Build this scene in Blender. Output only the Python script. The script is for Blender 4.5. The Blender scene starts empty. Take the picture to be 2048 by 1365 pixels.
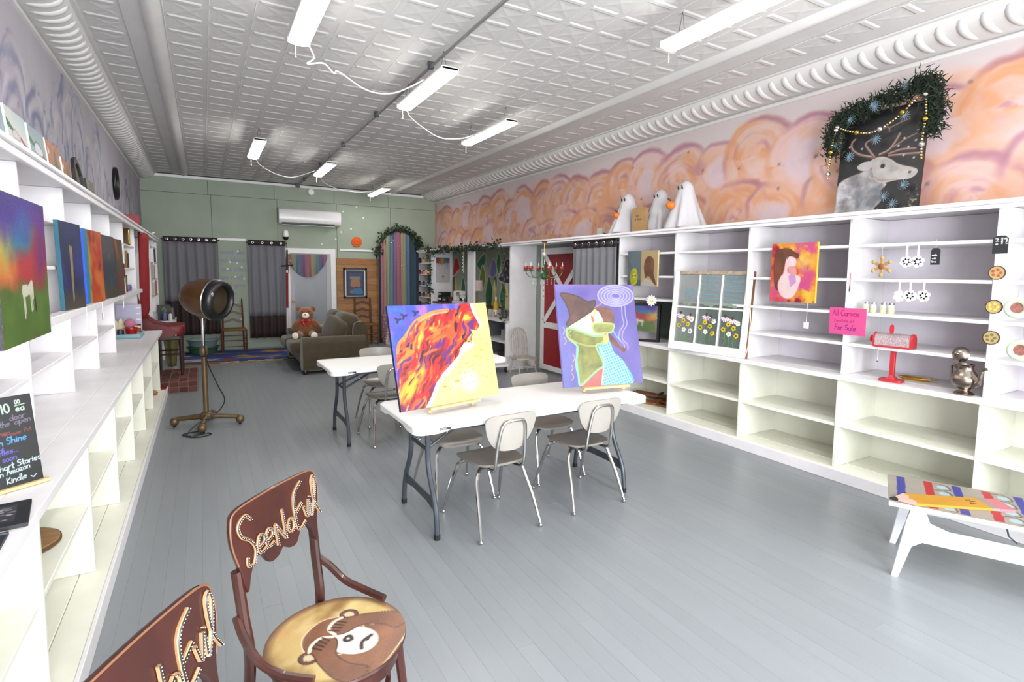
import bpy, math, random
import numpy as np
from mathutils import Vector, Matrix, Euler
D = bpy.data; S = bpy.context.scene; COL = S.collection
random.seed(7)
PI = math.pi

# ---------------------------------------------------------------- camera
cam_d = D.cameras.new('camera'); cam = D.objects.new('camera', cam_d); COL.objects.link(cam)
YAW, PITCH, ROLL, EYE = .5279, .0903, .0120, 1.6426
_f = Vector((math.sin(YAW)*math.cos(PITCH), math.cos(YAW)*math.cos(PITCH), -math.sin(PITCH)))
_r = Vector((math.cos(YAW), -math.sin(YAW), 0)); _u = _r.cross(_f)
_r2 = _r*math.cos(ROLL) + _u*math.sin(ROLL); _u2 = _u*math.cos(ROLL) - _r*math.sin(ROLL)
cam.matrix_world = Matrix(((_r2.x, _u2.x, -_f.x, 0), (_r2.y, _u2.y, -_f.y, 0), (_r2.z, _u2.z, -_f.z, EYE), (0, 0, 0, 1)))
cam_d.sensor_width = 36; cam_d.lens = 1084.21/2048*36
cam_d.shift_x = -(1041.14-1024)/2048; cam_d.shift_y = (645.39-682.5)/2048
cam_d.clip_start = .02; cam_d.clip_end = 200
S.camera = cam
# ---------------------------------------------------------------- view, world, daylight
S.view_settings.view_transform = 'Standard'; S.view_settings.look = 'None'
S.view_settings.exposure = 0.0; S.view_settings.gamma = 1.0; S.view_settings.use_curve_mapping = False
W = D.worlds.new('world'); S.world = W; W.use_nodes = True
W.node_tree.nodes['Background'].inputs[0].default_value = (.75, .85, 1, 1)
W.node_tree.nodes['Background'].inputs[1].default_value = .8
def area_light(name, loc, rot, sx, sy, power, col):
    l = D.lights.new(name, 'AREA'); l.shape = 'RECTANGLE'; l.size = sx; l.size_y = sy; l.energy = power; l.color = col
    o = D.objects.new(name, l); COL.objects.link(o); o.location = loc; o.rotation_euler = rot
    return o
WIN_W = 440
# daylight coming in through the shop windows in the front wall, behind the photographer
area_light('daylight_window', (.35, -2.30, 1.65), (math.radians(90), 0, 0), 2.3, 2.2, WIN_W*1.12, (.95, .98, 1))
area_light('daylight_window', (3.6, -2.30, 1.65), (math.radians(90), 0, 0), 2.3, 2.2, WIN_W*.72, (.95, .98, 1))
LAMP_E = 42.0

# ---------------------------------------------------------------- materials
def lin(c):
    c = np.asarray(c, float)/255.0
    return np.where(c <= .04045, c/12.92, ((c+.055)/1.055)**2.4)
MATS = {}
def albedo(col, metal=0.):
    # swatches were matched by eye under bright shop light; pigments themselves are darker
    return 1. if metal > .5 else .62+.38*min(1, max(0, (max(col)-212)/20.))
def mat(name, col, rough=.6, metal=0., var=.0, vscale=12., bump=0., bscale=60., stretch=(1, 1, 1), emit=0., trans=0., alpha=1., coat=0., col2=None, spec=.5, sheen=0.):
    if name in MATS: return MATS[name]
    m = D.materials.new(name); m.use_nodes = True; nt = m.node_tree; b = nt.nodes['Principled BSDF']
    c = tuple(lin(col)*albedo(col, metal))+(1,)
    b.inputs['Base Color'].default_value = c; b.inputs['Roughness'].default_value = rough; b.inputs['Metallic'].default_value = metal
    b.inputs['Specular IOR Level'].default_value = spec
    if trans: b.inputs['Transmission Weight'].default_value = trans
    if alpha < 1: b.inputs['Alpha'].default_value = alpha
    if coat: b.inputs['Coat Weight'].default_value = coat
    if sheen: b.inputs['Sheen Weight'].default_value = sheen
    if emit: b.inputs['Emission Color'].default_value = c; b.inputs['Emission Strength'].default_value = emit
    if var or bump:
        tc = nt.nodes.new('ShaderNodeTexCoord'); mp = nt.nodes.new('ShaderNodeMapping'); mp.inputs['Scale'].default_value = stretch
        nt.links.new(tc.outputs['Object'], mp.inputs['Vector'])
    if var:
        n = nt.nodes.new('ShaderNodeTexNoise'); n.inputs['Scale'].default_value = vscale; n.inputs['Detail'].default_value = 4
        nt.links.new(mp.outputs[0], n.inputs['Vector'])
        r = nt.nodes.new('ShaderNodeValToRGB'); r.color_ramp.elements[0].position = .3; r.color_ramp.elements[1].position = .7
        if col2 is None: a = tuple(min(1, x*(1-var)) for x in c[:3])+(1,); e = tuple(min(1, x*(1+var*.6)) for x in c[:3])+(1,)
        else: a = c; e = tuple(lin(col2)*albedo(col2, metal))+(1,)
        r.color_ramp.elements[0].color = a; r.color_ramp.elements[1].color = e
        nt.links.new(n.outputs['Fac'], r.inputs[0]); nt.links.new(r.outputs[0], b.inputs['Base Color'])
    if bump:
        n2 = nt.nodes.new('ShaderNodeTexNoise'); n2.inputs['Scale'].default_value = bscale; n2.inputs['Detail'].default_value = 3
        nt.links.new(mp.outputs[0], n2.inputs['Vector'])
        bp = nt.nodes.new('ShaderNodeBump'); bp.inputs['Strength'].default_value = bump; bp.inputs['Distance'].default_value = .01
        nt.links.new(n2.outputs['Fac'], bp.inputs['Height']); nt.links.new(bp.outputs[0], b.inputs['Normal'])
    MATS[name] = m
    return m
def vmat(name, rough=.6, bump=0., bscale=80., coat=0.):
    if name in MATS: return MATS[name]
    m = D.materials.new(name); m.use_nodes = True; nt = m.node_tree; b = nt.nodes['Principled BSDF']
    a = nt.nodes.new('ShaderNodeAttribute'); a.attribute_name = 'paint'
    nt.links.new(a.outputs['Color'], b.inputs['Base Color']); b.inputs['Roughness'].default_value = rough
    if coat: b.inputs['Coat Weight'].default_value = coat
    if bump:
        tc = nt.nodes.new('ShaderNodeTexCoord')
        n2 = nt.nodes.new('ShaderNodeTexNoise'); n2.inputs['Scale'].default_value = bscale; n2.inputs['Detail'].default_value = 4
        nt.links.new(tc.outputs['Object'], n2.inputs['Vector'])
        bp = nt.nodes.new('ShaderNodeBump'); bp.inputs['Strength'].default_value = bump; bp.inputs['Distance'].default_value = .005
        nt.links.new(n2.outputs['Fac'], bp.inputs['Height']); nt.links.new(bp.outputs[0], b.inputs['Normal'])
    MATS[name] = m
    return m
white = mat('white_gloss_paint', (229, 226, 228), .42, var=.05, vscale=6, bump=.05, bscale=25)
cream = mat('cream_paint', (230, 230, 217), .5, var=.05, vscale=5, bump=.05, bscale=25)
lilac = mat('lilac_grey_panel', (226, 221, 229), .6, var=.03)
chrome = mat('chrome', (200, 198, 195), .16, 1.)
steel = mat('dark_grey_steel', (78, 86, 96), .4, .3)
black = mat('black_plastic', (20, 20, 22), .4)
blackrub = mat('black_rubber', (14, 14, 15), .7)
gold = mat('gold_metal', (205, 165, 80), .28, 1.)
silver = mat('silver_metal', (205, 205, 208), .22, 1.)
pine = mat('pale_pine', (222, 190, 140), .55, var=.15, vscale=8, stretch=(1, 8, 1))
glassm = mat('clear_glass', (235, 242, 240), .05, trans=1., spec=.5)

# ---------------------------------------------------------------- mesh builder
class MB:
    def __init__(s): s.v = []; s.f = []; s.M = Matrix.Identity(4)
    def at(s, loc=(0, 0, 0), rot=(0, 0, 0), sc=(1, 1, 1)):
        s.M = Matrix.LocRotScale(Vector(loc), Euler(rot), Vector(sc)); return s
    def add(s, vs, fs):
        k = len(s.v); M = s.M
        s.v += [tuple(M @ Vector(p)) for p in vs]; s.f += [tuple(i+k for i in f) for f in fs]; return s
    def box(s, x0, x1, y0, y1, z0, z1, b=0.):
        if x0 > x1: x0, x1 = x1, x0
        if y0 > y1: y0, y1 = y1, y0
        if z0 > z1: z0, z1 = z1, z0
        if b <= 0:
            return s.add([(x0, y0, z0), (x1, y0, z0), (x1, y1, z0), (x0, y1, z0), (x0, y0, z1), (x1, y0, z1), (x1, y1, z1), (x0, y1, z1)],
                         [(0, 3, 2, 1), (4, 5, 6, 7), (0, 1, 5, 4), (1, 2, 6, 5), (2, 3, 7, 6), (3, 0, 4, 7)])
        b = min(b, (x1-x0)/2.01, (y1-y0)/2.01, (z1-z0)/2.01)
        vs = []; ix = {}
        c = (((x0+x1)/2), ((y0+y1)/2), ((z0+z1)/2)); h = ((x1-x0)/2, (y1-y0)/2, (z1-z0)/2)
        for i in (-1, 1):
            for j in (-1, 1):
                for k in (-1, 1):
                    for a in range(3):
                        p = [c[0]+i*(h[0]-(b if a != 0 else 0)), c[1]+j*(h[1]-(b if a != 1 else 0)), c[2]+k*(h[2]-(b if a != 2 else 0))]
                        ix[(i, j, k, a)] = len(vs); vs.append(p)
        fs = []
        def q(*ks):
            ids = [ix[k] for k in ks]
            P = [Vector(vs[i]) for i in ids]; n = (P[1]-P[0]).cross(P[2]-P[0]); m = sum(P, Vector())/len(P)-Vector(c)
            fs.append(tuple(ids) if n.dot(m) > 0 else tuple(reversed(ids)))
        for sg in (-1, 1):
            q((sg, -1, -1, 0), (sg, 1, -1, 0), (sg, 1, 1, 0), (sg, -1, 1, 0)); q((-1, sg, -1, 1), (1, sg, -1, 1), (1, sg, 1, 1), (-1, sg, 1, 1)); q((-1, -1, sg, 2), (1, -1, sg, 2), (1, 1, sg, 2), (-1, 1, sg, 2))
        for i in (-1, 1):
            for j in (-1, 1):
                q((i, j, -1, 0), (i, j, 1, 0), (i, j, 1, 1), (i, j, -1, 1)); q((i, -1, j, 0), (i, 1, j, 0), (i, 1, j, 2), (i, -1, j, 2)); q((-1, i, j, 1), (1, i, j, 1), (1, i, j, 2), (-1, i, j, 2))
                for k in (-1, 1): q((i, j, k, 0), (i, j, k, 1), (i, j, k, 2))
        return s.add(vs, fs)
    def tube(s, pts, r, n=8, closed=False, cap=True):
        P = [Vector(p) for p in pts]; m = len(P); R = list(r) if hasattr(r, '__len__') else [r]*m
        vs = []; fs = []; prev = None
        for i in range(m):
            a = P[(i-1) % m] if (closed or i > 0) else P[0]; b = P[(i+1) % m] if (closed or i < m-1) else P[-1]
            t = (b-a).normalized() if (b-a).length > 1e-9 else Vector((0, 0, 1))
            if prev is None: u = t.orthogonal().normalized()
            else:
                u = prev-t*prev.dot(t)
                u = u.normalized() if u.length > 1e-6 else t.orthogonal().normalized()
            prev = u; w = t.cross(u)
            for k in range(n):
                a_ = 2*PI*k/n; vs.append(P[i]+(u*math.cos(a_)+w*math.sin(a_))*R[i])
        for i in range(m if closed else m-1):
            j = (i+1) % m
            for k in range(n):
                l = (k+1) % n; fs.append((i*n+k, i*n+l, j*n+l, j*n+k))
        if cap and not closed: fs.append(tuple(reversed(range(n)))); fs.append(tuple((m-1)*n+k for k in range(n)))
        return s.add(vs, fs)
    def rod(s, a, b, r, r2=None, n=8): return s.tube([a, b], [r, r if r2 is None else r2], n)
    def lathe(s, prof, n=20, c=(0, 0, 0), a0=0., a1=2*PI, sx=1., sy=1.):
        full = abs(a1-a0-2*PI) < 1e-6; vs = []; fs = []; m = len(prof); nn = n if full else n+1
        for k in range(nn):
            a = a0+(a1-a0)*k/n
            for r, z in prof: vs.append((c[0]+r*math.cos(a)*sx, c[1]+r*math.sin(a)*sy, c[2]+z))
        for k in range(n):
            l = (k+1) % nn
            for i in range(m-1):
                if prof[i][0] < 1e-7 and prof[i+1][0] < 1e-7: continue
                fs.append((k*m+i, l*m+i, l*m+i+1, k*m+i+1))
        return s.add(vs, fs)
    def ball(s, c, r, n=10, sc=(1, 1, 1)):
        pr = [(max(0, math.sin(PI*i/n))*r, -math.cos(PI*i/n)*r*sc[2]) for i in range(n+1)]
        return s.lathe(pr, n*2, c, sx=sc[0], sy=sc[1])
    def prism(s, out, t0, t1, plane='xz'):
        # outline (a,b) extruded along the third axis; plane 'xz' -> y from t0 to t1; 'xy' -> z; 'yz' -> x
        def m(a, b, t): return (a, t, b) if plane == 'xz' else ((a, b, t) if plane == 'xy' else (t, a, b))
        n = len(out); A = sum(out[i][0]*out[(i+1) % n][1]-out[(i+1) % n][0]*out[i][1] for i in range(n))
        o = list(out) if A > 0 else list(reversed(out))
        vs = [m(a, b, t0) for a, b in o]+[m(a, b, t1) for a, b in o]
        fs = [tuple(range(n)), tuple(range(2*n-1, n-1, -1))]+[(i, i+n, (i+1) % n+n, (i+1) % n) for i in range(n)]
        flip = (plane == 'xz') != (t1 > t0)
        if plane == 'xz': flip = t1 < t0
        else: flip = t1 > t0
        if flip: fs = [tuple(reversed(f)) for f in fs]
        return s.add(vs, fs)
    def ribbon(s, pts, w, y0, y1, closed=False):
        # flat band in local xz following pts, raised along y
        P = [Vector((p[0], 0, p[1])) for p in pts]; m = len(P); vs = []; fs = []
        for i in range(m):
            a = P[max(0, i-1)]; b = P[min(m-1, i+1)]; t = (b-a).normalized(); nrm = Vector((-t.z, 0, t.x))
            ww = (w[i] if hasattr(w, '__len__') else w)/2
            for sg in (-1, 1):
                q = P[i]+nrm*ww*sg
                vs += [(q.x, y0, q.z), (q.x, y1, q.z)]
        for i in range(m-1):
            a = i*4; b = a+4
            fs += [(a+1, a+3, b+3, b+1), (a, a+1, b+1, b), (a+3, a+2, b+2, b+3)]
        fs += [(0, 2, 3, 1), ((m-1)*4, (m-1)*4+1, (m-1)*4+3, (m-1)*4+2)]
        return s.add(vs, fs)
    def mesh(s, name, m, smooth=35):
        me = D.meshes.new(name); me.from_pydata(s.v, [], s.f); me.validate(); me.materials.append(m)
        if smooth:
            me.polygons.foreach_set('use_smooth', [True]*len(me.polygons)); me.set_sharp_from_angle(angle=math.radians(smooth))
        me.update(); return me
    def build(s, name, m, parent=None, smooth=35, loc=None, rot=None):
        o = D.objects.new(name, s.mesh(name, m, smooth)); COL.objects.link(o)
        if parent: o.parent = parent
        if loc: o.location = loc
        if rot: o.rotation_euler = rot
        return o
def tag(o, label=None, cat=None, group=None, kind=None):
    if label: o['label'] = label
    if cat: o['category'] = cat
    if group: o['group'] = group
    if kind: o['kind'] = kind
    return o
def thing(name, label, cat, loc=(0, 0, 0), rz=0., group=None, rx=0., ry=0.):
    o = D.objects.new(name, None); COL.objects.link(o); o.empty_display_size = .1
    o.location = loc; o.rotation_euler = (rx, ry, rz)
    return tag(o, label, cat, group)
def struct(o): o['kind'] = 'structure'; return o
def copy_tree(o, parent=None):
    c = o.copy(); COL.objects.link(c)
    if parent: c.parent = parent
    for ch in list(o.children): copy_tree(ch, c)
    return c
def dup(o, loc, rz, label):
    c = copy_tree(o); c.location = loc; e = list(o.rotation_euler); e[2] = rz; c.rotation_euler = e; c['label'] = label; return c
def inst(me, name, parent, loc, rot=(0, 0, 0), sc=(1, 1, 1)):
    o = D.objects.new(name, me); COL.objects.link(o); o.parent = parent; o.location = loc; o.rotation_euler = rot; o.scale = sc; return o

# ---------------------------------------------------------------- painted panels (colour per vertex)
def vn(x, y, seed):
    g = np.random.RandomState(seed).rand(64, 64)
    xi = np.floor(x).astype(int); yi = np.floor(y).astype(int); fx = x-xi; fy = y-yi
    fx = fx*fx*(3-2*fx); fy = fy*fy*(3-2*fy); a = xi % 64; b = yi % 64; a1 = (xi+1) % 64; b1 = (yi+1) % 64
    return (g[a, b]*(1-fx)+g[a1, b]*fx)*(1-fy)+(g[a, b1]*(1-fx)+g[a1, b1]*fx)*fy
def fbm(x, y, seed, o=4):
    s = 0; t = 0; a = 1.
    for i in range(o): s = s+a*vn(x*2**i+3.1*i, y*2**i+1.7*i, seed+i); t += a; a *= .55
    return s/t
class Pic:
    def __init__(s, w, h, nx, ny):
        s.w, s.h, s.nx, s.ny = w, h, nx, ny
        u, v = np.meshgrid(np.linspace(0, 1, nx), np.linspace(0, 1, ny)); s.u = u.ravel(); s.v = v.ravel(); s.X = s.u*w; s.Y = s.v*h
        s.C = np.ones((nx*ny, 3))*255.; s.H = None; s.px = min(w/nx, h/ny)
    def quad(s, TL, TR, BR, BL):
        # points given later are read through this four-corner frame
        src = [BL, BR, TR, TL]; dst = [(0, 0), (1, 0), (1, 1), (0, 1)]; A = []; B = []
        for (x, y), (u, v) in zip(src, dst):
            A += [[x, y, 1, 0, 0, 0, -u*x, -u*y], [0, 0, 0, x, y, 1, -v*x, -v*y]]; B += [u, v]
        s.H = np.append(np.linalg.solve(np.array(A, float), np.array(B, float)), 1).reshape(3, 3); return s
    def m(s, pts):
        p = np.array(pts, float)
        if s.H is not None:
            q = np.c_[p, np.ones(len(p))] @ s.H.T; p = q[:, :2]/q[:, 2:]
        return p*[s.w, s.h]
    def mix(s, a, col):
        a = np.clip(np.asarray(a, float), 0, 1)
        if a.ndim == 0: a = np.full(len(s.C), float(a))
        s.C = s.C*(1-a[:, None])+np.asarray(col, float)*a[:, None]; return s
    def n(s, fx, fy, seed, o=4, ang=0.):
        x = s.X*math.cos(ang)+s.Y*math.sin(ang); y = -s.X*math.sin(ang)+s.Y*math.cos(ang); return fbm(x*fx+50, y*fy+50, seed, o)
    def inside(s, pts):
        P = s.m(pts); r = np.zeros(len(s.X), bool); j = len(P)-1
        for i in range(len(P)):
            xi, yi = P[i]; xj, yj = P[j]
            c = ((yi > s.Y) != (yj > s.Y)) & (s.X < (xj-xi)*(s.Y-yi)/((yj-yi) if abs(yj-yi) > 1e-12 else 1e-12)+xi)
            r ^= c; j = i
        return r
    def dist(s, pts, closed=False):
        P = s.m(pts); d = np.full(len(s.X), 1e9); n = len(P)
        if n == 1: return np.hypot(s.X-P[0][0], s.Y-P[0][1])
        for i in range(n if closed else n-1):
            a = P[i]; b = P[(i+1) % n]; ab = b-a; L = max((ab**2).sum(), 1e-12)
            t = np.clip(((s.X-a[0])*ab[0]+(s.Y-a[1])*ab[1])/L, 0, 1)
            d = np.minimum(d, np.hypot(s.X-a[0]-t*ab[0], s.Y-a[1]-t*ab[1]))
        return d
    def poly(s, pts, col, a=1., edge=None, ew=.006, var=0, seed=1):
        pts = spline(pts) if len(pts) > 4 else pts
        i = s.inside(pts); c = np.asarray(col, float)
        s.mix(i*a, c)
        if var: s.C = np.where(i[:, None], s.C*(1+var*(s.n(14, 14, seed)[:, None]-.5)*2), s.C)
        if edge is not None: s.line(list(pts)+[pts[0]], ew, edge)
        return s
    def line(s, pts, w, col, a=1., smooth=False):
        if smooth: pts = spline(pts, False)
        return s.mix(np.clip((w/2-s.dist(pts))/s.px+.5, 0, 1)*a, col)
    def dot(s, p, r, col, a=1.): return s.mix(np.clip((r-s.dist([p]))/s.px+.5, 0, 1)*a, col)
    def text(s, t, x, y, hgt, col, w=None, ang=0., slant=.0, sp=1.15, var=0.):
        # single-stroke lettering, x,y in panel metres (lower left of the first letter)
        cx = x; rnd = random.Random(len(t))
        for ch in t:
            st, adv = STROKES(ch)
            for pl in st:
                pts = []
                for a, b in pl:
                    px = cx+(a+slant*b)*hgt-x; py = b*hgt+rnd.uniform(-var, var)*hgt
                    pts.append(((x+px*math.cos(ang)-py*math.sin(ang))/s.w, (y+px*math.sin(ang)+py*math.cos(ang))/s.h))
                H = s.H; s.H = None; s.line(pts, w or hgt*.14, col); s.H = H
            cx += adv*hgt*sp
        return s
def spline(pts, closed=True, k=5):
    P = [Vector((p[0], p[1], 0)) for p in pts]; n = len(P); out = []
    for i in range(n if closed else n-1):
        g = (lambda j: P[j % n]) if closed else (lambda j: P[max(0, min(n-1, j))])
        a, b, c, d = g(i-1), g(i), g(i+1), g(i+2)
        for q in range(k):
            t = q/k; r = .5*((2*b)+(c-a)*t+(2*a-5*b+4*c-d)*t*t+(3*b-a-3*c+d)*t**3); out.append((r.x, r.y))
    if not closed: out.append((P[-1].x, P[-1].y))
    return out
def spline3(pts, k=6, closed=False):
    P = [Vector(p) for p in pts]; n = len(P); out = []
    for i in range(n if closed else n-1):
        g = (lambda j: P[j % n]) if closed else (lambda j: P[max(0, min(n-1, j))])
        a, b, c, d = g(i-1), g(i), g(i+1), g(i+2)
        for q in range(k):
            t = q/k; out.append(.5*((2*b)+(c-a)*t+(2*a-5*b+4*c-d)*t*t+(3*b-a-3*c+d)*t**3))
    if not closed: out.append(P[-1])
    return out
def _arc(cx, cy, rx, ry, a0, a1, n=8): return [(cx+rx*math.cos(math.radians(a0+(a1-a0)*i/n)), cy+ry*math.sin(math.radians(a0+(a1-a0)*i/n))) for i in range(n+1)]
_F = {
 'a': ([_arc(.25, .25, .22, .25, 60, 360)+[(.47, .5), (.47, 0)]], .55), 'b': ([[(.05, 1), (.05, 0)], _arc(.27, .25, .22, .25, 180, -180)], .55),
 'c': ([_arc(.27, .25, .22, .25, 50, 310)], .5), 'd': ([_arc(.25, .25, .22, .25, 0, 360), [(.47, 1), (.47, 0)]], .55),
 'e': ([[(.05, .27), (.48, .27)]+_arc(.27, .25, .22, .25, 10, 310)], .55), 'f': ([[(.4, .95), (.25, 1), (.18, .8), (.18, 0)], [(.02, .5), (.38, .5)]], .4),
 'g': ([_arc(.25, .25, .22, .25, 0, 360), [(.47, .5), (.47, -.2), (.3, -.35), (.08, -.28)]], .55), 'h': ([[(.05, 1), (.05, 0)], [(.05, .35), (.2, .5), (.38, .48), (.43, .3), (.43, 0)]], .52),
 'i': ([[(.1, .5), (.1, 0)], [(.1, .68), (.1, .7)]], .22), 'k': ([[(.05, 1), (.05, 0)], [(.4, .5), (.05, .22), (.42, 0)]], .48),
 'l': ([[(.1, 1), (.1, .08), (.2, 0)]], .25), 'm': ([[(.05, .5), (.05, 0)], [(.05, .35), (.18, .5), (.3, .4), (.3, 0)], [(.3, .35), (.43, .5), (.55, .4), (.55, 0)]], .65),
 'n': ([[(.05, .5), (.05, 0)], [(.05, .35), (.2, .5), (.38, .48), (.43, .3), (.43, 0)]], .52), 'o': ([_arc(.25, .25, .22, .25, 0, 360)], .52),
 'p': ([[(.05, .5), (.05, -.4)], _arc(.27, .25, .22, .25, 180, -180)], .55), 'r': ([[(.05, .5), (.05, 0)], [(.05, .32), (.18, .48), (.35, .48)]], .4),
 's': ([[(.4, .45), (.22, .5), (.06, .4), (.12, .28), (.35, .22), (.4, .1), (.24, 0), (.04, .06)]], .46), 't': ([[(.18, .9), (.18, .08), (.32, 0)], [(.0, .55), (.36, .55)]], .4),
 'u': ([[(.05, .5), (.05, .15), (.2, 0), (.38, .08), (.43, .5)], [(.43, .5), (.43, 0)]], .52), 'v': ([[(.03, .5), (.22, 0), (.42, .5)]], .46),
 'w': ([[(.02, .5), (.16, 0), (.3, .4), (.44, 0), (.58, .5)]], .62), 'y': ([[(.05, .5), (.22, .05)], [(.42, .5), (.15, -.35)]], .48), 'z': ([[(.05, .5), (.4, .5), (.05, 0), (.42, 0)]], .47),
 'A': ([[(.02, 0), (.3, 1), (.58, 0)], [(.12, .38), (.48, .38)]], .62), 'B': ([[(.05, 0), (.05, 1), (.35, .97), (.42, .75), (.3, .54), (.05, .52)], [(.3, .54), (.5, .4), (.48, .1), (.3, 0), (.05, 0)]], .56),
 'C': ([_arc(.33, .5, .3, .5, 50, 310)], .6), 'D': ([[(.05, 0), (.05, 1), (.3, .98), (.52, .7), (.52, .3), (.3, .02), (.05, 0)]], .6),
 'E': ([[(.5, 1), (.05, 1), (.05, 0), (.5, 0)], [(.05, .52), (.4, .52)]], .54), 'F': ([[(.5, 1), (.05, 1), (.05, 0)], [(.05, .52), (.4, .52)]], .5),
 'H': ([[(.05, 1), (.05, 0)], [(.52, 1), (.52, 0)], [(.05, .5), (.52, .5)]], .6), 'I': ([[(.1, 1), (.1, 0)]], .22), 'K': ([[(.05, 1), (.05, 0)], [(.5, 1), (.05, .42), (.52, 0)]], .55),
 'L': ([[(.05, 1), (.05, 0), (.45, 0)]], .5), 'M': ([[(.05, 0), (.08, 1), (.35, .3), (.62, 1), (.66, 0)]], .72), 'N': ([[(.05, 0), (.05, 1), (.5, 0), (.5, 1)]], .58),
 'O': ([_arc(.32, .5, .3, .5, 0, 360, 14)], .66), 'P': ([[(.05, 0), (.05, 1), (.35, .98), (.48, .75), (.35, .5), (.05, .48)]], .54), 'R': ([[(.05, 0), (.05, 1), (.35, .98), (.48, .75), (.35, .52), (.05, .5)], [(.25, .5), (.52, 0)]], .56),
 'S': ([[(.48, .85), (.28, 1), (.06, .85), (.1, .6), (.4, .45), (.48, .2), (.28, 0), (.04, .12)]], .54), 'T': ([[(0, 1), (.56, 1)], [(.28, 1), (.28, 0)]], .56),
 'U': ([[(.05, 1), (.05, .25), (.28, 0), (.5, .25), (.5, 1)]], .58), 'V': ([[(.0, 1), (.28, 0), (.56, 1)]], .58), 'W': ([[(0, 1), (.18, 0), (.36, .7), (.54, 0), (.72, 1)]], .76), 'Y': ([[(0, 1), (.27, .5), (.54, 1)], [(.27, .5), (.27, 0)]], .56),
 '0': ([_arc(.25, .5, .22, .5, 0, 360, 12)], .52), '1': ([[(.05, .8), (.2, 1), (.2, 0)]], .34), '$': ([[(.48, .85), (.28, .97), (.06, .82), (.1, .6), (.4, .45), (.48, .2), (.28, .03), (.04, .15)], [(.28, 1.12), (.28, -.12)]], .56),
 '/': ([[(0, -.1), (.4, 1)]], .42), '.': ([[(.08, 0), (.1, .03)]], .2), "'": ([[(.08, 1), (.06, .8)]], .16), '&': ([[(.5, 0), (.1, .75), (.22, 1), (.36, .8), (.08, .3), (.2, 0), (.45, .3)]], .56), ' ': ([], .35), '-': ([[(.05, .4), (.35, .4)]], .42), '!': ([[(.08, 1), (.08, .3)], [(.08, .04), (.08, 0)]], .2)}
def STROKES(ch): return _F.get(ch, _F.get(ch.lower(), ([], .4)))
def panel(name, pic, thick, m, loc, rz=0., rx=0., parent=None, edge=None, back=(190, 180, 165), k=.58):
    """canvas: painted front grid facing local -Y, lower edge on local z=0, centred on x"""
    nx, ny, w, h = pic.nx, pic.ny, pic.w, pic.h
    vs = np.c_[pic.X-w/2, np.zeros(nx*ny), pic.Y]; C = lin(np.clip(pic.C, 0, 255))*k
    i, j = np.meshgrid(np.arange(nx-1), np.arange(ny-1)); a = (j*nx+i).ravel(); F = np.c_[a, a+1, a+nx+1, a+nx].tolist()
    vs = vs.tolist(); cols = C.tolist()
    if thick > 0:
        e = lin(edge if edge is not None else (230, 225, 215)).tolist(); bk = lin(back).tolist()
        def quad(ps, c):
            k = len(vs); vs.extend(ps); cols.extend([c]*4); F.append([k, k+1, k+2, k+3])
        x0, x1, t = -w/2, w/2, thick
        quad([(x0, t, 0), (x0, 0, 0), (x0, 0, h), (x0, t, h)], e); quad([(x1, 0, 0), (x1, t, 0), (x1, t, h), (x1, 0, h)], e)
        quad([(x0, 0, h), (x1, 0, h), (x1, t, h), (x0, t, h)], e); quad([(x0, t, 0), (x1, t, 0), (x1, 0, 0), (x0, 0, 0)], e)
        quad([(x1, t, 0), (x0, t, 0), (x0, t, h), (x1, t, h)], bk)
    me = D.meshes.new(name); me.from_pydata(vs, [], F); me.materials.append(m)
    at = me.color_attributes.new('paint', 'FLOAT_COLOR', 'POINT')
    at.data.foreach_set('color', np.c_[np.array(cols), np.ones(len(cols))].astype(np.float32).ravel())
    o = D.objects.new(name, me); COL.objects.link(o); o.location = loc; o.rotation_euler = (rx, 0, rz)
    if parent: o.parent = parent
    return o
PAINT = vmat('acrylic_paint', .45, .25, 90); MATTE = vmat('matte_wall_paint', .8); BOARD = vmat('painted_board', .5)
# ================================================================ ROOM SHELL
XL, XR, YB, YF, ZC = -1.0, 4.95, 12.70, -2.4, 3.5
floor_m = mat('grey_floor_paint', (160, 165, 170), .36, var=.10, vscale=1.6, bump=.06, bscale=30, stretch=(1, .25, 1))
floor_gap = mat('dark_floor_gap', (150, 154, 158), .8)
floor = struct(MB().box(XL-.1, XR+.1, YF-.1, YB+.1, -.1, -.003).build('floor', floor_gap, smooth=0))
bw = .0852; nstrip = int((XR-XL)/bw)+1
lens = [2.4, 3.1, 3.7, 4.4]; bmesh_ = {}
for L in lens: bmesh_[L] = MB().box(0, bw-.0005, 0, L-.0005, -.02, 0).mesh('floor_board', floor_m, 0)
rnd = random.Random(3)
for i in range(nstrip):
    x = XL+i*bw; y = YF-rnd.random()*1.5
    while y < YB:
        L = rnd.choice(lens)
        if y+L > YF: inst(bmesh_[L], 'floor_board', floor, (x, y, rnd.uniform(-.0004, .0002)))
        y += L
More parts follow.
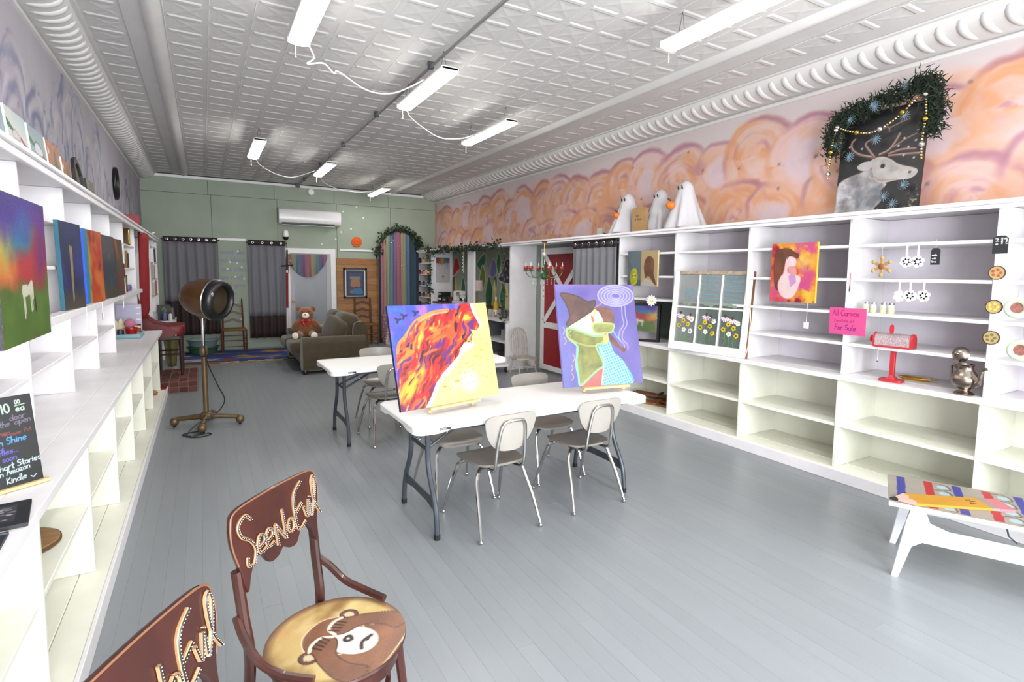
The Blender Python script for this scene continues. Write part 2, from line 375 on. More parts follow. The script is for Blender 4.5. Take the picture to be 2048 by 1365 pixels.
# ---- ceiling: pressed tin
tin = mat('white_tin_paint', (221, 219, 217), .6, var=.04, vscale=4, spec=.25)
ceiling = struct(MB().box(XL-.1, XR+.1, YF-.1, YB+.1, ZC+.002, ZC+.12).build('ceiling', tin, smooth=0))
CW = 4.0/14
def tile_geo(m, x, y, w=CW, h=CW):
    z = ZC
    def bar(cx, cy, lx, ly):
        a, b, t = lx/2, ly/2, .0062; k = min(a, b)*.5
        m.add([(cx-a, cy-b, z), (cx+a, cy-b, z), (cx+a, cy+b, z), (cx-a, cy+b, z), (cx-a+k, cy-b+k, z-t), (cx+a-k, cy-b+k, z-t), (cx+a-k, cy+b-k, z-t), (cx-a+k, cy+b-k, z-t)],
              [(7, 6, 5, 4), (0, 4, 5, 1), (1, 5, 6, 2), (2, 6, 7, 3), (3, 7, 4, 0)])
    cx, cy = x+w/2, y+h/2
    bar(cx, y+.032, w*.80, .058)
    m.add([(x+.004, y+.07, z), (x+.010, y+.07, z-.003), (x+.016, y+.07, z), (x+.004, y+h-.006, z), (x+.010, y+h-.006, z-.003), (x+.016, y+h-.006, z)], [(0, 3, 4, 1), (1, 4, 5, 2)])
    i = .066; o = .012
    # sunk field with a diagonal cross pressed into it
    P = [(x+i, y+i, z-.001), (x+w-o, y+i, z-.001), (x+w-o, y+h-o, z-.001), (x+i, y+h-o, z-.001)]
    c = ((P[0][0]+P[1][0])/2, (P[0][1]+P[2][1])/2, z-.004)
    mids = [((P[k][0]+P[(k+1) % 4][0])/2, (P[k][1]+P[(k+1) % 4][1])/2, z+.0015) for k in range(4)]
    mids = [(c[0]+(q[0]-c[0])*.55, c[1]+(q[1]-c[1])*.55, z-.0005) for q in mids]
    vs = P+mids+[c]; fs = []
    for k in range(4): fs += [(k, 4+k, (k+1) % 4), (8, 4+k, k), (8, (k+1) % 4, 4+k)]
    m.add(vs, [tuple(reversed(f)) for f in fs] if False else fs)
    m.add([(x, y, z), (x+w, y, z), (x+w, y+h, z), (x, y+h, z)], [(0, 3, 2, 1)])
tm = MB(); tile_geo(tm, 0, 0); tile_me = tm.mesh('ceiling_tile', tin, 0)
NR0, y0 = 21, 2.30
for r in range(NR0):
    for c in range(14): inst(tile_me, 'ceiling_tile', ceiling, (-.2+c*CW, y0+r*CW, 0))
tf = MB(); ny = int((YB-y0)/CW)
for r in range(-16, ny+1):
    for c in range(14):
        if 0 <= r < NR0: continue
        if y0+r*CW < YB-.02: tile_geo(tf, -.2+c*CW, y0+r*CW, CW, min(CW, YB-y0-r*CW))
    yy = y0+r*CW
    if yy+CW < YB+.01: tile_geo(tf, -.72, yy, .27, CW); tile_geo(tf, 4.17, yy, .27, CW)
o = tf.build('ceiling_tile_field', tin, ceiling, 0); o['kind'] = 'stuff'
# flat bands and ridge mouldings each side of the field
def along(m, prof, ya, yb):
    n = len(prof); m.add([(x, ya, z) for x, z in prof]+[(x, yb, z) for x, z in prof], [(i, i+1, n+i+1, n+i) for i in range(n-1)])
def bandpair(sgn, x0, xm, xc, xw, name):
    # x0 field edge, xm band edge, xc cove top, xw wall
    m = MB(); g = lambda a: x0+a*sgn
    pr = [(x0, ZC), (g(.02), ZC-.012), (g(.05), ZC-.035), (g(.085), ZC-.042), (g(.115), ZC-.03), (g(.13), ZC-.008), (g(.25), ZC-.006)]
    if sgn > 0: pr = pr[::-1]
    along(m, pr, YF, YB); t = struct(m.build(name, tin, smooth=50))
    m = MB(); d = abs(xw-xc); pr = []
    pr += [(xc-sgn*.03, ZC), (xc-sgn*.03, ZC-.014), (xc, ZC-.016)]
    for k in range(9):
        a = PI/2*k/8; pr.append((xc+sgn*d*(1-math.cos(a)), ZC-.016-.125*math.sin(a)))
    pr += [(xw-sgn*.004, ZC-.15), (xw-sgn*.022, ZC-.155), (xw-sgn*.022, ZC-.185), (xw, ZC-.19)]
    # cove swells towards the room
    pr2 = []
    for (x, z) in pr: pr2.append((x, z))
    if sgn > 0: pr2 = pr2[::-1]
    along(m, pr2, YF, YB); m.build('cornice_cove', tin, t, smooth=60)
    rm = MB(); pts = []
    for k in range(8):
        a = PI/2*(.08+.84*k/7); pts.append((xc+sgn*(d*(1-math.cos(a))+.030*math.cos(a)), .03*math.sin(PI*k/7), ZC-.016-.125*math.sin(a)+.030*math.sin(a)))
    rm.tube(pts, [.028, .038, .042, .043, .043, .042, .038, .028], 10); me = rm.mesh('cornice_rib', tin, 60)
    for k in range(int((YB-1.2)/.135)): inst(me, 'cornice_rib', t, (0, 1.2+k*.135, 0))
bandpair(-1, -.2, -.45, -.74, XL, 'trim_1'); bandpair(1, 3.8, 4.05, 4.62, XR, 'trim_2')
# ---- murals
def mural_right():
    p = Pic(11.7, 1.24, 950, 104)          # u runs from the back corner towards the street front
    p.C[:] = (214, 201, 201); p.mix(p.n(2, 3, 5)*.6, (222, 206, 206)); r_ = random.Random(23); k = 0
    wx = (p.n(2.2, 2.2, 301)-.5)*.16; wy = (p.n(2.2, 2.2, 302)-.5)*.16
    low = np.clip((1.0-p.Y+(p.n(1.5, .5, 91)-.5)*.5)*6, 0, 1); p.mix(low, (228, 184, 168)); p.mix(low*np.clip(p.n(3, 5, 92)*2.4-.9, 0, 1), (226, 158, 110)); p.mix(low*np.clip(p.n(2.5, 5, 93)*2.4-1., 0, 1), (228, 200, 202))
    def swirl(cx, zc, R, ph, pale):
        dx = p.X-cx+wx; dz = (p.Y-zc+wy)*1.08; r = np.hypot(dx, dz); th = np.arctan2(dz, dx+1e-9); m = np.clip((R-r)*18, 0, 1)*np.clip(.75+np.sin(th+ph)*.8, 0, 1); q = r/R
        p.mix(m*.7, (226, 180, 158))
        s1 = fbm(r*10+7, th*.55+9+k, 40+k, 3); s2 = fbm(r*12+3, th*.6+5+k, 80+k, 3); s3 = fbm(r*9+1, th*.6+2+k, 120+k, 3)
        p.mix(np.clip((s1-.42)*4, 0, 1)*m*.75, (222, 152, 102)); p.mix(np.clip((s3-.50)*5, 0, 1)*m*.75, (230, 196, 196)); p.mix(np.clip((s2-.60)*6, 0, 1)*m*.6, (176, 124, 150))
        p.mix(np.clip((q-.80)*9, 0, 1)*np.clip((R-r)*18, 0, 1)*np.clip(np.cos(th-1.57-ph*1.2)*2.4-1.2, 0, 1)*.85, (158, 104, 134))
        if pale: p.mix(np.clip((.62-q+(p.n(5, 5, 160+k)-.5)*.5)*5, 0, 1)*.8, (220, 200, 210)); p.mix(np.clip((.30-q)*5, 0, 1)*np.clip(p.n(6, 6, 170+k)*2.4-1, 0, 1)*.6, (198, 174, 190))
    x = -.2
    while x < 12.0:
        swirl(x, r_.uniform(.52, .74), r_.uniform(.36, .52), r_.uniform(-.5, .5), r_.random() < .5); k += 1
        swirl(x+r_.uniform(.15, .3), r_.uniform(.02, .28), r_.uniform(.34, .5), r_.uniform(-.8, .8), r_.random() < .4); k += 1
        x += r_.uniform(.42, .62)
    for i in range(36):
        cx, cy = r_.uniform(0, 1), r_.uniform(.1, .8)
        for q in range(3):
            a = q*PI/3; d = .015; p.line([(cx-d*math.cos(a)/11.7, cy-d*math.sin(a)/1.24), (cx+d*math.cos(a)/11.7, cy+d*math.sin(a)/1.24)], .007, (120, 104, 112), .8)
    return p
def mural_left():
    p = Pic(11.2, 1.30, 560, 66)
    p.C[:] = (152, 150, 162); p.mix(p.n(1.5, 1.2, 3), (176, 172, 178)); p.mix(np.clip(p.n(2.5, 1.2, 4)-.45, 0, 1)*1.2, (170, 152, 168))
    r_ = random.Random(5); x = .2; k = 0
    while x < 11.4:
        zc = r_.uniform(.05, .55); R = r_.uniform(.34, .58); dx = (p.X-x)*1.25; dz = p.Y-zc
        r = np.where(dz > 0, np.hypot(dx, dz*.75), np.abs(dx))*(1+(p.n(3, 3, 20+k)-.5)*.3); th = np.arctan2(dz, dx)
        st = fbm(r*15+3, np.where(dz > 0, th, dz*2)*1.0+4+k, 30+k, 3)
        p.mix(np.clip((st-.52)*6, 0, 1)*(r < R)*np.clip((r/R-.3)*4, 0, 1)*.7, (126, 128, 152)); p.mix(np.clip((st-.66)*7, 0, 1)*(r < R)*.7, (98, 104, 134))
        p.mix(np.clip((.42-st)*6, 0, 1)*(r < R)*.5, (196, 186, 194)); x += r_.uniform(.35, .6); k += 1
    for i in range(30):
        cx, cy = r_.uniform(0, 1), r_.uniform(.1, .9); p.dot((cx, cy), .012, (82, 76, 92), .9)
    return p
wl = struct(MB().box(XL-.12, XL, YF-.1, YB+.1, -.1, ZC+.02).build('wall_left', mat('wall_grey_paint', (176, 170, 174), .8), smooth=0))
panel('painted_mural', mural_left(), 0, MATTE, (XL+.002, 1.5+5.6, 2.14), PI/2, parent=wl, k=.95)
wr = struct(MB().box(XR, XR+.12, YF-.1, YB+.1, -.1, ZC+.02).build('wall_right', mat('sage_wall_paint', (178, 190, 176), .8, var=.05, vscale=3), smooth=0))
panel('painted_mural', mural_right(), 0, MATTE, (XR-.002, YB-5.85, 2.13), -PI/2, parent=wr, k=.72)
# ---- back wall of painted boards
sage = mat('sage_board_paint', (184, 196, 177), .7, var=.07, vscale=2.2)
wb = struct(MB().box(XL-.1, XR+.1, YB+.012, YB+.13, -.1, ZC+.02).build('wall_back', mat('dark_joint', (88, 94, 84), .9), smooth=0))
xs = [XL, .17, 1.39, 2.61, 3.83, XR]
for i in range(5):
    MB().box(xs[i]+.003, xs[i+1]-.003, YB, YB+.02, 0, 3.135, .002).build('wall_panel', sage, wb, 0)
    MB().box(xs[i]-.05*(i > 0)+.003, xs[i+1]-.05*(i < 4)-.003, YB, YB+.02, 3.141, 3.48, .002).build('wall_panel', sage, wb, 0)
struct(MB().box(-.86, 4.66, YB-.022, YB, 3.425, 3.478, .004).build('trim_3', white, smooth=0))
struct(MB().box(2.66, 3.56, YB-.02, YB, 2.10, 2.145, .004).build('trim_4', white, smooth=0))
struct(MB().box(.26, .78, YB-.018, YB, 2.24, 2.29, .004).build('trim_5', white, smooth=0))
struct(MB().box(.72, 3.5, YB-.018, YB, 0, .11, .004).build('baseboard_back', mat('pale_sage_trim', (170, 186, 170), .6), smooth=0))
tag(MB().box(1.57, 2.3, YB-.04, YB-.012, 3.44, 3.462, .003).build('ceiling_batten', white, wb, 0))
# ---- front wall with the shop windows (behind the viewer)
wf = MB()
wf.box(XL-.1, XR+.1, YF-.12, YF, -.1, .5).box(XL-.1, XR+.1, YF-.12, YF, 2.8, ZC+.02).box(XL-.1, -.85, YF-.12, YF, .5, 2.8).box(1.55, 2.4, YF-.12, YF, .5, 2.8).box(4.8, XR+.1, YF-.12, YF, .5, 2.8)
struct(wf.build('wall_front', mat('front_wall_paint', (214, 212, 208), .7), smooth=0))
for i, (a, b) in enumerate(((-.85, 1.55), (2.4, 4.8))):
    m = MB(); m.box(a, a+.06, YF-.10, YF-.02, .5, 2.8).box(b-.06, b, YF-.10, YF-.02, .5, 2.8).box(a, b, YF-.10, YF-.02, .5, .56).box(a, b, YF-.10, YF-.02, 2.74, 2.8)
    w = struct(m.build('window_%d' % (i+1), white, smooth=0)); MB().box(a+.06, b-.06, YF-.065, YF-.06, .56, 2.74).build('pane', glassm, w, 0)

# ================================================================ BUILT-IN SHELVES
def boards(parent, name, m, boxes, bev=.003):
    for b in boxes: MB().box(*b, bev).build(name, m, parent, 0)
LY = [.555, 1.5, 2.445, 3.39, 4.335, 5.28, 6.225, 7.17, 8.25]
# left, below the counter
t = thing('lower_shelving', 'cream open cubby shelves under the long left-hand counter', 'shelf', (0, 0, 0), group=None)
boards(t, 'divider', cream, [(XL+.012, -.535, y-.012, y+.012, .095, .82) for y in LY])
boards(t, 'shelf_board', cream, [(XL+.012, -.545, LY[i]+.013, LY[i+1]-.013, .437, .46) for i in range(8)])
boards(t, 'deck_board', cream, [(XL+.012, -.79, .54, 8.265, .075, .094), (-.788, -.60, .54, 8.265, .075, .0945), (-.598, -.478, .54, 8.265, .075, .094)])
MB().box(-.478, -.46, .54, 8.5, 0, .097, .003).build('kick_board', white, t, 0)
MB().box(XL+.001, XL+.011, .54, 8.265, 0, .82).build('back_panel', cream, t, 0)
t = thing('countertop', 'long white plank counter along the left wall', 'counter')
boards(t, 'plank', white, [(XL+.002, -.80, .5, 8.30, .822, .86), (-.799, -.62, .5, 8.30, .822, .8605), (-.619, -.49, .5, 8.30, .822, .86)], .002)
# left, above the counter
t = thing('upper_shelving', 'white open bookcase along the left wall above the counter', 'shelf')
boards(t, 'divider', white, [(XL+.012, -.73, y-.012, y+.012, .861, 2.13) for y in LY[:7]]+[(XL+.012, -.73, LY[7]-.012, LY[7]+.012, 1.37, 2.13), (XL+.012, -.73, LY[8]-.012, LY[8]+.012, .861, 2.13)])
sb = []
for i in range(8):
    a, b = LY[i]+.013, LY[i+1]-.013
    if i < 6: sb.append((XL+.012, -.735, a, b, 1.102, 1.122))
    sb += [(XL+.012, -.74, a, b, 1.632, 1.652), (XL+.012, -.735, a, b, 1.895, 1.915)]
    if i < 6: sb.append((XL+.012, -.735, a, b, 1.345, 1.367))
sb.append((XL+.012, -.735, LY[6]+.013, LY[8]-.013, 1.345, 1.367))
boards(t, 'shelf_board', white, sb)
boards(t, 'shelf_lip', white, [(-.734, -.672, .54, 8.27, 1.352, 1.392)])
MB().box(XL+.001, XL+.011, .54, 8.265, .861, 2.13).build('back_panel', lilac, t, 0)
boards(t, 'top_board', white, [(XL+.003, -.63, .4, 11.0, 2.131, 2.152)]); boards(t, 'apron', white, [(-.662, -.645, .4, 11.0, 2.095, 2.13)])
# right, below the counter
RY = [-.37, .56, 1.50, 2.43, 3.355, 4.28, 5.20]
t = thing('lower_shelving', 'cream open cubby shelves under the right-hand counter', 'shelf')
boards(t, 'divider', cream, [(4.39, XR-.012, y-.012, y+.012, .101, .82) for y in RY])
boards(t, 'shelf_board', cream, [(4.40, XR-.012, RY[i]+.013, RY[i+1]-.013, .433, .458) for i in range(6)])
boards(t, 'deck_board', cream, [(4.362, 4.56, -.38, 5.21, .08, .1), (4.562, 4.75, -.38, 5.21, .08, .1005), (4.752, XR-.012, -.38, 5.21, .08, .1)])
MB().box(4.345, 4.361, -.4, 5.21, 0, .095, .003).build('kick_board', white, t, 0)
MB().box(XR-.011, XR-.001, -.38, 5.21, 0, .82).build('back_panel', cream, t, 0)
t = thing('countertop', 'white plank counter along the right wall under the display bookcase', 'counter')
boards(t, 'plank', white, [(4.36, 4.55, -.4, 5.212, .822, .86), (4.551, 4.75, -.4, 5.212, .822, .8605), (4.751, XR-.002, -.4, 5.212, .822, .86)], .002)
t = thing('upper_shelving', 'white display bookcase along the right wall below the reindeer picture', 'shelf')
boards(t, 'divider', white, [(4.43, XR-.012, y-.013, y+.013, .861, 2.115) for y in RY[:-1]]); boards(t, 'end_panel', white, [(4.43, XR-.012, 5.19, 5.214, 0.861, 2.115)])
sb = []
for i in range(6):
    a, b = RY[i]+.014, RY[i+1]-.014
    lev = (1.12, 1.37, 1.635, 1.90) if i < 4 else ((1.37, 1.90) if i == 4 else (1.37, 1.635, 1.90))
    sb += [(4.435, XR-.012, a, b, z-.024, z) for z in lev]
boards(t, 'shelf_board', white, sb)
MB().box(XR-.011, XR-.001, -.38, 3.355, .861, 2.115).build('back_panel', lilac, t, 0)
MB().box(XR-.011, XR-.001, 3.356, 5.21, 1.37, 2.115).build('back_panel', lilac, t, 0)
MB().box(XR-.011, XR-.001, 3.356, 5.21, .861, 1.346).build('back_panel', mat('grey_green_panel', (122, 138, 128), .7), t, 0)
boards(t, 'top_board', white, [(4.33, XR-.003, -.4, 5.6, 2.118, 2.145), (4.33, XR-.003, 5.6, 9.3, 2.118, 2.145), (4.33, XR-.003, 9.3, 12.34, 2.118, 2.145)])
boards(t, 'apron', white, [(4.345, 4.36, -.4, 5.6, 2.09, 2.117), (4.345, 4.36, 5.6, 12.3, 2.09, 2.117)])
# tall white side panel dividing the door recess from the craft nook
t = thing('side_panel', 'tall white panel between the barn door and the craft nook', 'panel')
MB().box(4.43, XR-.004, 7.955, 7.99, 0, 2.117, .004).build('board', white, t, 0); MB().box(4.355, 4.43, 7.95, 7.995, 0, .80, .004).build('lower_board', white, t, 0)
# ================================================================ CEILING LIGHTS
led = mat('lit_diffuser', (255, 252, 246), .5, emit=LAMP_E)
lamp_white = mat('white_lamp_metal', (238, 238, 236), .4)
def shop_light(x, y0, label, z=3.28, L=1.2, w=.15):
    t = thing('shop_light', label, 'ceiling light', (x, y0, z), group='hanging shop lights')
    m = MB(); m.box(-w/2, w/2, 0, L, .022, .05, .006); m.box(-w/2+.02, w/2-.02, .02, L-.02, .05, .062, .004); m.build('housing', lamp_white, t, 0)
    for ya in (.0, L-.018): MB().box(-w/2-.002, w/2+.002, ya, ya+.018, .0, .052, .006).build('end_cap', lamp_white, t, 0)
    pr = [(-w/2+.004, .022), (-w/2+.008, .006), (-w/2+.03, -.006), (0, -.012), (w/2-.03, -.006), (w/2-.008, .006), (w/2-.004, .022)]
    n = len(pr); mm = MB(); mm.add([(a, .018, b) for a, b in pr]+[(a, L-.018, b) for a, b in pr], [(i, i+1, n+i+1, n+i) for i in range(n-1)]); mm.build('diffuser', led, t, 60)
    for yy in (.14, L-.14):
        m = MB(); m.rod((-.03, yy, .06), (0, yy, ZC-z), .0018, n=5); m.rod((.03, yy, .06), (0, yy, ZC-z), .0018, n=5); m.build('hanger_chain', steel, t)
    m = MB(); m.rod((-.03, L-.05, .0), (-.03, L-.05, -.10), .0025, n=5); m.ball((-.03, L-.05, -.105), .006, 5); m.build('pull_cord', mat('pull_cord_tan', (222, 205, 160), .6), t)
    return t
SL = [(.656, 3.18, 'lit shop light cut off by the upper edge, left of the ceiling conduit'), (1.81, 4.30, 'lit shop light hanging along the ceiling conduit, second nearest'), (2.985, 5.36, 'lit shop light hanging right of the conduit above the pink mural wall, mid room'),
      (2.985, 1.84, 'lit shop light at the top right, cut off by the upper edge of the picture'), (.685, 7.86, 'lit shop light hanging over the hair dryer on the left'), (1.77, 8.90, 'small lit shop light hanging below the conduit towards the back'), (3.21, 10.85, 'farthest lit shop light, near the back wall above the air conditioner'),
      (.66, -1.5, 'lit shop light behind the viewer on the left'), (1.81, -.35, 'lit shop light above the viewer on the conduit')]
for a in SL: shop_light(*a)
cordm = mat('white_cord', (236, 234, 230), .5)
def cord(pts, label, r=.006, m=None, name='power_cord', cat='cord', group=None):
    o = MB().tube(spline3(pts, 8), r, 6).build(name, m or cordm); return tag(o, label, cat, group)
cord([(.70, 4.37, 3.33), (.78, 4.50, 3.26), (.74, 4.55, 3.22), (.86, 4.56, 3.25), (.95, 4.62, 3.21), (1.0, 4.66, 3.24), (1.3, 4.95, 3.23), (1.55, 4.98, 3.26), (1.75, 4.75, 3.345)], 'white cord looping between the two nearest shop lights')
cord([(1.84, 5.52, 3.33), (1.9, 5.6, 3.26), (2.15, 5.95, 3.27), (2.5, 6.25, 3.25), (2.8, 6.3, 3.29), (2.95, 6.2, 3.345)], 'white cord sagging from the conduit light to the one above the pink mural')
cord([(.71, 9.08, 3.33), (.8, 9.3, 3.24), (1.1, 9.9, 3.22), (1.4, 10.2, 3.25), (1.7, 9.9, 3.345)], 'white cord sagging between the two small lights over the hair dryer')
cord([(1.80, 10.13, 3.33), (1.95, 10.5, 3.25), (2.4, 11.3, 3.26), (2.9, 11.7, 3.30), (3.2, 11.5, 3.345)], 'white cord sagging to the farthest shop light')
t = thing('conduit', 'grey metal conduit running the length of the tin ceiling', 'conduit')
MB().tube([(1.80, YF+.1, 3.455), (1.80, 12.6, 3.455)], .0125, 8).build('pipe', mat('conduit_grey', (168, 168, 168), .45, .4), t)
for i in range(7): MB().box(1.775, 1.825, 1.2+i*1.75, 1.235+i*1.75, 3.435, 3.499, .004).build('strap', steel, t, 0)
MB().box(1.76, 1.84, 12.58, 12.66, 3.42, 3.499, .004).build('junction_box', steel, t, 0)
# ================================================================ TABLES
plastic = mat('white_table_plastic', (240, 239, 238), .38, bump=.08, bscale=300)
def rrect(hx, hy, r, n=5):
    o = []
    for cx, cy, a in ((hx-r, hy-r, 0), (-hx+r, hy-r, 90), (-hx+r, -hy+r, 180), (hx-r, -hy+r, 270)):
        o += [(cx+r*math.cos(math.radians(a+90*i/n)), cy+r*math.sin(math.radians(a+90*i/n))) for i in range(n+1)]
    return o
def folding_table(label):
    t = thing('folding_table', label, 'table', group='white folding tables')
    hx, hy = .915, .38
    def dens(o):
        out = []
        for i in range(len(o)):
            a = Vector(o[i]); b = Vector(o[(i+1) % len(o)]); k = max(1, int((b-a).length/.04))
            out += [tuple(a+(b-a)*q/k) for q in range(k)]
        return out
    O = dens(rrect(hx, hy, .06)); n = len(O); vs = []; fs = []
    def zb(x, y):
        d = max(min((hx-.16-abs(x))/.06, 1), 0) if abs(y) > hy-.03 else max(min((hy-.17-abs(y))/.06, 1), 0)
        return .690+.017*d
    for x, y in O:
        k = 1-.006/max(abs(x), .3); vs += [(x*.992, y*.985, .737), (x, y, .730), (x*1.0, y, zb(x, y)), (x*.985, y*.965, zb(x, y)), (x*.985, y*.965, .712)]
    for i in range(n):
        j = (i+1) % n
        for q in range(4): fs.append((i*5+q, i*5+q+1, j*5+q+1, j*5+q))
    fs.append(tuple(i*5 for i in range(n))); fs.append(tuple(i*5+4 for i in reversed(range(n))))
    MB().add(vs, fs).build('table_top', plastic, t, 40)
    for y in (-.3, .3): MB().box(-.72, .72, y-.012, y+.012, .676, .711, .003).build('side_rail', steel, t, 0)
    for sx in (-1, 1):
        x = sx*.755
        for sy in (-1, 1):
            pts = [(x, sy*.155, .70), (x, sy*.155, .50), (x, sy*.165, .42), (x, sy*.20, .34), (x, sy*.255, .25), (x, sy*.29, .17), (x, sy*.305, .08), (x, sy*.31, .018)]
            leg = MB().tube(spline3(pts, 4), .0165, 10).build('leg', steel, t); MB().tube([(x, sy*.31, 0), (x, sy*.31, .032)], .0195, 10).build('rubber_foot', blackrub, leg)
        m = MB(); m.prism([(-.27, .235), (.27, .235), (.285, .165), (.12, .185), (-.12, .185), (-.285, .165)], x-.004, x+.004, 'yz'); m.build('cross_plate', steel, t, 0)
        m = MB(); m.tube([(x, -.15, .52), (x, .15, .52)], .011, 8); m.build('cross_bar', steel, t)
        for sy in (-1, 1):
            br = MB().tube([(x-sx*.01, sy*.11, .515), (x-sx*.36, sy*.05, .685)], .010, 8).build('folding_brace', steel, t); MB().ball((x-sx*.16, sy*.087, .600), .012, 5).build('rivet', chrome, br)
    b = MB().box(-.768, -.695, -.3835, -.3795, .708, .722, .001).build('badge', black, t, 0)
    lm = MB()
    x = -.762
    for ch in 'LIFETIME':
        st, adv = STROKES(ch)
        for pl in st: lm.ribbon([(x+a*.007, .712+c*.007) for a, c in pl], .0012, -.3836, -.3841)
        x += adv*.0072*1.45
    lm.build('lettering', white, b, 0)
    return t
tb1 = folding_table('white folding table carrying the two big canvases on easels'); tb1.location = (1.938, 3.34, 0); tb1.rotation_euler = (0, 0, .009)
tb2 = dup(tb1, (1.875, 5.42, 0), .01, 'white folding table standing behind, bare-topped, nearer the sofa')

# ================================================================ SCHOOL CHAIRS
seatm = mat('grey_beige_chair_plastic', (186, 180, 172), .3, var=.06, vscale=5); seatw = mat('grey_brown_seat_plastic', (148, 140, 132), .28, var=.12, vscale=7)
def school_chair(label):
    t = thing('school_chair', label, 'chair', group='grey plastic school chairs')
    def shell(name, m, fn, nu, nv, th):
        vs = []; fs = []
        for s in (0, 1):
            for i in range(nu+1):
                for j in range(nv+1):
                    p, nrm = fn(i/nu, j/nv); vs.append(Vector(p)+Vector(nrm)*th*s)
        N = (nu+1)*(nv+1)
        for i in range(nu):
            for j in range(nv):
                a = i*(nv+1)+j; fs += [(a, a+1, a+nv+2, a+nv+1), (N+a, N+a+nv+1, N+a+nv+2, N+a+1)]
        rim = [j for j in range(nv+1)]+[i*(nv+1)+nv for i in range(1, nu+1)]+[nu*(nv+1)+j for j in range(nv-1, -1, -1)]+[i*(nv+1) for i in range(nu-1, 0, -1)]
        for k in range(len(rim)): a, b = rim[k], rim[(k+1) % len(rim)]; fs.append((a, N+a, N+b, b))
        return MB().add(vs, fs).build(name, m, t, 50)
    def sq(u, v, e=4.):     # square to rounded square
        a, b = 2*u-1, 2*v-1; r = max(abs(a), abs(b)); q = (abs(a)**e+abs(b)**e)**(1/e) if r > 0 else 1
        return (a*r/q, b*r/q) if q > 0 else (0, 0)
    def fseat(u, v):
        a, b = sq(u, v); w = .195-.02*(1-b)*.5
        x, y = a*w, .01+b*.195; z = .432-.012*(1-a*a)*(1-b*b*.6)-.018*max(0, b-.6)**2*6+.012*max(0, -b-.5)
        return (x, y, z), (0, 0, .014)
    def fback(u, v):
        a, b = sq(u, v, 5.); w = .172+.028*b-.012*(1-b)*.5*0
        w *= 1-.30*max(0, -b)**1.6
        x, z = a*w, .665+b*.118; y = -.222-.028*(1-a*a)-.03*(b*.5+.5)
        return (x, y, z), (0, .013, .001)
    shell('seat', seatw, fseat, 14, 14, 1.0); shell('backrest', seatm, fback, 14, 10, 1.0)
    pts = [(.085, .12, .415), (.095, -.08, .41), (.10, -.18, .412), (.104, -.225, .44), (.102, -.245, .55), (.09, -.268, .68), (.075, -.278, .725), (.045, -.281, .742), (-.045, -.281, .742), (-.075, -.278, .725), (-.09, -.268, .68), (-.102, -.245, .55), (-.104, -.225, .44), (-.10, -.18, .412), (-.095, -.08, .41), (-.085, .12, .415)]
    MB().tube(spline3(pts, 4), .0105, 8).build('back_frame', chrome, t)
    MB().box(-.12, .12, -.10, -.03, .398, .408, .003).build('seat_bracket', steel, t, 0); MB().box(-.12, .12, .06, .13, .398, .408, .003).build('seat_bracket', steel, t, 0)
    for sx in (-1, 1):
        for sy, y0, y1 in ((-1, -.065, -.262), (1, .09, .262)):
            pts = [(sx*.06, y0, .402), (sx*.125, y0+sy*.02, .40), (sx*.165, y0+sy*.05, .375), (sx*.18, y0+sy*.065, .33), (sx*.20, (y0+y1)/2+sy*.03, .20), (sx*.222, y1, .02)]
            P = spline3(pts, 5); rr = [.0125 if p.z > .22 else .0125-.005*(1-p.z/.22) for p in P]
            lg = MB().tube(P, rr, 8).build('leg', chrome, t); MB().ball((sx*.2225, y1, .0135), .0155, 6, (1, 1, .85)).build('foot_glide', chrome, lg)
    return t
ch = school_chair('left one of the two grey school chairs standing in front of the near table'); ch.location = (1.60, 3.11, 0); ch.rotation_euler = (0, 0, .06)
dup(ch, (2.345, 3.152, 0), .01, 'right one of the two grey school chairs standing in front of the near table')
dup(ch, (1.56, 3.66, 0), PI-.03, 'grey school chair behind the near table, mostly hidden by the fiery red canvas')
dup(ch, (2.40, 3.70, 0), PI+.02, 'grey school chair behind the near table, its back showing between the two canvases')
dup(ch, (1.53, 5.21, 0), .05, 'grey school chair in front of the rear table, left of the fiery red canvas')
dup(ch, (1.66, 5.86, 0), PI+.03, 'grey school chair behind the rear table, only its top showing in front of the sofa')

# ================================================================ TABLE EASELS AND THEIR CANVASES
def table_easel(label, loc, rz):
    t = thing('table_easel', label, 'easel', loc, rz, group='pine table easels')
    MB().box(-.20, .20, -.032, .040, .030, .047, .003).build('canvas_ledge', pine, t, 0)
    for sx in (-1, 1):
        MB().at((sx*.175, .020, .002), (-.25, -sx*.20, 0)).box(-.012, .012, .0, .016, .0, .50, .003).build('front_leg', pine, t, 0)
    MB().at((0, .30, .006), (.42, 0, 0)).box(-.012, .012, -.008, .008, .0, .40, .003).build('rear_leg', pine, t, 0)
    MB().at((0, .020, 0), (-.25, 0, 0)).box(-.10, .10, .017, .029, .36, .385, .003).build('cross_bar', pine, t, 0)
    return t
RZ1, RZ2 = .22, -.16
table_easel('small pine easel holding the fiery red canvas', (1.40+math.sin(RZ1)*.006, 3.262, .738), RZ1)
table_easel('small pine easel holding the dancing couple canvas', (2.66, 3.238, .738), RZ2)
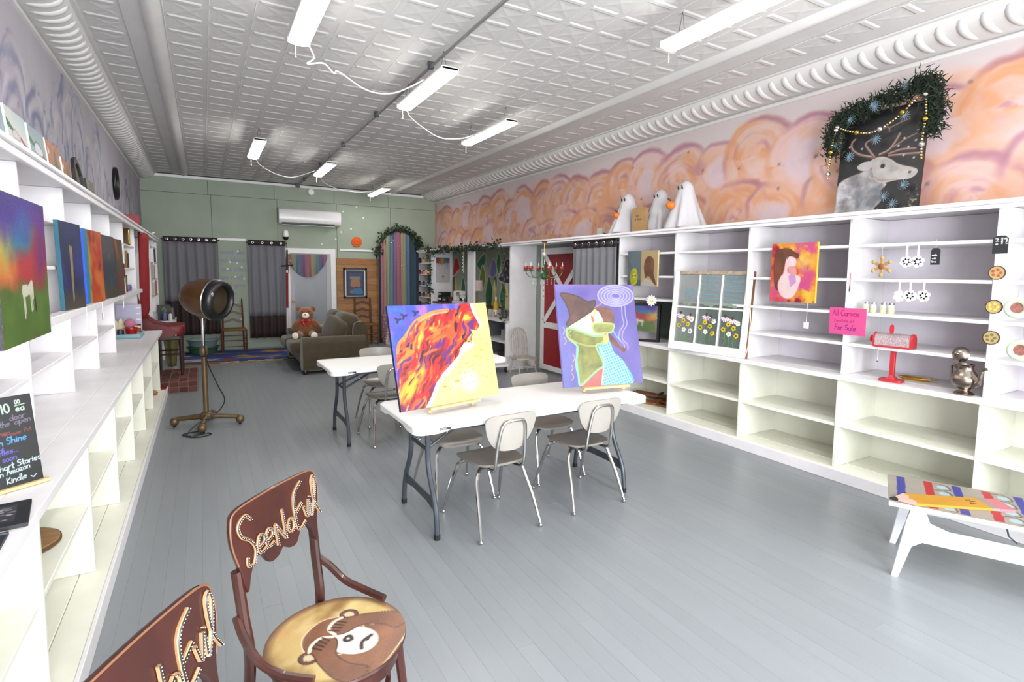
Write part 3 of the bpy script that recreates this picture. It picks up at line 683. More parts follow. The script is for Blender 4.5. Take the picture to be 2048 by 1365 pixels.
def pic_fire():
    p = Pic(.79, .665, 240, 200).quad((140, 165), (1035, 140), (1170, 940), (285, 1105))
    p.C[:] = (72, 92, 214); p.mix(np.clip(p.n(9, 9, 3)-.42, 0, 1)*3.5, (118, 96, 210)); p.mix(np.clip(p.n(8, 8, 8)-.55, 0, 1)*6, (190, 120, 215)); p.mix(np.clip(p.n(12, 12, 12)-.62, 0, 1)*6, (60, 130, 225))
    R = [(800, 150), (885, 145), (915, 215), (950, 275), (985, 340), (960, 385), (905, 375), (930, 425), (905, 432), (920, 490), (850, 485), (815, 545), (800, 600), (740, 670), (650, 770), (600, 850), (560, 960), (510, 1060), (440, 1120), (200, 1150), (270, 1000), (255, 880), (240, 700), (235, 600), (240, 500), (300, 430), (370, 330), (430, 270), (560, 215), (700, 200), (790, 190)]
    Yl = [(885, 120), (1100, 100), (1200, 960), (480, 1120), (560, 960), (600, 850), (650, 770), (740, 670), (815, 545), (850, 485), (920, 490), (905, 375), (985, 340), (950, 275), (915, 215)]
    i = p.inside(Yl); p.mix(i, (250, 238, 138)); p.mix(i*p.n(6, 6, 30)*.7, (253, 246, 190))
    p.mix(i*np.clip(1-p.dist([(900, 820)])/.10, 0, 1)*1.5, (255, 254, 240)); p.mix(i*np.clip(1-p.dist([(760, 865)])/.05, 0, 1), (255, 250, 220))  # white flash highlight on the yellow, painted into the canvas colour
    p.mix(i*np.clip((.03-p.dist([(915, 500), (815, 560), (740, 690), (650, 790), (600, 870), (560, 970), (520, 1060)]))/.012, 0, 1), (252, 242, 244)); p.mix(i*np.clip((.022-p.dist([(895, 150), (930, 230), (990, 335)]))/.012, 0, 1), (254, 246, 236))
    r = p.inside(R); a = -.95; X_, Y_ = p.X, p.Y; p.X = X_+(p.n(7, 7, 201, 3)-.5)*.10; p.Y = Y_+(p.n(7, 7, 202, 3)-.5)*.10
    p.mix(r, (214, 32, 36)); n1 = p.n(9, 34, 51, 3, PI-a); n2 = p.n(7, 30, 61, 3, PI-a-.15); n3 = p.n(10, 40, 71, 3, PI-a); n4 = p.n(8, 36, 81, 3, PI-a)
    p.mix(r*np.clip((n1-.52)*9, 0, 1), (240, 100, 44)); p.mix(r*np.clip((n2-.58)*10, 0, 1), (247, 152, 58)); p.mix(r*np.clip((n3-.66)*12, 0, 1), (250, 210, 80)); p.mix(r*np.clip((n4-.63)*12, 0, 1), (120, 44, 140)); p.mix(r*np.clip((.34-n1)*12, 0, 1), (140, 18, 34)); p.mix(r*np.clip((.33-n3)*12, 0, 1), (70, 24, 60))
    p.X, p.Y = X_, Y_
    low = r*np.clip(1-p.dist([(330, 960), (400, 800), (440, 740)])/.075, 0, 1)*np.clip(p.n(10, 30, 91, 3, PI-a)*4-1.2, 0, 1); p.mix(low*1.6, (250, 206, 52))
    p.line([(700, 206), (560, 224), (430, 285), (370, 345), (325, 425), (262, 495), (246, 580)], .022, (250, 176, 84), .8, True); p.line([(690, 222), (560, 244), (450, 300)], .010, (244, 226, 200), .7, True); p.line([(420, 300), (350, 400), (330, 500)], .012, (130, 60, 170), .8, True)
    for q in ((580, 420), (680, 350), (560, 560), (640, 440)): p.line([(q[0]-70, q[1]+40), q, (q[0]+40, q[1]-10)], .018, (248, 140, 50), .75, True)
    for q in ((245, 290), (300, 255), (405, 226)): p.line([(q[0]-26, q[1]-14), (q[0], q[1]), (q[0]+24, q[1]-8)], .012, (30, 36, 100)); p.line([(q[0]-8, q[1]+22), q], .014, (30, 36, 100))
    r_ = random.Random(2)
    for k in range(46):     # faint handwriting curling across the yellow
        t_ = k/46; x = 640+420*t_+r_.uniform(-20, 20)+60*math.sin(k); y = 900-400*t_*(.4+.6*((k % 3)/2))+r_.uniform(-25, 25)
        p.line([(x-10, y+8), (x-3, y-9), (x+4, y+7), (x+11, y-8)], .0035, (178, 150, 70), .75)
    return p
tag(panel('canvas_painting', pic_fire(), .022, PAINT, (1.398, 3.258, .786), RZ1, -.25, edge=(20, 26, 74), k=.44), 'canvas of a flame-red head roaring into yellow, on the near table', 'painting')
def pic_couple():
    p = Pic(.70, .80, 175, 200).quad((200, 155), (890, 135), (1015, 1010), (305, 1068))
    p.C[:] = (104, 92, 178); p.mix(np.clip(p.n(4, 3, 3)-.35, 0, 1)*2, (132, 118, 200)); p.mix(np.clip(p.n(6, 3, 7)-.5, 0, 1)*3, (86, 84, 176))
    p.mix(np.clip((p.v-.75)*3, 0, 1)*np.clip(p.n(4, 14, 9)*2.2-.5, 0, 1)*.8, (196, 132, 200)); p.mix(np.clip((.3-p.u)*3, 0, 1)*p.n(10, 4, 14)*.9, (128, 140, 222))
    c = (740, 238)
    for k, (rx, ry) in enumerate(((160, 92), (130, 74), (102, 57), (74, 42), (46, 28), (24, 15))):
        pts = [(c[0]+rx*math.cos(a*PI/12), c[1]+ry*math.sin(a*PI/12)+k*1) for a in range(25)]
        if k == 0: p.mix(p.inside(pts)*.75, (150, 142, 216))
        p.line(pts, .010 if k else .013, (206, 202, 240), .85)
    p.line([(c[0]-14, c[1]), (c[0]+14, c[1]+2)], .03, (110, 96, 190), .8)
    for off in (-14, 16): p.line([(810+off, 330), (820+off, 420), (835+off, 490), (800+off, 560), (800+off, 625), (845+off, 670), (850+off, 720)], .009, (196, 190, 238), .85, True)
    br = (104, 66, 56)
    p.poly([(690, 575), (760, 640), (800, 690), (850, 705), (830, 742), (780, 705), (715, 660)], (130, 80, 64), var=.3)
    p.poly([(560, 345), (640, 340), (700, 360), (732, 420), (722, 492), (640, 487), (615, 430), (585, 385)], (136, 88, 72), var=.25)
    p.poly([(545, 378), (592, 385), (637, 482), (560, 492), (548, 430)], (250, 240, 222)); p.poly([(565, 370), (480, 408), (330, 525), (400, 547), (560, 602), (655, 570), (560, 520), (545, 440)], (254, 248, 210), edge=(246, 220, 110), ew=.012)
    p.poly([(525, 415), (545, 430), (560, 470), (535, 480)], (226, 110, 86), .85)
    p.poly([(250, 235), (340, 235), (420, 262), (490, 297), (560, 290), (540, 370), (490, 412), (420, 460), (340, 512), (325, 526), (310, 492), (335, 450), (325, 380), (295, 312)], br, var=.3, edge=(62, 40, 50), ew=.008)
    g = (148, 150, 66)
    p.poly([(555, 495), (722, 490), (726, 542), (700, 566), (570, 572)], (168, 172, 92), var=.2, edge=(190, 226, 130), ew=.012)
    p.poly([(600, 700), (690, 640), (740, 740), (800, 790), (860, 862), (922, 1020), (635, 1040), (652, 900), (655, 830)], (104, 200, 236))
    i = p.inside([(600, 700), (690, 640), (740, 740), (800, 790), (860, 862), (922, 1020), (635, 1040), (652, 900), (655, 830)])
    gx = np.abs(((p.X*.9+p.Y*.35)*48) % 1-.5); gy = np.abs(((p.Y*.95-p.X*.25)*48) % 1-.5); p.mix(i*((gx > .36) | (gy > .36))*.85, (206, 246, 252)); p.mix(i*((gx < .22) & (gy < .22))*.5, (40, 150, 206))
    p.poly([(460, 1050), (560, 965), (652, 858), (640, 1040), (600, 1060)], (228, 104, 96), var=.15)
    p.poly([(315, 548), (360, 540), (450, 570), (560, 602), (642, 600), (640, 660), (580, 692), (652, 852), (600, 902), (540, 962), (450, 1042), (430, 960), (405, 850), (415, 760), (410, 690), (330, 622)], g, var=.3, edge=(164, 224, 150), ew=.016)
    p.line([(330, 620), (430, 672), (560, 690), (640, 650)], .012, (196, 200, 104), .8, True); p.line([(350, 560), (330, 585), (350, 605)], .010, (196, 200, 104), .8, True)
    p.poly([(640, 600), (682, 573), (694, 640), (650, 682)], (246, 214, 122)); p.line([(410, 690), (408, 780), (420, 880), (440, 1040)], .012, (120, 214, 226), .9, True); p.line([(600, 690), (650, 800), (640, 1035)], .010, (210, 240, 250), .8, True)
    p.line([(725, 545), (760, 600), (795, 632)], .010, (130, 220, 236), .9, True)
    for x, y in ((290, 560), (305, 650), (385, 800), (370, 890), (380, 970)): p.line([(x-8, y-30), (x+8, y), (x-6, y+30)], .008, (232, 178, 150), .8, True)
    p.line([(560, 350), (630, 300), (650, 295)], .008, (230, 170, 150), .7, True)
    return p
tag(panel('canvas_painting', pic_couple(), .022, PAINT, (2.66, 3.252, .786), RZ2, -.25, edge=(146, 120, 196), k=.42), 'violet canvas of an embracing couple under a swirl, on the near table', 'painting')

# ================================================================ BENTWOOD CHAIRS IN FRONT
dkwood = mat('dark_red_brown_varnish', (72, 30, 22), .3, var=.45, vscale=9, stretch=(1, 1, .3), coat=.3); wear = mat('worn_edge_tan', (140, 92, 64), .5)
def pic_monkey():
    n, k = 64, 168
    class Q(Pic): pass
    p = Q(.44, .44, 2, 2); rr = np.linspace(0, 1, n); aa = np.linspace(0, 2*PI, k, endpoint=False)
    R, A = np.meshgrid(rr, aa); p.u = (.5+.5*R*np.cos(A)).ravel(); p.v = (.5+.5*R*np.sin(A)).ravel(); p.X = p.u*.44; p.Y = p.v*.44; p.C = np.ones((n*k, 3))*255.; p.px = .003; p.quad((-.09, 1.2), (1.09, 1.2), (1.09, -.02), (-.09, -.02))
    rad = R.ravel()
    p.C[:] = (208, 178, 112); p.mix(np.clip(p.n(7, 12, 3)-.42, 0, 1)*2.5, (232, 208, 150)); p.mix(np.clip(p.n(6, 10, 9)-.5, 0, 1)*3, (150, 112, 56)); p.mix(np.clip((p.v-.62)*2, 0, 1)*np.clip(p.n(5, 8, 5)*2-.5, 0, 1)*.8, (176, 116, 50))
    p.mix(np.clip((rad-.86)*8, 0, 1)*.85, (92, 52, 30))
    f = (136, 88, 60); d = (48, 30, 24); l = (238, 214, 178)
    p.poly([(.20, .02), (.80, .02), (.90, .16), (.86, .34), (.74, .36), (.70, .50), (.28, .50), (.24, .36), (.12, .34), (.08, .16)], f, var=.2, edge=l, ew=.004)
    p.poly([(.26, .50), (.22, .62), (.26, .76), (.38, .86), (.52, .88), (.66, .84), (.75, .72), (.77, .58), (.72, .48), (.6, .36), (.4, .36)], f, var=.2, edge=l, ew=.004)
    for sx in (-1, 1):
        e = (.5+sx*.30, .66); pts = [(e[0]+.075*math.cos(a), e[1]+.085*math.sin(a)) for a in np.linspace(0, 2*PI, 12, endpoint=False)]; p.poly(pts, (112, 70, 50), edge=d, ew=.004); p.poly([(e[0]+.04*math.cos(a), e[1]+.05*math.sin(a)) for a in np.linspace(0, 2*PI, 10, endpoint=False)], (214, 196, 160))
    p.poly([(.5, .60), (.60, .58), (.665, .48), (.66, .34), (.60, .24), (.5, .20), (.40, .24), (.34, .34), (.335, .48), (.40, .58)], (238, 222, 212), edge=(250, 240, 230), ew=.004)
    p.line([(.42, .29), (.5, .33), (.6, .30)], .012, d, 1, True); p.poly([(.50, .325), (.56, .33), (.60, .30), (.53, .285)], d); p.line([(.47, .47), (.5, .44), (.535, .475), (.52, .50), (.48, .50), (.47, .47)], .012, d, 1, True)
    for sx in (-1, 1):
        arm = [(.5+sx*.44, .10), (.5+sx*.45, .30), (.5+sx*.36, .50), (.5+sx*.28, .62), (.5+sx*.20, .72), (.5+sx*.04, .70), (.5+sx*.02, .60), (.5+sx*.08, .53), (.5+sx*.20, .46), (.5+sx*.26, .30), (.5+sx*.26, .12)]
        p.poly(arm, (128, 82, 56), var=.15, edge=(70, 42, 32), ew=.004)
        p.line([(.5+sx*.24, .70), (.5+sx*.16, .735), (.5+sx*.06, .715), (.5+sx*.015, .62)], .012, (240, 226, 206), 1, True)
        for q in range(4): p.line([(.5+sx*(.05+q*.045), .705), (.5+sx*(.07+q*.04), .62)], .007, d, .9)
    me_v = np.c_[p.X-.22, p.Y-.22, np.zeros(len(p.X))]; fs = []
    for a in range(k):
        b = (a+1) % k
        for i in range(n-1): fs.append((a*n+i, a*n+i+1, b*n+i+1, b*n+i) if i else (a*n, a*n+1, b*n+1))
    return me_v, fs, lin(np.clip(p.C, 0, 255))*.7
MK = pic_monkey()
def crest_outline():
    pts = [(-.205, .06), (-.222, .125), (-.220, .185), (-.195, .222), (-.08, .232), (.08, .232), (.195, .222), (.220, .185), (.222, .125), (.205, .06), (.198, .03), (.185, -.03), (.165, .015), (.135, .055), (.10, .045), (.07, .01), (.03, .012), (.0, .03), (-.03, .012), (-.07, .01), (-.10, .045), (-.135, .055), (-.165, .015), (-.185, -.03), (-.198, .03)]
    return pts
WORD = {   # letters drawn as single lines on the crest (x from left, z up)
 'S': [[(.045, .165), (.02, .185), (-.012, .165), (-.004, .13), (.03, .105), (.05, .07), (.035, .03), (.01, .035), (.012, .06)]],
 'e': [[(.005, .075), (.035, .085), (.035, .105), (.012, .11), (0, .08), (.012, .055), (.04, .06)]],
 'N': [[(.005, .045), (.0, .115)], [(.0, .115), (.048, .05)], [(.048, .05), (.042, .15)]],
 'o': [[(.022, .10), (.006, .08), (.018, .055), (.038, .062), (.04, .09), (.022, .10)]],
 'E': [[(.045, .19), (.0, .15), (.008, .045), (.05, .055)], [(.005, .10), (.04, .12)]],
 'v': [[(.0, .105), (.018, .06), (.034, .12)]], 'i': [[(.006, .06), (.006, .105)], [(.006, .128), (.007, .131)]],
 'l': [[(.04, .05), (.012, .10), (.006, .17), (.018, .19), (.026, .165), (.01, .10), (-.012, .055)]],
 'a': [[(.034, .10), (.01, .105), (.004, .07), (.022, .055), (.036, .09)], [(.036, .105), (.04, .055)]], 'y': [[(.0, .105), (.018, .07)], [(.04, .12), (.005, .01)]]}
def bentwood_chair(label, word, loc, face):
    # local: seat centre at origin, back towards +Y, sitter looks -Y
    t = thing('bentwood_chair', label, 'chair', loc, face, group='painted bentwood chairs')
    zs = .45
    me = D.meshes.new('seat_painting'); me.from_pydata([(x, y, z) for x, y, z in MK[0].tolist()], [], MK[1]); me.materials.append(BOARDG)
    at = me.color_attributes.new('paint', 'FLOAT_COLOR', 'POINT'); at.data.foreach_set('color', np.c_[MK[2], np.ones(len(MK[2]))].astype(np.float32).ravel())
    seat = MB().lathe([(0, zs-.032), (.19, zs-.032), (.214, zs-.022), (.222, zs-.010), (.2195, zs-.002), (0, zs-.0022)], 40).build('seat', dkwood, t, 40)
    o = D.objects.new('seat_painting', me); COL.objects.link(o); o.parent = seat; o.location = (0, 0, zs); o.rotation_euler = (0, 0, 0); o['label'] = 'brown monkey covering its eyes painted on the seat'
    MB().lathe([(.175, zs-.075), (.197, zs-.075), (.197, zs-.033), (.175, zs-.033)], 32).build('seat_apron', dkwood, t, 40)
    lean = .11
    def bp(x, z): return (x, .185+(z-.45)*lean, z)      # point on the back plane
    for sx in (-1, 1):
        P = [(sx*.195, .23, .005), (sx*.185, .205, .2), bp(sx*.175, .45), bp(sx*.178, .60), bp(sx*.182, .74)]
        MB().tube(spline3(P, 6), [.017]*25, 10).build('back_post', dkwood, t)
        P = [(sx*.19, .215, .60), (sx*.212, .17, .555), (sx*.222, .11, .50), (sx*.222, .03, .476), (sx*.205, -.06, .468)]
        MB().tube(spline3(P, 6), .013, 8).build('arm_brace', dkwood, t)
        P = [(sx*.15, -.13, .43), (sx*.16, -.15, .22), (sx*.165, -.175, .004)]
        MB().tube(spline3(P, 6), [.018-.005*i/12 for i in range(13)], 10).build('front_leg', dkwood, t)
    for z in (.14, .28): MB().lathe([(.155-.0, -.009), (.171, -.009), (.171, .009), (.155, .009), (.155, -.009)], 28, (0, 0, z)).build('leg_hoop', dkwood, t, 40)
    c = MB(); O = spline(crest_outline(), True, 4); n = len(O)
    vs = []; fs = []
    for k, (yy, sc) in enumerate(((.0, .985), (-.006, 1.), (-.014, 1.), (-.020, .985))):
        for x, z in O: q = bp(x*sc, .70+z if k in (1, 2) else .70+.1+(z-.1)*sc); vs.append((q[0]*.92, q[1]+yy-.002, q[2]))
    for k in range(3):
        for i in range(n): j = (i+1) % n; fs.append((k*n+i, k*n+j, (k+1)*n+j, (k+1)*n+i))
    fs.append(tuple(reversed(range(n)))); fs.append(tuple(3*n+i for i in range(n)))
    crest = c.add(vs, [tuple(f) for f in fs]).build('crest_rail', dkwood, t, 30)
    E = MB(); E.tube([Vector(vs[2*n+i])+Vector((0, -.003, 0)) for i in range(38)], .0032, 5).build('worn_edge', wear, crest)
    # raised lettering, black inlay and stud dots on the seat side (-Y)
    L = MB(); K = MB(); Dt = MB()
    def wmap(x, z): q = bp(x, .70+z); return q
    for ch_, x0, sc, dz in word:
        for pl in WORD[ch_]:
            pts = [(x0+a*sc, .115+(b-.10)*sc+dz) for a, b in pl]; sm = spline(pts, False, 4) if len(pts) > 2 else pts
            P3 = [Vector(bp(x*.92, .70+z))+Vector((0, -.0255, 0)) for x, z in sm]
            L.tube(P3, .0058, 6); K.tube([p+Vector((0, -.0036, 0)) for p in P3], .0034, 5)
            acc = 0
            for i in range(len(P3)-1):
                d = (P3[i+1]-P3[i]).length; q = acc
                while q < d: Dt.ball(P3[i].lerp(P3[i+1], q/d if d else 0)+Vector((0, -.0066, 0)), .0014, 3); q += .0075
                acc = q-d
    L.build('lettering', mat('tan_letter_paint', (190, 148, 110), .5), crest); K.build('letter_inlay', black, crest); Dt.build('letter_dots', mat('dot_white', (244, 240, 230), .5), crest)
    return t
BOARDG = vmat('glossy_painted_board', .32, .12, 120, .25)
we = [('S', -.185, 1.0, 0), ('e', -.125, .95, -.01), ('e', -.085, .95, -.008), ('N', -.035, 1., -.01), ('o', .022, .95, -.008), ('E', .072, 1.05, 0), ('v', .122, .95, 0), ('i', .155, .9, 0), ('l', .175, 1., 0)]
ws = [('S', -.185, 1.0, 0), ('a', -.12, .95, -.01), ('y', -.075, .95, -.008), ('N', -.03, 1., -.01), ('o', .026, .95, -.008), ('E', .076, 1.05, 0), ('v', .124, .95, 0), ('i', .157, .9, 0), ('l', .177, 1., 0)]
bentwood_chair('dark bentwood chair lettered See No Evil with a monkey painted on its seat', we, (.335, 1.745, 0), math.atan2(.15, .155)+.02)
ff = (.84, -.54)
c2 = bentwood_chair('dark bentwood chair lettered No Evil, cut off at the bottom left corner', ws, (-.126+.185*.84+.03, 1.245-.185*.54-.03, 0), math.atan2(.84, .54))

# ================================================================ BENCH WITH THE PENCIL
def pic_bench():
    p = Pic(1.25, .50, 300, 120); p.C[:] = (178, 168, 156); p.mix(p.n(3, 40, 4)*.6, (160, 150, 140)); p.mix(np.clip(p.n(5, 5, 6)-.6, 0, 1)*2, (196, 188, 178))
    for k in range(9):
        x = .045+k*.135; c = (56, 60, 158) if k % 2 == 0 else (196, 34, 40)
        i = (np.abs(p.X-x-.018+(p.n(3, 20, 9)-.5)*.006) < .021) & (p.Y > .02) & (p.Y < .48); p.mix(i*.95, c)
        if k % 2 == 1:
            for j in range(4):
                cy = .07+j*.115; p.mix((((p.X-x-.085)/.026)**2+((p.Y-cy)/.03)**2 < 1)*.85, (178, 216, 226))
                p.line([((x+.045)/1.25, (cy+.04)/.5), ((x+.075)/1.25, (cy+.055)/.5), ((x+.11)/1.25, (cy+.03)/.5), ((x+.12)/1.25, (cy-.03)/.5), ((x+.09)/1.25, (cy-.045)/.5)], .007, (70, 60, 56), .9, True)
    return p
BX = Vector((.25, -.50, 0)).normalized(); brz = math.atan2(BX.y, BX.x)
t = thing('bench', 'low bench painted with red and blue stripes at the lower right', 'bench', (3.435, 1.575, 0), brz)
bt = panel('bench_top', pic_bench(), .024, BOARD, (.625, -.25, .42), 0, -PI/2, t, edge=(196, 192, 184))
benchw = mat('white_bench_metal', (222, 225, 230), .35)
for y in (-.225, .225):
    O = [(.035, 0), (.065, 0), (.115, .19), (.16, .225), (1.09, .225), (1.135, .19), (1.185, 0), (1.215, 0), (1.16, .33), (1.13, .394), (1.03, .394), (1.02, .34), (.98, .30), (.27, .30), (.19, .325), (.165, .394), (.10, .394), (.085, .33)]
    m = MB(); m.prism(O, y-.02, y+.02, 'xz'); m.build('leg_frame', benchw, t, 0)
for x in (.15, 1.10): MB().box(x-.02, x+.02, -.205, .205, .36, .394, .003).build('cross_rail', benchw, t, 0)
for x in (.50, .60): MB().tube([(x, -.16, .394), (x+.015, -.165, .33), (x+.05, -.17, .30)], .004, 6).build('wire_loop', steel, t)
t = thing('pencil_cutout', 'big flat yellow pencil cut-out lying on the striped bench', 'cut-out', (3.47, 1.285, .4215), math.atan2(-.33, .40)+.02)
Lp = .56
def pz(o, name, m, h=.014): return MB().prism([(x, y) for x, y in o], 0, h, 'xy').build(name, m, t, 0)
pz([(-.20, -.07), (.17, -.07), (.17, .07), (-.20, .07), (-.185, .035), (-.205, 0), (-.185, -.035)], 'shaft', mat('pencil_yellow', (208, 150, 36), .5, var=.06))
pz([(-.20, -.07), (-.185, -.035), (-.205, 0), (-.185, .035), (-.20, .07), (-.265, .016), (-.265, -.016)], 'wood_tip', mat('pencil_pink_wood', (214, 180, 164), .6)); pz([(-.265, -.016), (-.265, .016), (-.30, 0)], 'lead', black)
pz([(.17, -.07), (.20, -.07), (.20, .07), (.17, .07)], 'ferrule', mat('pencil_grey', (150, 146, 142), .5)); pz([(.20, -.07), (.275, -.07), (.275, .07), (.20, .07)], 'eraser', mat('pencil_eraser_pink', (212, 120, 128), .6))
m = MB(); m.at((.09, .0, .0142), (-PI/2, 0, 0))
for pl in ([(0, .02), (.03, .03), (.01, .0), (.05, .02)], [(.0, -.02), (.035, -.01)]): m.ribbon(pl, .005, 0, -.001)
m.build('scribble', black, t, 0)
# ================================================================ SOFA, BEAR, HAIR DRYER, CHAIRS, RUG
def superell(mb, c, s, e=.35, n=14, k=20):
    vs = []; fs = []; f = lambda w: math.copysign(abs(w)**e, w)
    for i in range(n+1):
        a = -PI/2+PI*i/n
        for j in range(k):
            b = 2*PI*j/k; vs.append((c[0]+s[0]*f(math.cos(a))*f(math.cos(b)), c[1]+s[1]*f(math.cos(a))*f(math.sin(b)), c[2]+s[2]*f(math.sin(a))))
    for i in range(n):
        for j in range(k): l = (j+1) % k; fs.append((i*k+j, i*k+l, (i+1)*k+l, (i+1)*k+j))
    return mb.add(vs, fs)
olive = mat('olive_brown_chenille', (84, 70, 46), .85, var=.18, vscale=7, bump=.2, bscale=120, sheen=.3)
t = thing('sofa', 'olive brown upholstered sofa seen from its arm, teddy bear on it', 'sofa', (1.28, 9.02, 0))
m = MB(); m.box(.05, 1.06, .02, 1.86, .10, .30, .03); m.build('base', olive, t, 40)
for y0, y1 in ((.0, .27), (1.60, 1.87)):
    m = MB(); O = [(0, .08), (.0, .44), (.02, .52), (.07, .575), (.14, .585), (.21, .555), (.25, .49), (.27, .40), (.27, .08)] if y0 == 0 else [(0, .08), (0, .40), (.02, .49), (.06, .555), (.13, .585), (.20, .575), (.25, .52), (.27, .44), (.27, .08)]
    O = [(a+y0-(.05 if False else 0), z) for a, z in O]; m.prism(spline(O, True, 3), .02, 1.02, 'yz'); m.build('arm', olive, t, 50)
m = MB(); O = spline([(.86, .10), (.84, .45), (.86, .74), (.95, .80), (1.06, .76), (1.10, .5), (1.08, .10)], True, 4); m.prism(O, .18, 1.70, 'xz'); m.build('back', olive, t, 50)
for i in range(2):
    m = MB(); superell(m, (.36, .60+i*.67, .395), (.49, .335, .105), .32); m.build('seat_cushion', olive, t, 60)
    m = MB(); m.at((.80, .60+i*.67, .70), (0, .22, 0)); superell(m, (0, 0, 0), (.17, .345, .24), .5); m.build('back_cushion', olive, t, 60)
m = MB(); m.at((.60, .46, .66), (.25, .25, .3)); superell(m, (0, 0, 0), (.11, .30, .22), .6); m.build('throw_pillow', olive, t, 60)
bun = mat('dark_cherry_wood', (70, 26, 20), .35)
for x, y in ((.06, .06), (.98, .06), (.06, 1.80), (.98, 1.80)): MB().lathe([(0, 0), (.03, 0), (.045, .02), (.05, .05), (.04, .08), (.03, .1), (0, .1)], 14, (x, y, 0)).build('foot', bun, t)
# teddy bear
fur = mat('brown_plush', (150, 88, 38), .9, var=.2, vscale=25, bump=.5, bscale=160, sheen=.5); cream_plush = mat('cream_plush', (232, 222, 204), .9, bump=.3, bscale=160)
t = thing('teddy_bear', 'big brown teddy bear with a red bow sitting on the sofa', 'teddy bear', (1.50, 9.92, .495), -.25)
def ell(m, c, s, rot=(0, 0, 0)): m.at(c, rot); m.ball((0, 0, 0), 1., 10, (1, 1, 1)) if False else superell(m, (0, 0, 0), s, 1., 12, 18); m.at()
m = MB()
ell(m, (0, 0, .165), (.15, .125, .175)); ell(m, (0, -.005, .405), (.135, .12, .12)); ell(m, (0, 0, .31), (.09, .08, .07))
for sx in (-1, 1):
    ell(m, (sx*.115, 0, .495), (.045, .028, .045)); ell(m, (sx*.165, -.04, .215), (.058, .062, .12), (.35, sx*-.55, 0)); ell(m, (sx*.115, -.16, .062), (.065, .14, .064), (0, 0, sx*.25))
b = m.build('body', fur, t); md = b.modifiers.new('fuse', 'REMESH'); md.mode = 'VOXEL'; md.voxel_size = .011; md.use_smooth_shade = True; sm = b.modifiers.new('soft', 'SMOOTH'); sm.iterations = 3
m = MB(); ell(m, (0, -.115, .385), (.062, .05, .052)); mz = m.build('muzzle', cream_plush, t, 60); m = MB(); ell(m, (0, -.166, .405), (.018, .012, .013)); m.build('nose', black, mz, 60)
for sx in (-1, 1):
    m = MB(); ell(m, (sx*.05, -.112, .45), (.011, .009, .012)); m.build('eye', black, t, 60); m = MB(); ell(m, (sx*.15, -.295, .062), (.056, .016, .056), (0, 0, sx*.25)); m.build('paw_pad', cream_plush, t, 60)
redrib = mat('red_ribbon', (204, 30, 30), .45)
m = MB(); ell(m, (0, -.12, .30), (.022, .016, .02))
for sx in (-1, 1): ell(m, (sx*.05, -.118, .30), (.045, .012, .028), (0, sx*.3, 0)); ell(m, (sx*.032, -.122, .245), (.016, .008, .05), (0, sx*.35, 0))
m.build('bow', redrib, t, 60)
# salon hair dryer on a stand
bronze = mat('worn_bronze_paint', (118, 94, 64), .42, .35, var=.2, vscale=10); hoodm = mat('brown_hood_enamel', (98, 66, 38), .3, .2, var=.1)
t = thing('hair_dryer', 'old brown salon hood hair dryer on a wheeled metal stand', 'hair dryer', (-.03, 6.47, 0))
hub = MB(); superell(hub, (0, 0, .11), (.062, .062, .05), .8); hub.build('hub', bronze, t, 60)
for a in (-2.15, -1.30+.0, .05, 1.35):
    pass
for (x, y) in ((-.04, -.27), (.31, -.05), (-.29, .12), (.06, .50*.62)):
    m = MB(); m.tube([(0, 0, .115), (x*.5, y*.5, .10), (x*.92, y*.92, .085)], [.032, .026, .024], 10); lg = m.build('base_leg', bronze, t, 60); m = MB(); superell(m, (x, y, .058), (.042, .042, .045), .9); m.build('foot_cup', bronze, lg, 60); MB().ball((x, y, .016), .016, 6).build('caster', blackrub, lg)
MB().tube([(0, 0, .12), (0, 0, .74)], .026, 14).build('lower_pole', bronze, t); m = MB(); superell(m, (0, 0, .80), (.04, .04, .058), .8); m.build('collar', bronze, t, 60)
MB().tube([(0, 0, .84), (0, 0, 1.16)], .0155, 12).build('upper_pole', chrome, t)
ax = Vector((.80, -.58, -.12)).normalized(); cen = Vector((.055, -.02, 1.345)); q = Vector((0, 0, 1)).rotation_difference(ax)
def hood(prof, name, mt, par, n=32):
    m = MB(); m.M = Matrix.Translation(cen) @ q.to_matrix().to_4x4(); m.lathe(prof, n); return m.build(name, mt, par, 45)
hd = hood([(0, -.27), (.06, -.262), (.115, -.235), (.16, -.18), (.19, -.10), (.205, -.01), (.207, .07)], 'hood', hoodm, t)
hood([(.208, .066), (.213, .072), (.208, .08)], 'trim_ring', chrome, hd); hood([(.206, .078), (.213, .10), (.210, .135), (.19, .165), (.16, .172), (.142, .155), (.140, .12)], 'rim', black, t)
hood([(.142, .13), (.145, .06), (.13, -.02), (.09, -.10), (0, -.13)], 'hood_lining', mat('dim_bronze_lining', (92, 78, 58), .5, .3), t)
m = MB(); m.M = Matrix.Translation(cen) @ q.to_matrix().to_4x4(); m.lathe([(0, .0), (.022, 0), (.024, .012), (.012, .022), (0, .024)], 14, (-.16, -.10, .158)); m.build('knob', chrome, t)
m = MB(); m.tube([(0, 0, 1.14), (-.02, .01, 1.2), (.0, 0, 1.25)], .03, 10); m.build('yoke', bronze, t)
MB().tube(spline3([(x+.03, y-6.47, z) for x, y, z in [(-.0, 6.44, 1.14), (-.02, 6.43, .92), (-.005, 6.42, .7), (.08, 6.40, .45), (.14, 6.38, .28), (.05, 6.35, .15), (-.10, 6.26, .10), (-.20, 6.14, .02), (-.12, 6.06, .008), (.0, 6.10, .008), (-.03, 6.17, .008), (-.17, 6.12, .008), (-.24, 6.22, .008), (-.13, 6.26, .010), (-.05, 6.17, .02)]], 8), .006, 6).build('power_cord', black, t)
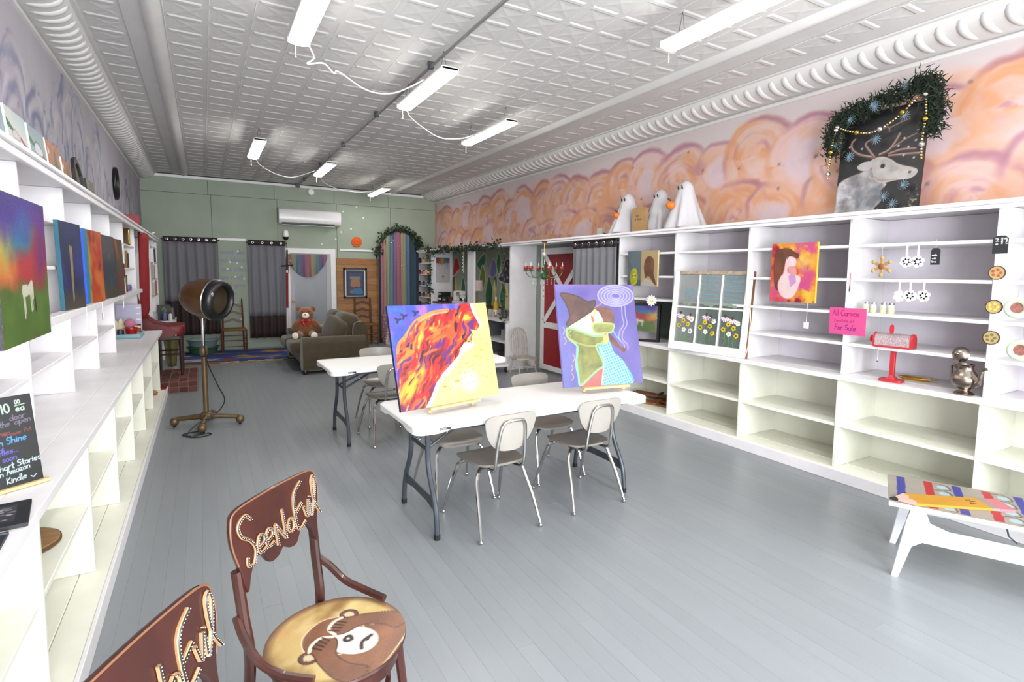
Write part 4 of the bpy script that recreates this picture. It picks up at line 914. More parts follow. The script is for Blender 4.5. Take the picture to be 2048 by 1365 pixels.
# ladder-back chairs
def ladder_chair(label, loc, rz, m_):
    t = thing('ladder_back_chair', label, 'chair', loc, rz, group='ladder-back chairs')
    for sx in (-1, 1):
        MB().tube([(sx*.19, .19, 0), (sx*.185, .195, .45), (sx*.175, .25, 1.0), (sx*.172, .258, 1.06)], [.017, .018, .015, .006], 8).build('back_post', m_, t); MB().tube([(sx*.215, -.19, 0), (sx*.215, -.19, .46)], .018, 8).build('front_leg', m_, t)
        for z in (.14, .26): MB().rod((sx*.215, -.19, z), (sx*.187, .193, z), .009, n=6).build('stretcher', m_, t)
    for z in (.12, .24, .34): MB().rod((-.215, -.19, z), (.215, -.19, z), .009, n=6).build('stretcher', m_, t)
    for k, z in enumerate((.58, .74, .90)):
        O = [(-.18, z-.02), (-.09, z-.005), (0, z+.025), (.09, z-.005), (.18, z-.02), (.18, z+.015), (.09, z+.045), (0, z+.075), (-.09, z+.045), (-.18, z+.015)]
        MB().at((0, .195+(z-.45)*.1, 0)).prism(spline(O, True, 3), 0, .012, 'xz').build('back_slat', m_, t, 30)
    m = MB(); superell(m, (0, 0, .45), (.225, .205, .022), .35, 8, 20); m.build('seat', mat('woven_rush', (150, 100, 56), .8, var=.25, vscale=30, stretch=(1, 6, 1)), t, 60)
    return t
lb = ladder_chair('brown ladder-back chair with rush seat between the two grey curtains', (.48, 12.32, 0), 0, mat('red_brown_wood', (104, 58, 38), .45, var=.2))
o = dup(lb, (3.14, 12.35, 0), .03, 'brown ladder-back chair against the knotty pine boards behind the sofa')
# blue play rug
def pic_rug():
    p = Pic(1.9, 1.75, 150, 140); p.C[:] = (44, 66, 140); p.mix(np.clip(p.n(2, 6, 3)-.5, 0, 1)*4, (70, 110, 180)); p.mix(np.clip(p.n(2, 5, 9)-.58, 0, 1)*8, (206, 150, 70)); p.mix(np.clip(p.n(2.2, 6, 15)-.62, 0, 1)*9, (222, 214, 206)); p.mix(np.clip(p.n(3, 5, 21)-.66, 0, 1)*9, (190, 60, 50))
    ck = ((np.floor(p.X*7)+np.floor(p.Y*14)) % 2 == 0); band = (p.Y < .22) & (p.X > .55); p.mix(band*1., (226, 218, 198)); p.mix(band*ck, (34, 34, 40)); p.mix((p.Y < .22) & (p.X <= .55), (150, 90, 60)); p.mix((p.Y < .03)*1., (206, 176, 92)); p.mix((p.Y > 1.70)*1., (70, 110, 70)); return p
o = panel('rug', pic_rug(), .012, vmat('woven_rug', .9, .5, 200), (.58, 10.66, .0125), 0, -PI/2, edge=(120, 100, 70)); tag(o, 'blue patterned play rug with checked edge lying before the curtains', 'rug')
# brick hearth with every brick its own piece
mortar = mat('grey_pink_mortar', (150, 128, 116), .9, var=.1); brickm = [mat('brick_%s' % n, c, .85, var=.2, vscale=14, bump=.4, bscale=50) for n, c in (('red', (118, 58, 48)), ('dark', (100, 50, 44)), ('rose', (130, 72, 60)))]
t = thing('brick_hearth', 'low brick hearth step under the red leather chair', 'hearth', (-.985, 8.44, 0))
MB().box(.0, .86, .012, 1.09, 0, .148).build('mortar_bed', mortar, t, 0)
rb = random.Random(4); bm = {}
for w, d, h, nm in ((.096, .012, .062, 'header'), (.2, .012, .062, 'stretcher'), (.096, .2, .012, 'top')):
    bm[nm] = [MB().box(-w/2, w/2, 0, d, 0, h, .004).mesh('brick', m_, 0) for m_ in brickm]
for i in range(8): inst(rb.choice(bm['header']), 'brick', t, (.055+i*.107, .0, .082), (0, 0, rb.uniform(-.02, .02)))
for i in range(8): inst(rb.choice(bm['header']), 'brick', t, (.055+i*.107, .0, .008), (0, 0, rb.uniform(-.02, .02)))
for j in range(5):
    for i in range(8): inst(rb.choice(bm['top']), 'brick', t, (.055+i*.107, .016+j*.212, .144), (0, 0, rb.uniform(-.02, .02)))
# red leather chair on the hearth
leath = mat('red_leather', (128, 18, 22), .5, var=.15, vscale=5, bump=.06, bscale=60); dk = mat('dark_walnut', (58, 34, 32), .45, var=.2)
t = thing('leather_chair', 'tall red leather chair with dark wooden legs by the left wall', 'chair', (-.56, 9.18, .157))
for x in (-.25, .24):
    for y in (-.23, .23): MB().tube([(x*1.02, y*1.05, 0), (x, y, .55)], [.016, .024], 8).build('leg', dk, t)
MB().box(-.26, .26, -.25, .25, .50, .56, .008).build('seat_rail', dk, t, 0)
for y in (-.24, .24): MB().rod((-.25, y, .3), (.245, y, .3), .012).build('stretcher', dk, t)
MB().rod((.243, -.24, .22), (.243, .24, .22), .012).build('stretcher', dk, t)
m = MB(); superell(m, (.04, 0, .63), (.26, .27, .085), .3); m.build('seat', leath, t, 60)
m = MB(); O = spline([(-.32, .55), (-.20, .60), (-.12, .68), (-.16, .82), (-.24, 1.0), (-.30, 1.22), (-.36, 1.22), (-.36, .9)], True, 4); m.prism(O, -.27, .27, 'xz'); m.build('backrest', leath, t, 50)
for y in (-.265, .265): m = MB(); O = spline([(-.34, .56), (.16, .56), (.18, .62), (.08, .70), (-.06, .74), (-.18, .86), (-.28, 1.05), (-.34, 1.05)], True, 4); m.prism(O, y-.03, y+.03, 'xz'); m.build('arm', leath, t, 50)
MB().box(-.2, .2, -.2722, -.2702, .562, .568).build('trim', chrome, t, 0)
# grey grommet curtains
greycl = mat('grey_curtain_cloth', (140, 140, 147), .8, var=.12, vscale=5, stretch=(1, 1, .15)); brownband = mat('dark_brown_band', (62, 44, 43), .8)
def curtain(label, loc, rz, w, z0, z1, folds, top=.10, bot=.0, amp=.03, grom=6, mt=None, sway=0., pinch=0.):
    t = thing('curtain', label, 'curtain', loc, rz, group='grommet curtains')
    def sheet(za, zb, name, mt_):
        nx, nz = folds*8, max(2, int((zb-za)/.12)); vs = []; fs = []
        for j in range(nz+1):
            z = za+(zb-za)*j/nz; k = (z1-z)/(z1-z0)
            for i in range(nx+1):
                u = i/nx; x = (u-.5)*w*(1-pinch*k*(1 if True else 0))+sway*k
                vs.append((x, amp*(.5+.5*k)*math.sin(u*folds*2*PI+.6*math.sin(3*k+u*4)), z))
        for j in range(nz):
            for i in range(nx): a = j*(nx+1)+i; fs.append((a, a+1, a+nx+2, a+nx+1))
        o = MB().add(vs, fs).build(name, mt_, t, 60); sd = o.modifiers.new('thick', 'SOLIDIFY'); sd.thickness = .003; return o
    sheet(z0+bot, z1-top, 'cloth', mt or greycl)
    hb = sheet(z1-top, z1, 'heading_band', brownband)
    if bot: sheet(z0, z0+bot, 'lower_band', brownband)
    for g in range(grom):
        x = (-.5+(g+.5)/grom)*w; m = MB(); m.at((x, -amp*.55-.012, z1-top*.5), (PI/2, 0, 0)); m.lathe([(.016, -.003), (.026, -.003), (.027, .002), (.024, .005), (.017, .005), (.016, -.003)], 14); m.build('grommet', silver, hb, 50)
    MB().rod((-w/2-.03, .0, z1-top*.5), (w/2+.03, .0, z1-top*.5), .012).build('rod', steel, t)
    return t
curtain('wide grey curtain with brown bands behind the hair dryer', (-.20, 12.58, 0), 0, .92, .34, 2.28, 6, .10, .68, .035, 7)
curtain('narrow grey curtain with brown bands right of the ladder-back chair', (1.16, 12.60, 0), 0, .72, .22, 2.27, 5, .11, .46, .03, 4)
curtain('grey curtain with brown heading beside the red barn door', (4.40, 5.675, 0), -PI/2, .92, .30, 2.085, 7, .10, 0., .022, 6)
redc = mat('red_velvet', (150, 14, 20), .75, var=.2, vscale=4, stretch=(1, 1, .2))
t = thing('curtain', 'bright red curtain hanging at the far end of the left bookcase', 'curtain', (-.66, 8.62, 0), PI/2)
vs = []; fs = []; nx, nz = 48, 14
for j in range(nz+1):
    z = 2.10-(2.10-1.0)*j/nz; k = j/nz
    for i in range(nx+1): u = i/nx; vs.append(((u-.5)*(.60-.12*k), .035*math.sin(u*6*2*PI+k*1.5)+.02*k, z+.10*k*(u)))
for j in range(nz):
    for i in range(nx): a = j*(nx+1)+i; fs.append((a, a+nx+1, a+nx+2, a+1))
o = MB().add(vs, fs).build('cloth', redc, t, 60); sd = o.modifiers.new('thick', 'SOLIDIFY'); sd.thickness = .004
MB().rod((-.35, 0, 2.085), (.35, 0, 2.085), .010).build('rod', steel, t)
# enamel tubs under the wide curtain
for i, (c, z, r, lab) in enumerate((((126, 150, 152), .155, .27, 'pale blue-grey basin under the wide curtain, on top'), ((60, 104, 76), .02, .27, 'green basin on the floor under the pale blue-grey one'))):
    o = MB().lathe([(0, 0), (r*.8, 0), (r*.95, .10), (r*1.02, .12), (r*1.06, .125), (r*1.03, .135), (r*.94, .11), (r*.78, .012), (0, .012)], 28, (-.06, 12.16, z), sy=.75).build('basin', mat('basin_%d' % i, c, .4)); tag(o, lab, 'basin', 'basins')

# ================================================================ BACK WALL
t = thing('air_conditioner', 'white wall-mounted air conditioner on the green back wall', 'air conditioner', (2.03, YB, 2.64))
m = MB(); O = spline([(0, .02), (-.14, .0), (-.20, .05), (-.215, .14), (-.205, .25), (-.15, .305), (0, .31)], True, 4); m.prism(O, -.63, .63, 'yz'); m.build('casing', mat('ac_white', (228, 226, 226), .22), t, 40)
MB().box(-.57, .50, -.185, -.05, -.008, .03, .003).build('outlet', black, t, 0); MB().at((0, -.13, -.005), (.35, 0, 0)).box(-.57, .50, -.07, .04, -.006, .002, .002).build('louvre', mat('ac_white', (228, 226, 226)), t, 0); MB().box(-.56, .56, -.15, -.02, .305, .325, .003).build('grille', mat('ac_grey', (186, 184, 184), .5), t, 0)
tag(MB().lathe([(0, 0), (.065, 0), (.07, -.012), (.055, -.035), (0, -.038)], 20).build('smoke_detector', mat('detector_white', (232, 230, 228), .4), loc=(2.08, YB-.001, 3.355), rot=(-PI/2, 0, 0)), 'round white smoke detector high on the back wall', 'detector')
t = thing('round_ornament', 'round orange ruffled ornament on the back wall under the air conditioner', 'ornament', (3.04, YB-.002, 2.315)); of = mat('orange_felt', (226, 96, 30), .8, var=.2, vscale=30)
m = MB(); m.at((0, 0, 0), (PI/2, 0, 0)); m.lathe([(0, .0), (.10, 0), (.10, .02), (0, .02)], 20); m.build('disc', of, t)
for k in range(18): a = k*2*PI/18; m = MB(); m.at((math.cos(a)*.085, -.018, math.sin(a)*.085)); superell(m, (0, 0, 0), (.032, .012, .032), .9, 6, 8); m.build('petal', of, t, 60)
for k in range(9): a = k*2*PI/9; m = MB(); m.at((math.cos(a)*.042, -.028, math.sin(a)*.042)); superell(m, (0, 0, 0), (.03, .012, .03), .9, 6, 8); m.build('petal', of, t, 60)
# glazed door with white casing
t = struct(thing('door_1', None, None, (0, 0, 0))); t.pop('label', None)
for b in ((1.50, 1.615, .0, 2.02), (2.455, 2.565, .0, 2.02), (1.50, 2.565, 2.015, 2.13)): MB().box(b[0], b[1], YB-.03, YB, b[2], b[3], .005).build('casing', white, t, 0)
dw = mat('door_pale_grey', (206, 206, 212), .5)
for b in ((1.617, 1.70, .01, 2.01), (2.36, 2.453, .01, 2.01), (1.70, 2.36, .01, .46), (1.70, 2.36, 1.95, 2.01)): MB().box(b[0], b[1], YB-.022, YB-.004, b[2], b[3], .003).build('door_rail', dw, t, 0)
MB().box(1.70, 2.36, YB-.012, YB-.006, .46, 1.95).build('pane', mat('frosted_grey_pane', (150, 152, 160), .3, var=.06, vscale=4, stretch=(3, 1, .3)), t, 0); MB().ball((1.66, YB-.05, .98), .026, 8).build('door_knob', gold, t)
# rainbow gauze swag over the door
RB = [(186, 124, 138), (196, 152, 128), (178, 176, 140), (124, 156, 150), (116, 132, 172), (140, 116, 158), (184, 116, 144)]
def rbcol(p, n, seed=1):
    k = (p.u*n+(p.n(3, 1, seed)-.5)*.3) % len(RB); a = np.floor(k).astype(int) % len(RB); R = np.array(RB, float); p.C[:] = R[a]*.6+R[(a+1) % len(RB)]*.4; p.C *= (.86+.2*p.n(30, 1.5, seed+3))[:, None]
t = thing('rainbow_scarf', 'rainbow gauze scarf draped across the top of the glazed door', 'scarf', (1.97, YB-.075, 2.0))
p = Pic(.82, .5, 70, 40); rbcol(p, 14, 4); o = panel('gauze', p, 0, MATTE, (0, 0, -.5), 0, parent=t)
for v in o.data.vertices:
    u = v.co.x/.82+.5; k = 1-v.co.z/.5; bot = .5*(math.sin(min(1, max(0, (u*1.0)))*PI*.93+.14))**.7 if u > .04 else .40; v.co.z = .5-k*min(.5, bot); v.co.y = .015*math.sin(u*40)*(.4+k)-.03*k*math.sin(u*PI)
sd = o.modifiers.new('thick', 'SOLIDIFY'); sd.thickness = .002
t2 = MB()
for k in range(14): u = (k+.5)/14; t2.ball(((u-.5)*.8, -.05, -.12-.33*math.sin(u*PI*.93+.1)*(.4+.6*((k*7) % 5)/4)), .007, 4)
t2.build('glass_beads', silver, t)
# knotty pine boards, poster, rail, sword, camera
knot = mat('knotty_pine', (196, 136, 70), .5, var=.28, vscale=5, stretch=(1, 1, 6)); knot2 = mat('knotty_pine_b', (184, 120, 58), .5, var=.3, vscale=6, stretch=(1, 1, 6))
t = thing('pine_panelling', 'orange knotty pine boarding on the back wall around the framed poster', 'panel', (2.585, YB-.02, 0))
for i in range(13): MB().box(0, .935, 0, .018, .02+i*.1475, .02+(i+1)*.1475-.003, .003).build('plank', knot if i % 2 else knot2, t, 0)
def pic_poster():
    p = Pic(.44, .60, 60, 84); p.C[:] = (44, 62, 82); p.mix(p.n(6, 6, 2)*.5, (30, 40, 60)); p.mix(((np.abs(p.u-.5) < .36) & (p.v > .1) & (p.v < .88))*.7, (64, 84, 132)); p.poly([(.28, .38), (.30, .62), (.42, .66), (.58, .66), (.72, .60), (.74, .36)], (196, 130, 84), .95); p.mix(((np.abs(p.u-.5) < .27) & (np.abs(p.v-.7) < .05))*.8, (176, 160, 140)); p.mix(((np.abs(p.u-.5) < .22) & (np.abs(p.v-.635) < .02))*.8, (150, 130, 110))
    p.poly([(.34, .10), (.40, .28), (.60, .32), (.84, .26), (.86, .08)], (70, 126, 178), .95); p.dot((.55, .33), .022, (30, 26, 40)); p.poly([(.22, .12), (.24, .22), (.34, .24), (.36, .12)], (190, 110, 80), .9); return p
t = thing('framed_poster', 'framed dark blue poster in a black frame hung on the pine boards', 'poster', (2.99, YB-.04, 1.03))
for b in ((-.265, -.225, 0, .69), (.225, .265, 0, .69), (-.265, .265, 0, .04), (-.265, .265, .65, .69)): MB().box(b[0], b[1], -.02, .018, b[2], b[3], .004).build('frame', black, t, 0)
for b in ((-.225, -.205, .04, .65), (.205, .225, .04, .65), (-.225, .225, .04, .055), (-.225, .225, .635, .65)): MB().box(b[0], b[1], -.002, .004, b[2], b[3]).build('mat_board', white, t, 0)
p = pic_poster(); panel('print', p, 0, BOARD, (0, .0, .045), 0, parent=t)
t = thing('dome_camera', 'white and black dome camera on the wall over the sword', 'camera', (1.54, YB-.06, 2.36)); MB().lathe([(0, .0), (.05, .0), (.058, .06), (.045, .13), (0, .14)], 18).build('housing', lamp_white, t); MB().lathe([(0, -.07), (.035, -.06), (.058, -.02), (.06, .002), (0, .002)], 18).build('dome', black, t)
t = thing('sword', 'red and white toy sword with a black hilt leaning beside the glazed door', 'sword', (1.50, 12.50, .30)); MB().tube([(0, 0, 0), (.035, .06, 1.35)], [.016, .020], 8).build('blade', mat('white_plastic', (230, 226, 224), .4), t)
MB().tube([(.018, .012, .55), (.036, .043, 1.3)], .022, 8).build('red_wrap', mat('red_plastic', (176, 40, 50), .4), t); MB().tube([(.036, .06, 1.34), (.05, .085, 1.78)], .016, 8).build('grip', black, t); MB().rod((-.07, .062, 1.44), (.16, .07, 1.46), .014).build('cross_guard', black, t); cord([(1.54, YB-.05, 2.30), (1.55, YB-.04, 2.2), (1.56, YB-.05, 2.08)], 'thin black cable hanging below the dome camera', .004, black)
# white stars/paper snowflakes sticking to the green wall: small discs
fl = MB().lathe([(0, 0), (.022, 0), (.018, -.004), (0, -.005)], 7).mesh('paper_flower', mat('paper_white', (226, 228, 220), .7), 50)
for i, (x, z) in enumerate(((2.75, 2.98), (2.92, 2.60), (2.70, 2.52), (2.58, 2.36), (2.28, 2.24), (3.05, 3.10), (3.2, 2.86), (.62, 2.03), (.47, 1.80), (.60, 1.78), (.42, 1.66), (.68, 1.70), (.56, 1.50), (.72, 1.46), (.64, .62), (.55, .95))):
    o = D.objects.new('paper_flower', fl); COL.objects.link(o); o.location = (x, YB-.001, z); o.rotation_euler = (-PI/2, i*.7, 0); tag(o, 'little white paper flower stuck on the sage green back wall', 'paper flower', 'paper flowers on the back wall')
# lavender stencilled words between the curtains: part of the wall paint
p = Pic(.48, 1.3, 90, 200); p.C[:] = (184, 196, 177)
for k, (tx, zz) in enumerate((('some days', 1.02), ('we bloom', .86), ('and others', .66), ('we rest', .50), ('and grow', .34), ('again', .18))): p.text(tx, .03, zz, .105, (170, 160, 206), .012, var=.03)
panel('stencilled_words', p, 0, MATTE, (.51, YB-.003, .95), 0, parent=wb, k=.62)
# ---- arch with the rainbow bead curtain, garlanded
leafm = [mat('ivy_green', (58, 84, 46), .6, var=.2), mat('ivy_dark', (38, 58, 34), .6)]
def garland(parent, path, name='leaf_garland', n=120, spread=.05, size=.035, seed=1, mts=None):
    P = spline3(path, 8); r_ = random.Random(seed); L = [MB(), MB()]
    for k in range(n):
        q = r_.random()*(len(P)-1); i = int(q); p_ = P[i].lerp(P[min(i+1, len(P)-1)], q-i); p_ = p_+Vector((r_.gauss(0, spread), r_.gauss(0, spread*.6), r_.gauss(0, spread))); s_ = size*r_.uniform(.6, 1.3); m = L[k % 2]
        m.at(p_, (r_.uniform(0, 6.3), r_.uniform(0, 6.3), r_.uniform(0, 6.3))); m.add([(0, 0, 0), (s_*.45, s_*.5, .008), (0, s_*1.2, 0), (-s_*.45, s_*.5, .008), (0, s_*.55, -.004)], [(0, 1, 4), (1, 2, 4), (2, 3, 4), (3, 0, 4)])
    for m, mt_ in zip(L, mts or leafm): m.build('leaves', mt_, parent, 0)['kind'] = 'stuff'
    MB().tube(P, .006, 5).build('stem', mat('vine_brown', (78, 66, 40), .8), parent)
t = thing('arch_portal', 'narrow dark archway against the back wall behind the rainbow strands', 'arch', (3.945, 12.40, 0))
O = [(-.50, 0), (-.50, 2.05), (-.46, 2.3), (-.34, 2.5), (-.15, 2.62), (.05, 2.65), (.25, 2.6), (.40, 2.46), (.48, 2.25), (.50, 2.05), (.50, 0), (.46, 0), (.46, 2.05), (.43, 2.22), (.35, 2.4), (.2, 2.53), (.05, 2.57), (-.13, 2.55), (-.3, 2.44), (-.42, 2.26), (-.46, 2.05), (-.46, 0)]
O = [(a*.93, b) for a, b in O]; MB().prism(O, 0, .06, 'xz').build('arch_frame', mat('arch_navy', (34, 34, 58), .6), t, 0); MB().prism([(a*.93, b) for a, b in [(-.46, 0), (-.46, 2.05), (-.42, 2.26), (-.3, 2.44), (-.13, 2.55), (.05, 2.57), (.2, 2.53), (.35, 2.4), (.43, 2.22), (.46, 2.05), (.46, 0)]], .05, .06, 'xz').build('arch_back', mat('arch_teal', (54, 86, 100), .7), t, 0)
garland(t, [(-.50, .0, 2.0), (-.47, -.02, 2.25), (-.34, -.03, 2.5), (-.1, -.03, 2.63), (.13, -.03, 2.63), (.34, -.03, 2.5), (.44, -.02, 2.34), (.46, -.02, 2.24)], n=420, spread=.045, size=.06, seed=3)
t = thing('strand_curtain', 'rainbow strand curtain with glass beads hanging in the archway', 'curtain', (3.87, 12.36, 0))
for i in range(28):
    u = i/27; x = -.36+.66*u; top = 2.55-.9*max(0, abs(x-.06)-.05)**2*2.2; c = RB[int(u*11.9) % 7]; MB().box(x-.0105, x+.0105, -.003+.012*math.sin(i*1.9), .003+.012*math.sin(i*1.9), .10, top).build('strand', mat('strand_%d' % (int(u*11.9) % 7), c, .7), t, 0)
m = MB()
for i in range(26): m.ball((-.32+(i*37 % 60)/100., -.016, .5+(i*53 % 190)/100.), .009, 4)
m.build('glass_beads', silver, t)
# red and white present boxes stacked beside the arch
rw = mat('gift_red', (150, 26, 34), .6, var=.35, vscale=18, col2=(226, 214, 210)); rw2 = mat('gift_white', (222, 212, 208), .6, var=.3, vscale=20, col2=(160, 40, 44))
for i, (z, h, w_) in enumerate(((0, .17, .26), (.171, .17, .24), (.342, .17, .22), (.513, .16, .20))):
    t = thing('gift_box', ('bottom one', 'second from the bottom', 'third from the bottom', 'topmost')[i]+' of the red and white gift boxes beside the archway', 'box', (3.62, 12.14, z), .1*i, group='gift boxes'); MB().box(-w_/2, w_/2, -w_/2, w_/2, 0, h-.04, .005).build('box_body', rw2, t, 0); MB().box(-w_/2-.006, w_/2+.006, -w_/2-.006, w_/2+.006, h-.04, h-.001, .005).build('lid', rw, t, 0)
# ================================================================ THINGS ON THE LEFT SIDE
LW = PI/2
def pic_horse():
    p = Pic(.72, .60, 130, 108); n1 = p.n(5, 5, 2); n2 = p.n(9, 9, 4); v = p.v+(n1-.5)*.28; u = p.u+(n2-.5)*.25
    p.C[:] = (86, 120, 46); p.mix(np.clip(n2*2-.6, 0, 1)*.6, (110, 144, 60)); p.mix(np.clip(p.n(4, 14, 9)*2-.8, 0, 1)*.5, (92, 104, 50))
    p.mix(np.clip((v-.40)*9, 0, 1), (196, 60, 66)); p.mix(np.clip((v-.40)*9, 0, 1)*np.clip((.42-u)*4, 0, 1), (232, 142, 66)); p.mix(np.clip((v-.45)*9, 0, 1)*np.clip((u-.62)*5, 0, 1), (132, 44, 108)); p.mix(np.clip((v-.50)*6, 0, 1)*np.clip((.3-u)*5, 0, 1)*.8, (210, 196, 90)); p.mix(np.clip((v-.40)*8, 0, 1)*np.clip((.55-v)*6, 0, 1)*np.clip((u-.55)*4, 0, 1)*.8, (150, 44, 66))
    p.mix(np.clip((v-.60)*7, 0, 1)*np.clip(1.2-abs(u-.42)*3, 0, 1), (52, 146, 176)); p.mix(np.clip((v-.72)*6, 0, 1), (84, 58, 168)); p.mix(np.clip((v-.70)*5, 0, 1)*np.clip((u-.6)*5, 0, 1), (118, 50, 150)); p.mix(np.clip((v-.84)*8, 0, 1)*.7, (66, 46, 128))
    w = (232, 226, 206); p.poly([(.40, .385), (.44, .40), (.52, .392), (.56, .41), (.60, .43), (.625, .40), (.63, .30), (.61, .285), (.59, .33), (.55, .32), (.46, .315), (.42, .30), (.395, .33)], w)
    for a in ((.415, .31, .43, .17), (.44, .31, .45, .20), (.56, .32, .575, .21), (.585, .33, .60, .22)): p.line([a[:2], a[2:]], .014, w)
    p.line([(.655, .30), (.665, .21)], .022, (40, 50, 36)); return p
tag(panel('canvas_painting', pic_horse(), .018, PAINT, (-.652, 3.052, 1.332), LW, edge=(38, 30, 40)), 'large canvas of a small white horse under a rainbow sky, nearest on the left', 'painting')
def pic_tower():
    p = Pic(.44, .525, 70, 84); p.C[:] = (34, 46, 84); p.mix(np.clip(p.n(6, 4, 3)-.4, 0, 1)*2.5, (52, 56, 130)); p.mix(np.clip((.25-p.v)*5, 0, 1), (98, 96, 62)); p.mix(np.clip((.32-p.v)*4, 0, 1)*p.n(9, 9, 7), (70, 62, 72)); p.poly([(.40, .08), (.46, .10), (.54, .72), (.40, .74)], (164, 136, 110), var=.1); return p
def pic_blaze():
    p = Pic(.50, .525, 80, 84); p.C[:] = (206, 66, 34); p.mix(np.clip(p.n(6, 6, 3)-.45, 0, 1)*4, (230, 118, 44)); p.mix(np.clip(p.n(8, 8, 6)-.6, 0, 1)*6, (150, 40, 40)); p.mix(np.clip((.36-p.u+(p.n(4, 6, 8)-.5)*.3)*8, 0, 1), (196, 170, 60)); p.mix(np.clip((.26-p.u+(p.n(4, 6, 9)-.5)*.25)*8, 0, 1), (46, 140, 190)); p.mix(np.clip((.30-p.v)*2, 0, 1)*np.clip(p.n(10, 10, 4)*3-1, 0, 1)*np.clip((p.u-.3)*5, 0, 1), (222, 160, 60)); return p
def pic_dusk():
    p = Pic(.50, .525, 70, 84); p.C[:] = (92, 84, 90); p.mix(np.clip((.75-p.v)*4, 0, 1), (50, 66, 78)); p.mix(np.clip((.32-p.v)*4, 0, 1), (88, 76, 60)); p.mix(np.clip(p.n(6, 9, 5)-.55, 0, 1)*4, (70, 96, 110)); p.dot((.6, .66), .03, (110, 130, 120), .6); return p
def pic_floral():
    p = Pic(.48, .525, 70, 84); p.C[:] = (96, 84, 56); p.mix(np.clip((.45-p.u)*4, 0, 1), (52, 50, 62)); p.mix(np.clip(p.n(8, 8, 5)-.52, 0, 1)*6*np.clip((.5-p.v)*3+.4, 0, 1), (146, 36, 44)); p.mix(np.clip(p.n(9, 9, 9)-.5, 0, 1)*6*np.clip((p.v-.6)*4, 0, 1), (204, 92, 40)); p.mix(np.clip(p.n(9, 9, 12)-.6, 0, 1)*5, (56, 92, 52)); return p
for pc, y, w_, e_, lb_ in ((pic_tower(), 4.27, .44, (34, 92, 110), 'dark blue canvas of a tan tower on the left shelf ledge'), (pic_blaze(), 5.04, .5, (52, 92, 214), 'blue-edged canvas blazing orange on the left shelf ledge'), (pic_dusk(), 5.72, .5, (46, 190, 164), 'dusky grey canvas with turquoise edges on the left shelf ledge'), (pic_floral(), 6.31, .48, (48, 44, 50), 'dark canvas of red and orange flowers, farthest on the left shelf ledge')):
    tag(panel('canvas_painting', pc, .022, PAINT, (-.688, y, 1.393), LW-.07, -.02, edge=e_), lb_, 'painting')
# white price tags on strings
tagm = mat('tag_card', (240, 238, 236), .6)
def price_tag(x, y, z, L, rz, label, lx=0.):
    t = thing('price_tag', label, 'tag', (x, y, z), rz, group='white price tags'); MB().box(-.022, .022, -.0015, .0015, -.055, 0, .0008).build('card', tagm, t, 0); MB().rod((0, 0, -.004), (lx, 0, L), .0012, n=4).build('string', tagm, t)
price_tag(-.664, 4.43, 1.30, .09, LW, 'white price tag hanging under the tower canvas'); price_tag(-.664, 5.06, 1.31, .08, LW+.3, 'white price tag hanging under the orange canvas'); price_tag(-.664, 6.30, 1.33, .06, LW, 'white price tag hanging under the flower canvas')
price_tag(4.405, 2.74, 1.26, .16, -LW, 'white price tag hanging on a string below the mother canvas')
# far bay of the left bookcase
def book(x, y, z, w, h, d, col, label, lean=0.):
    t = thing('book', label, 'book', (x, y, z), LW, group='books in the far bay', ry=0); b = mat('book_%d_%d_%d' % col, col, .5)
    m = MB(); m.at((0, 0, 0), (0, lean, 0)); m.box(-w/2, w/2, 0, .004, 0, h).box(-w/2, -w/2+.003, 0, d, 0, h).box(w/2-.003, w/2, 0, d, 0, h); m.build('cover', b, t, 0)
    m = MB(); m.at((0, 0, 0), (0, lean, 0)); m.box(-w/2+.003, w/2-.003, .004, d-.006, .004, h-.004); m.build('pages', mat('paper_cream', (232, 226, 208), .8), t, 0)
for i, (c, w_, h_, lb_) in enumerate((((28, 28, 32), .035, .19, 'slim black book at the left end of the upper row'), ((236, 232, 226), .05, .19, 'white book beside the slim black one'), ((206, 196, 170), .04, .18, 'cream book in the upper row'), ((226, 190, 80), .05, .20, 'yellow book in the upper row behind the red curtain'), ((186, 96, 50), .04, .19, 'rust-brown book in the upper row'), ((120, 110, 96), .05, .17, 'grey-brown book at the right end of the upper row'))):
    book(-.76, 7.42+i*.09, 1.653, w_, h_, .15, c, lb_)
for i, (c, w_, h_, lb_) in enumerate((((226, 196, 60), .06, .20, 'broad yellow book on the lower shelf by the red curtain'), ((206, 180, 70), .05, .19, 'mustard book on the lower shelf'), ((66, 70, 84), .04, .20, 'dark slate book on the lower shelf'))):
    book(-.76, 7.44+i*.085, 1.368, w_, h_, .15, c, lb_)
tag(MB().lathe([(0, 0), (.035, 0), (.045, .05), (.04, .09), (.036, .09), (.03, .01), (0, .01)], 14, (-.78, 7.80, 1.368)).build('cup', mat('lilac_cup', (130, 120, 186), .4)), 'small lilac cup at the end of the lower book shelf', 'cup')
t = thing('picture_frame', 'gilt-edged picture standing on the top shelf of the far bay', 'picture frame', (-.78, 7.80, 1.916), LW-.5)
for b in ((-.075, -.055, 0, .20), (.055, .075, 0, .20), (-.075, .075, 0, .02), (-.075, .075, .18, .20)): MB().box(b[0], b[1], -.012, .012, b[2], b[3], .003).build('frame', gold, t, 0)
MB().box(-.056, .056, 0, .006, .018, .182).build('picture', mat('brown_print', (104, 78, 56), .5, var=.3, vscale=20), t, 0)
t = thing('hanging_ornament', 'dark red bird-shaped ornament hanging beside the flower canvas', 'ornament', (-.70, 6.72, 1.60), LW); m = MB(); superell(m, (0, 0, 0), (.05, .018, .06), .9, 8, 12); superell(m, (.02, 0, .07), (.03, .016, .03), .9, 8, 12); m.build('body', mat('dark_red_felt', (122, 30, 34), .8), t, 60); MB().rod((.02, 0, .09), (.02, 0, .29), .0015, n=4).build('string', tagm, t)
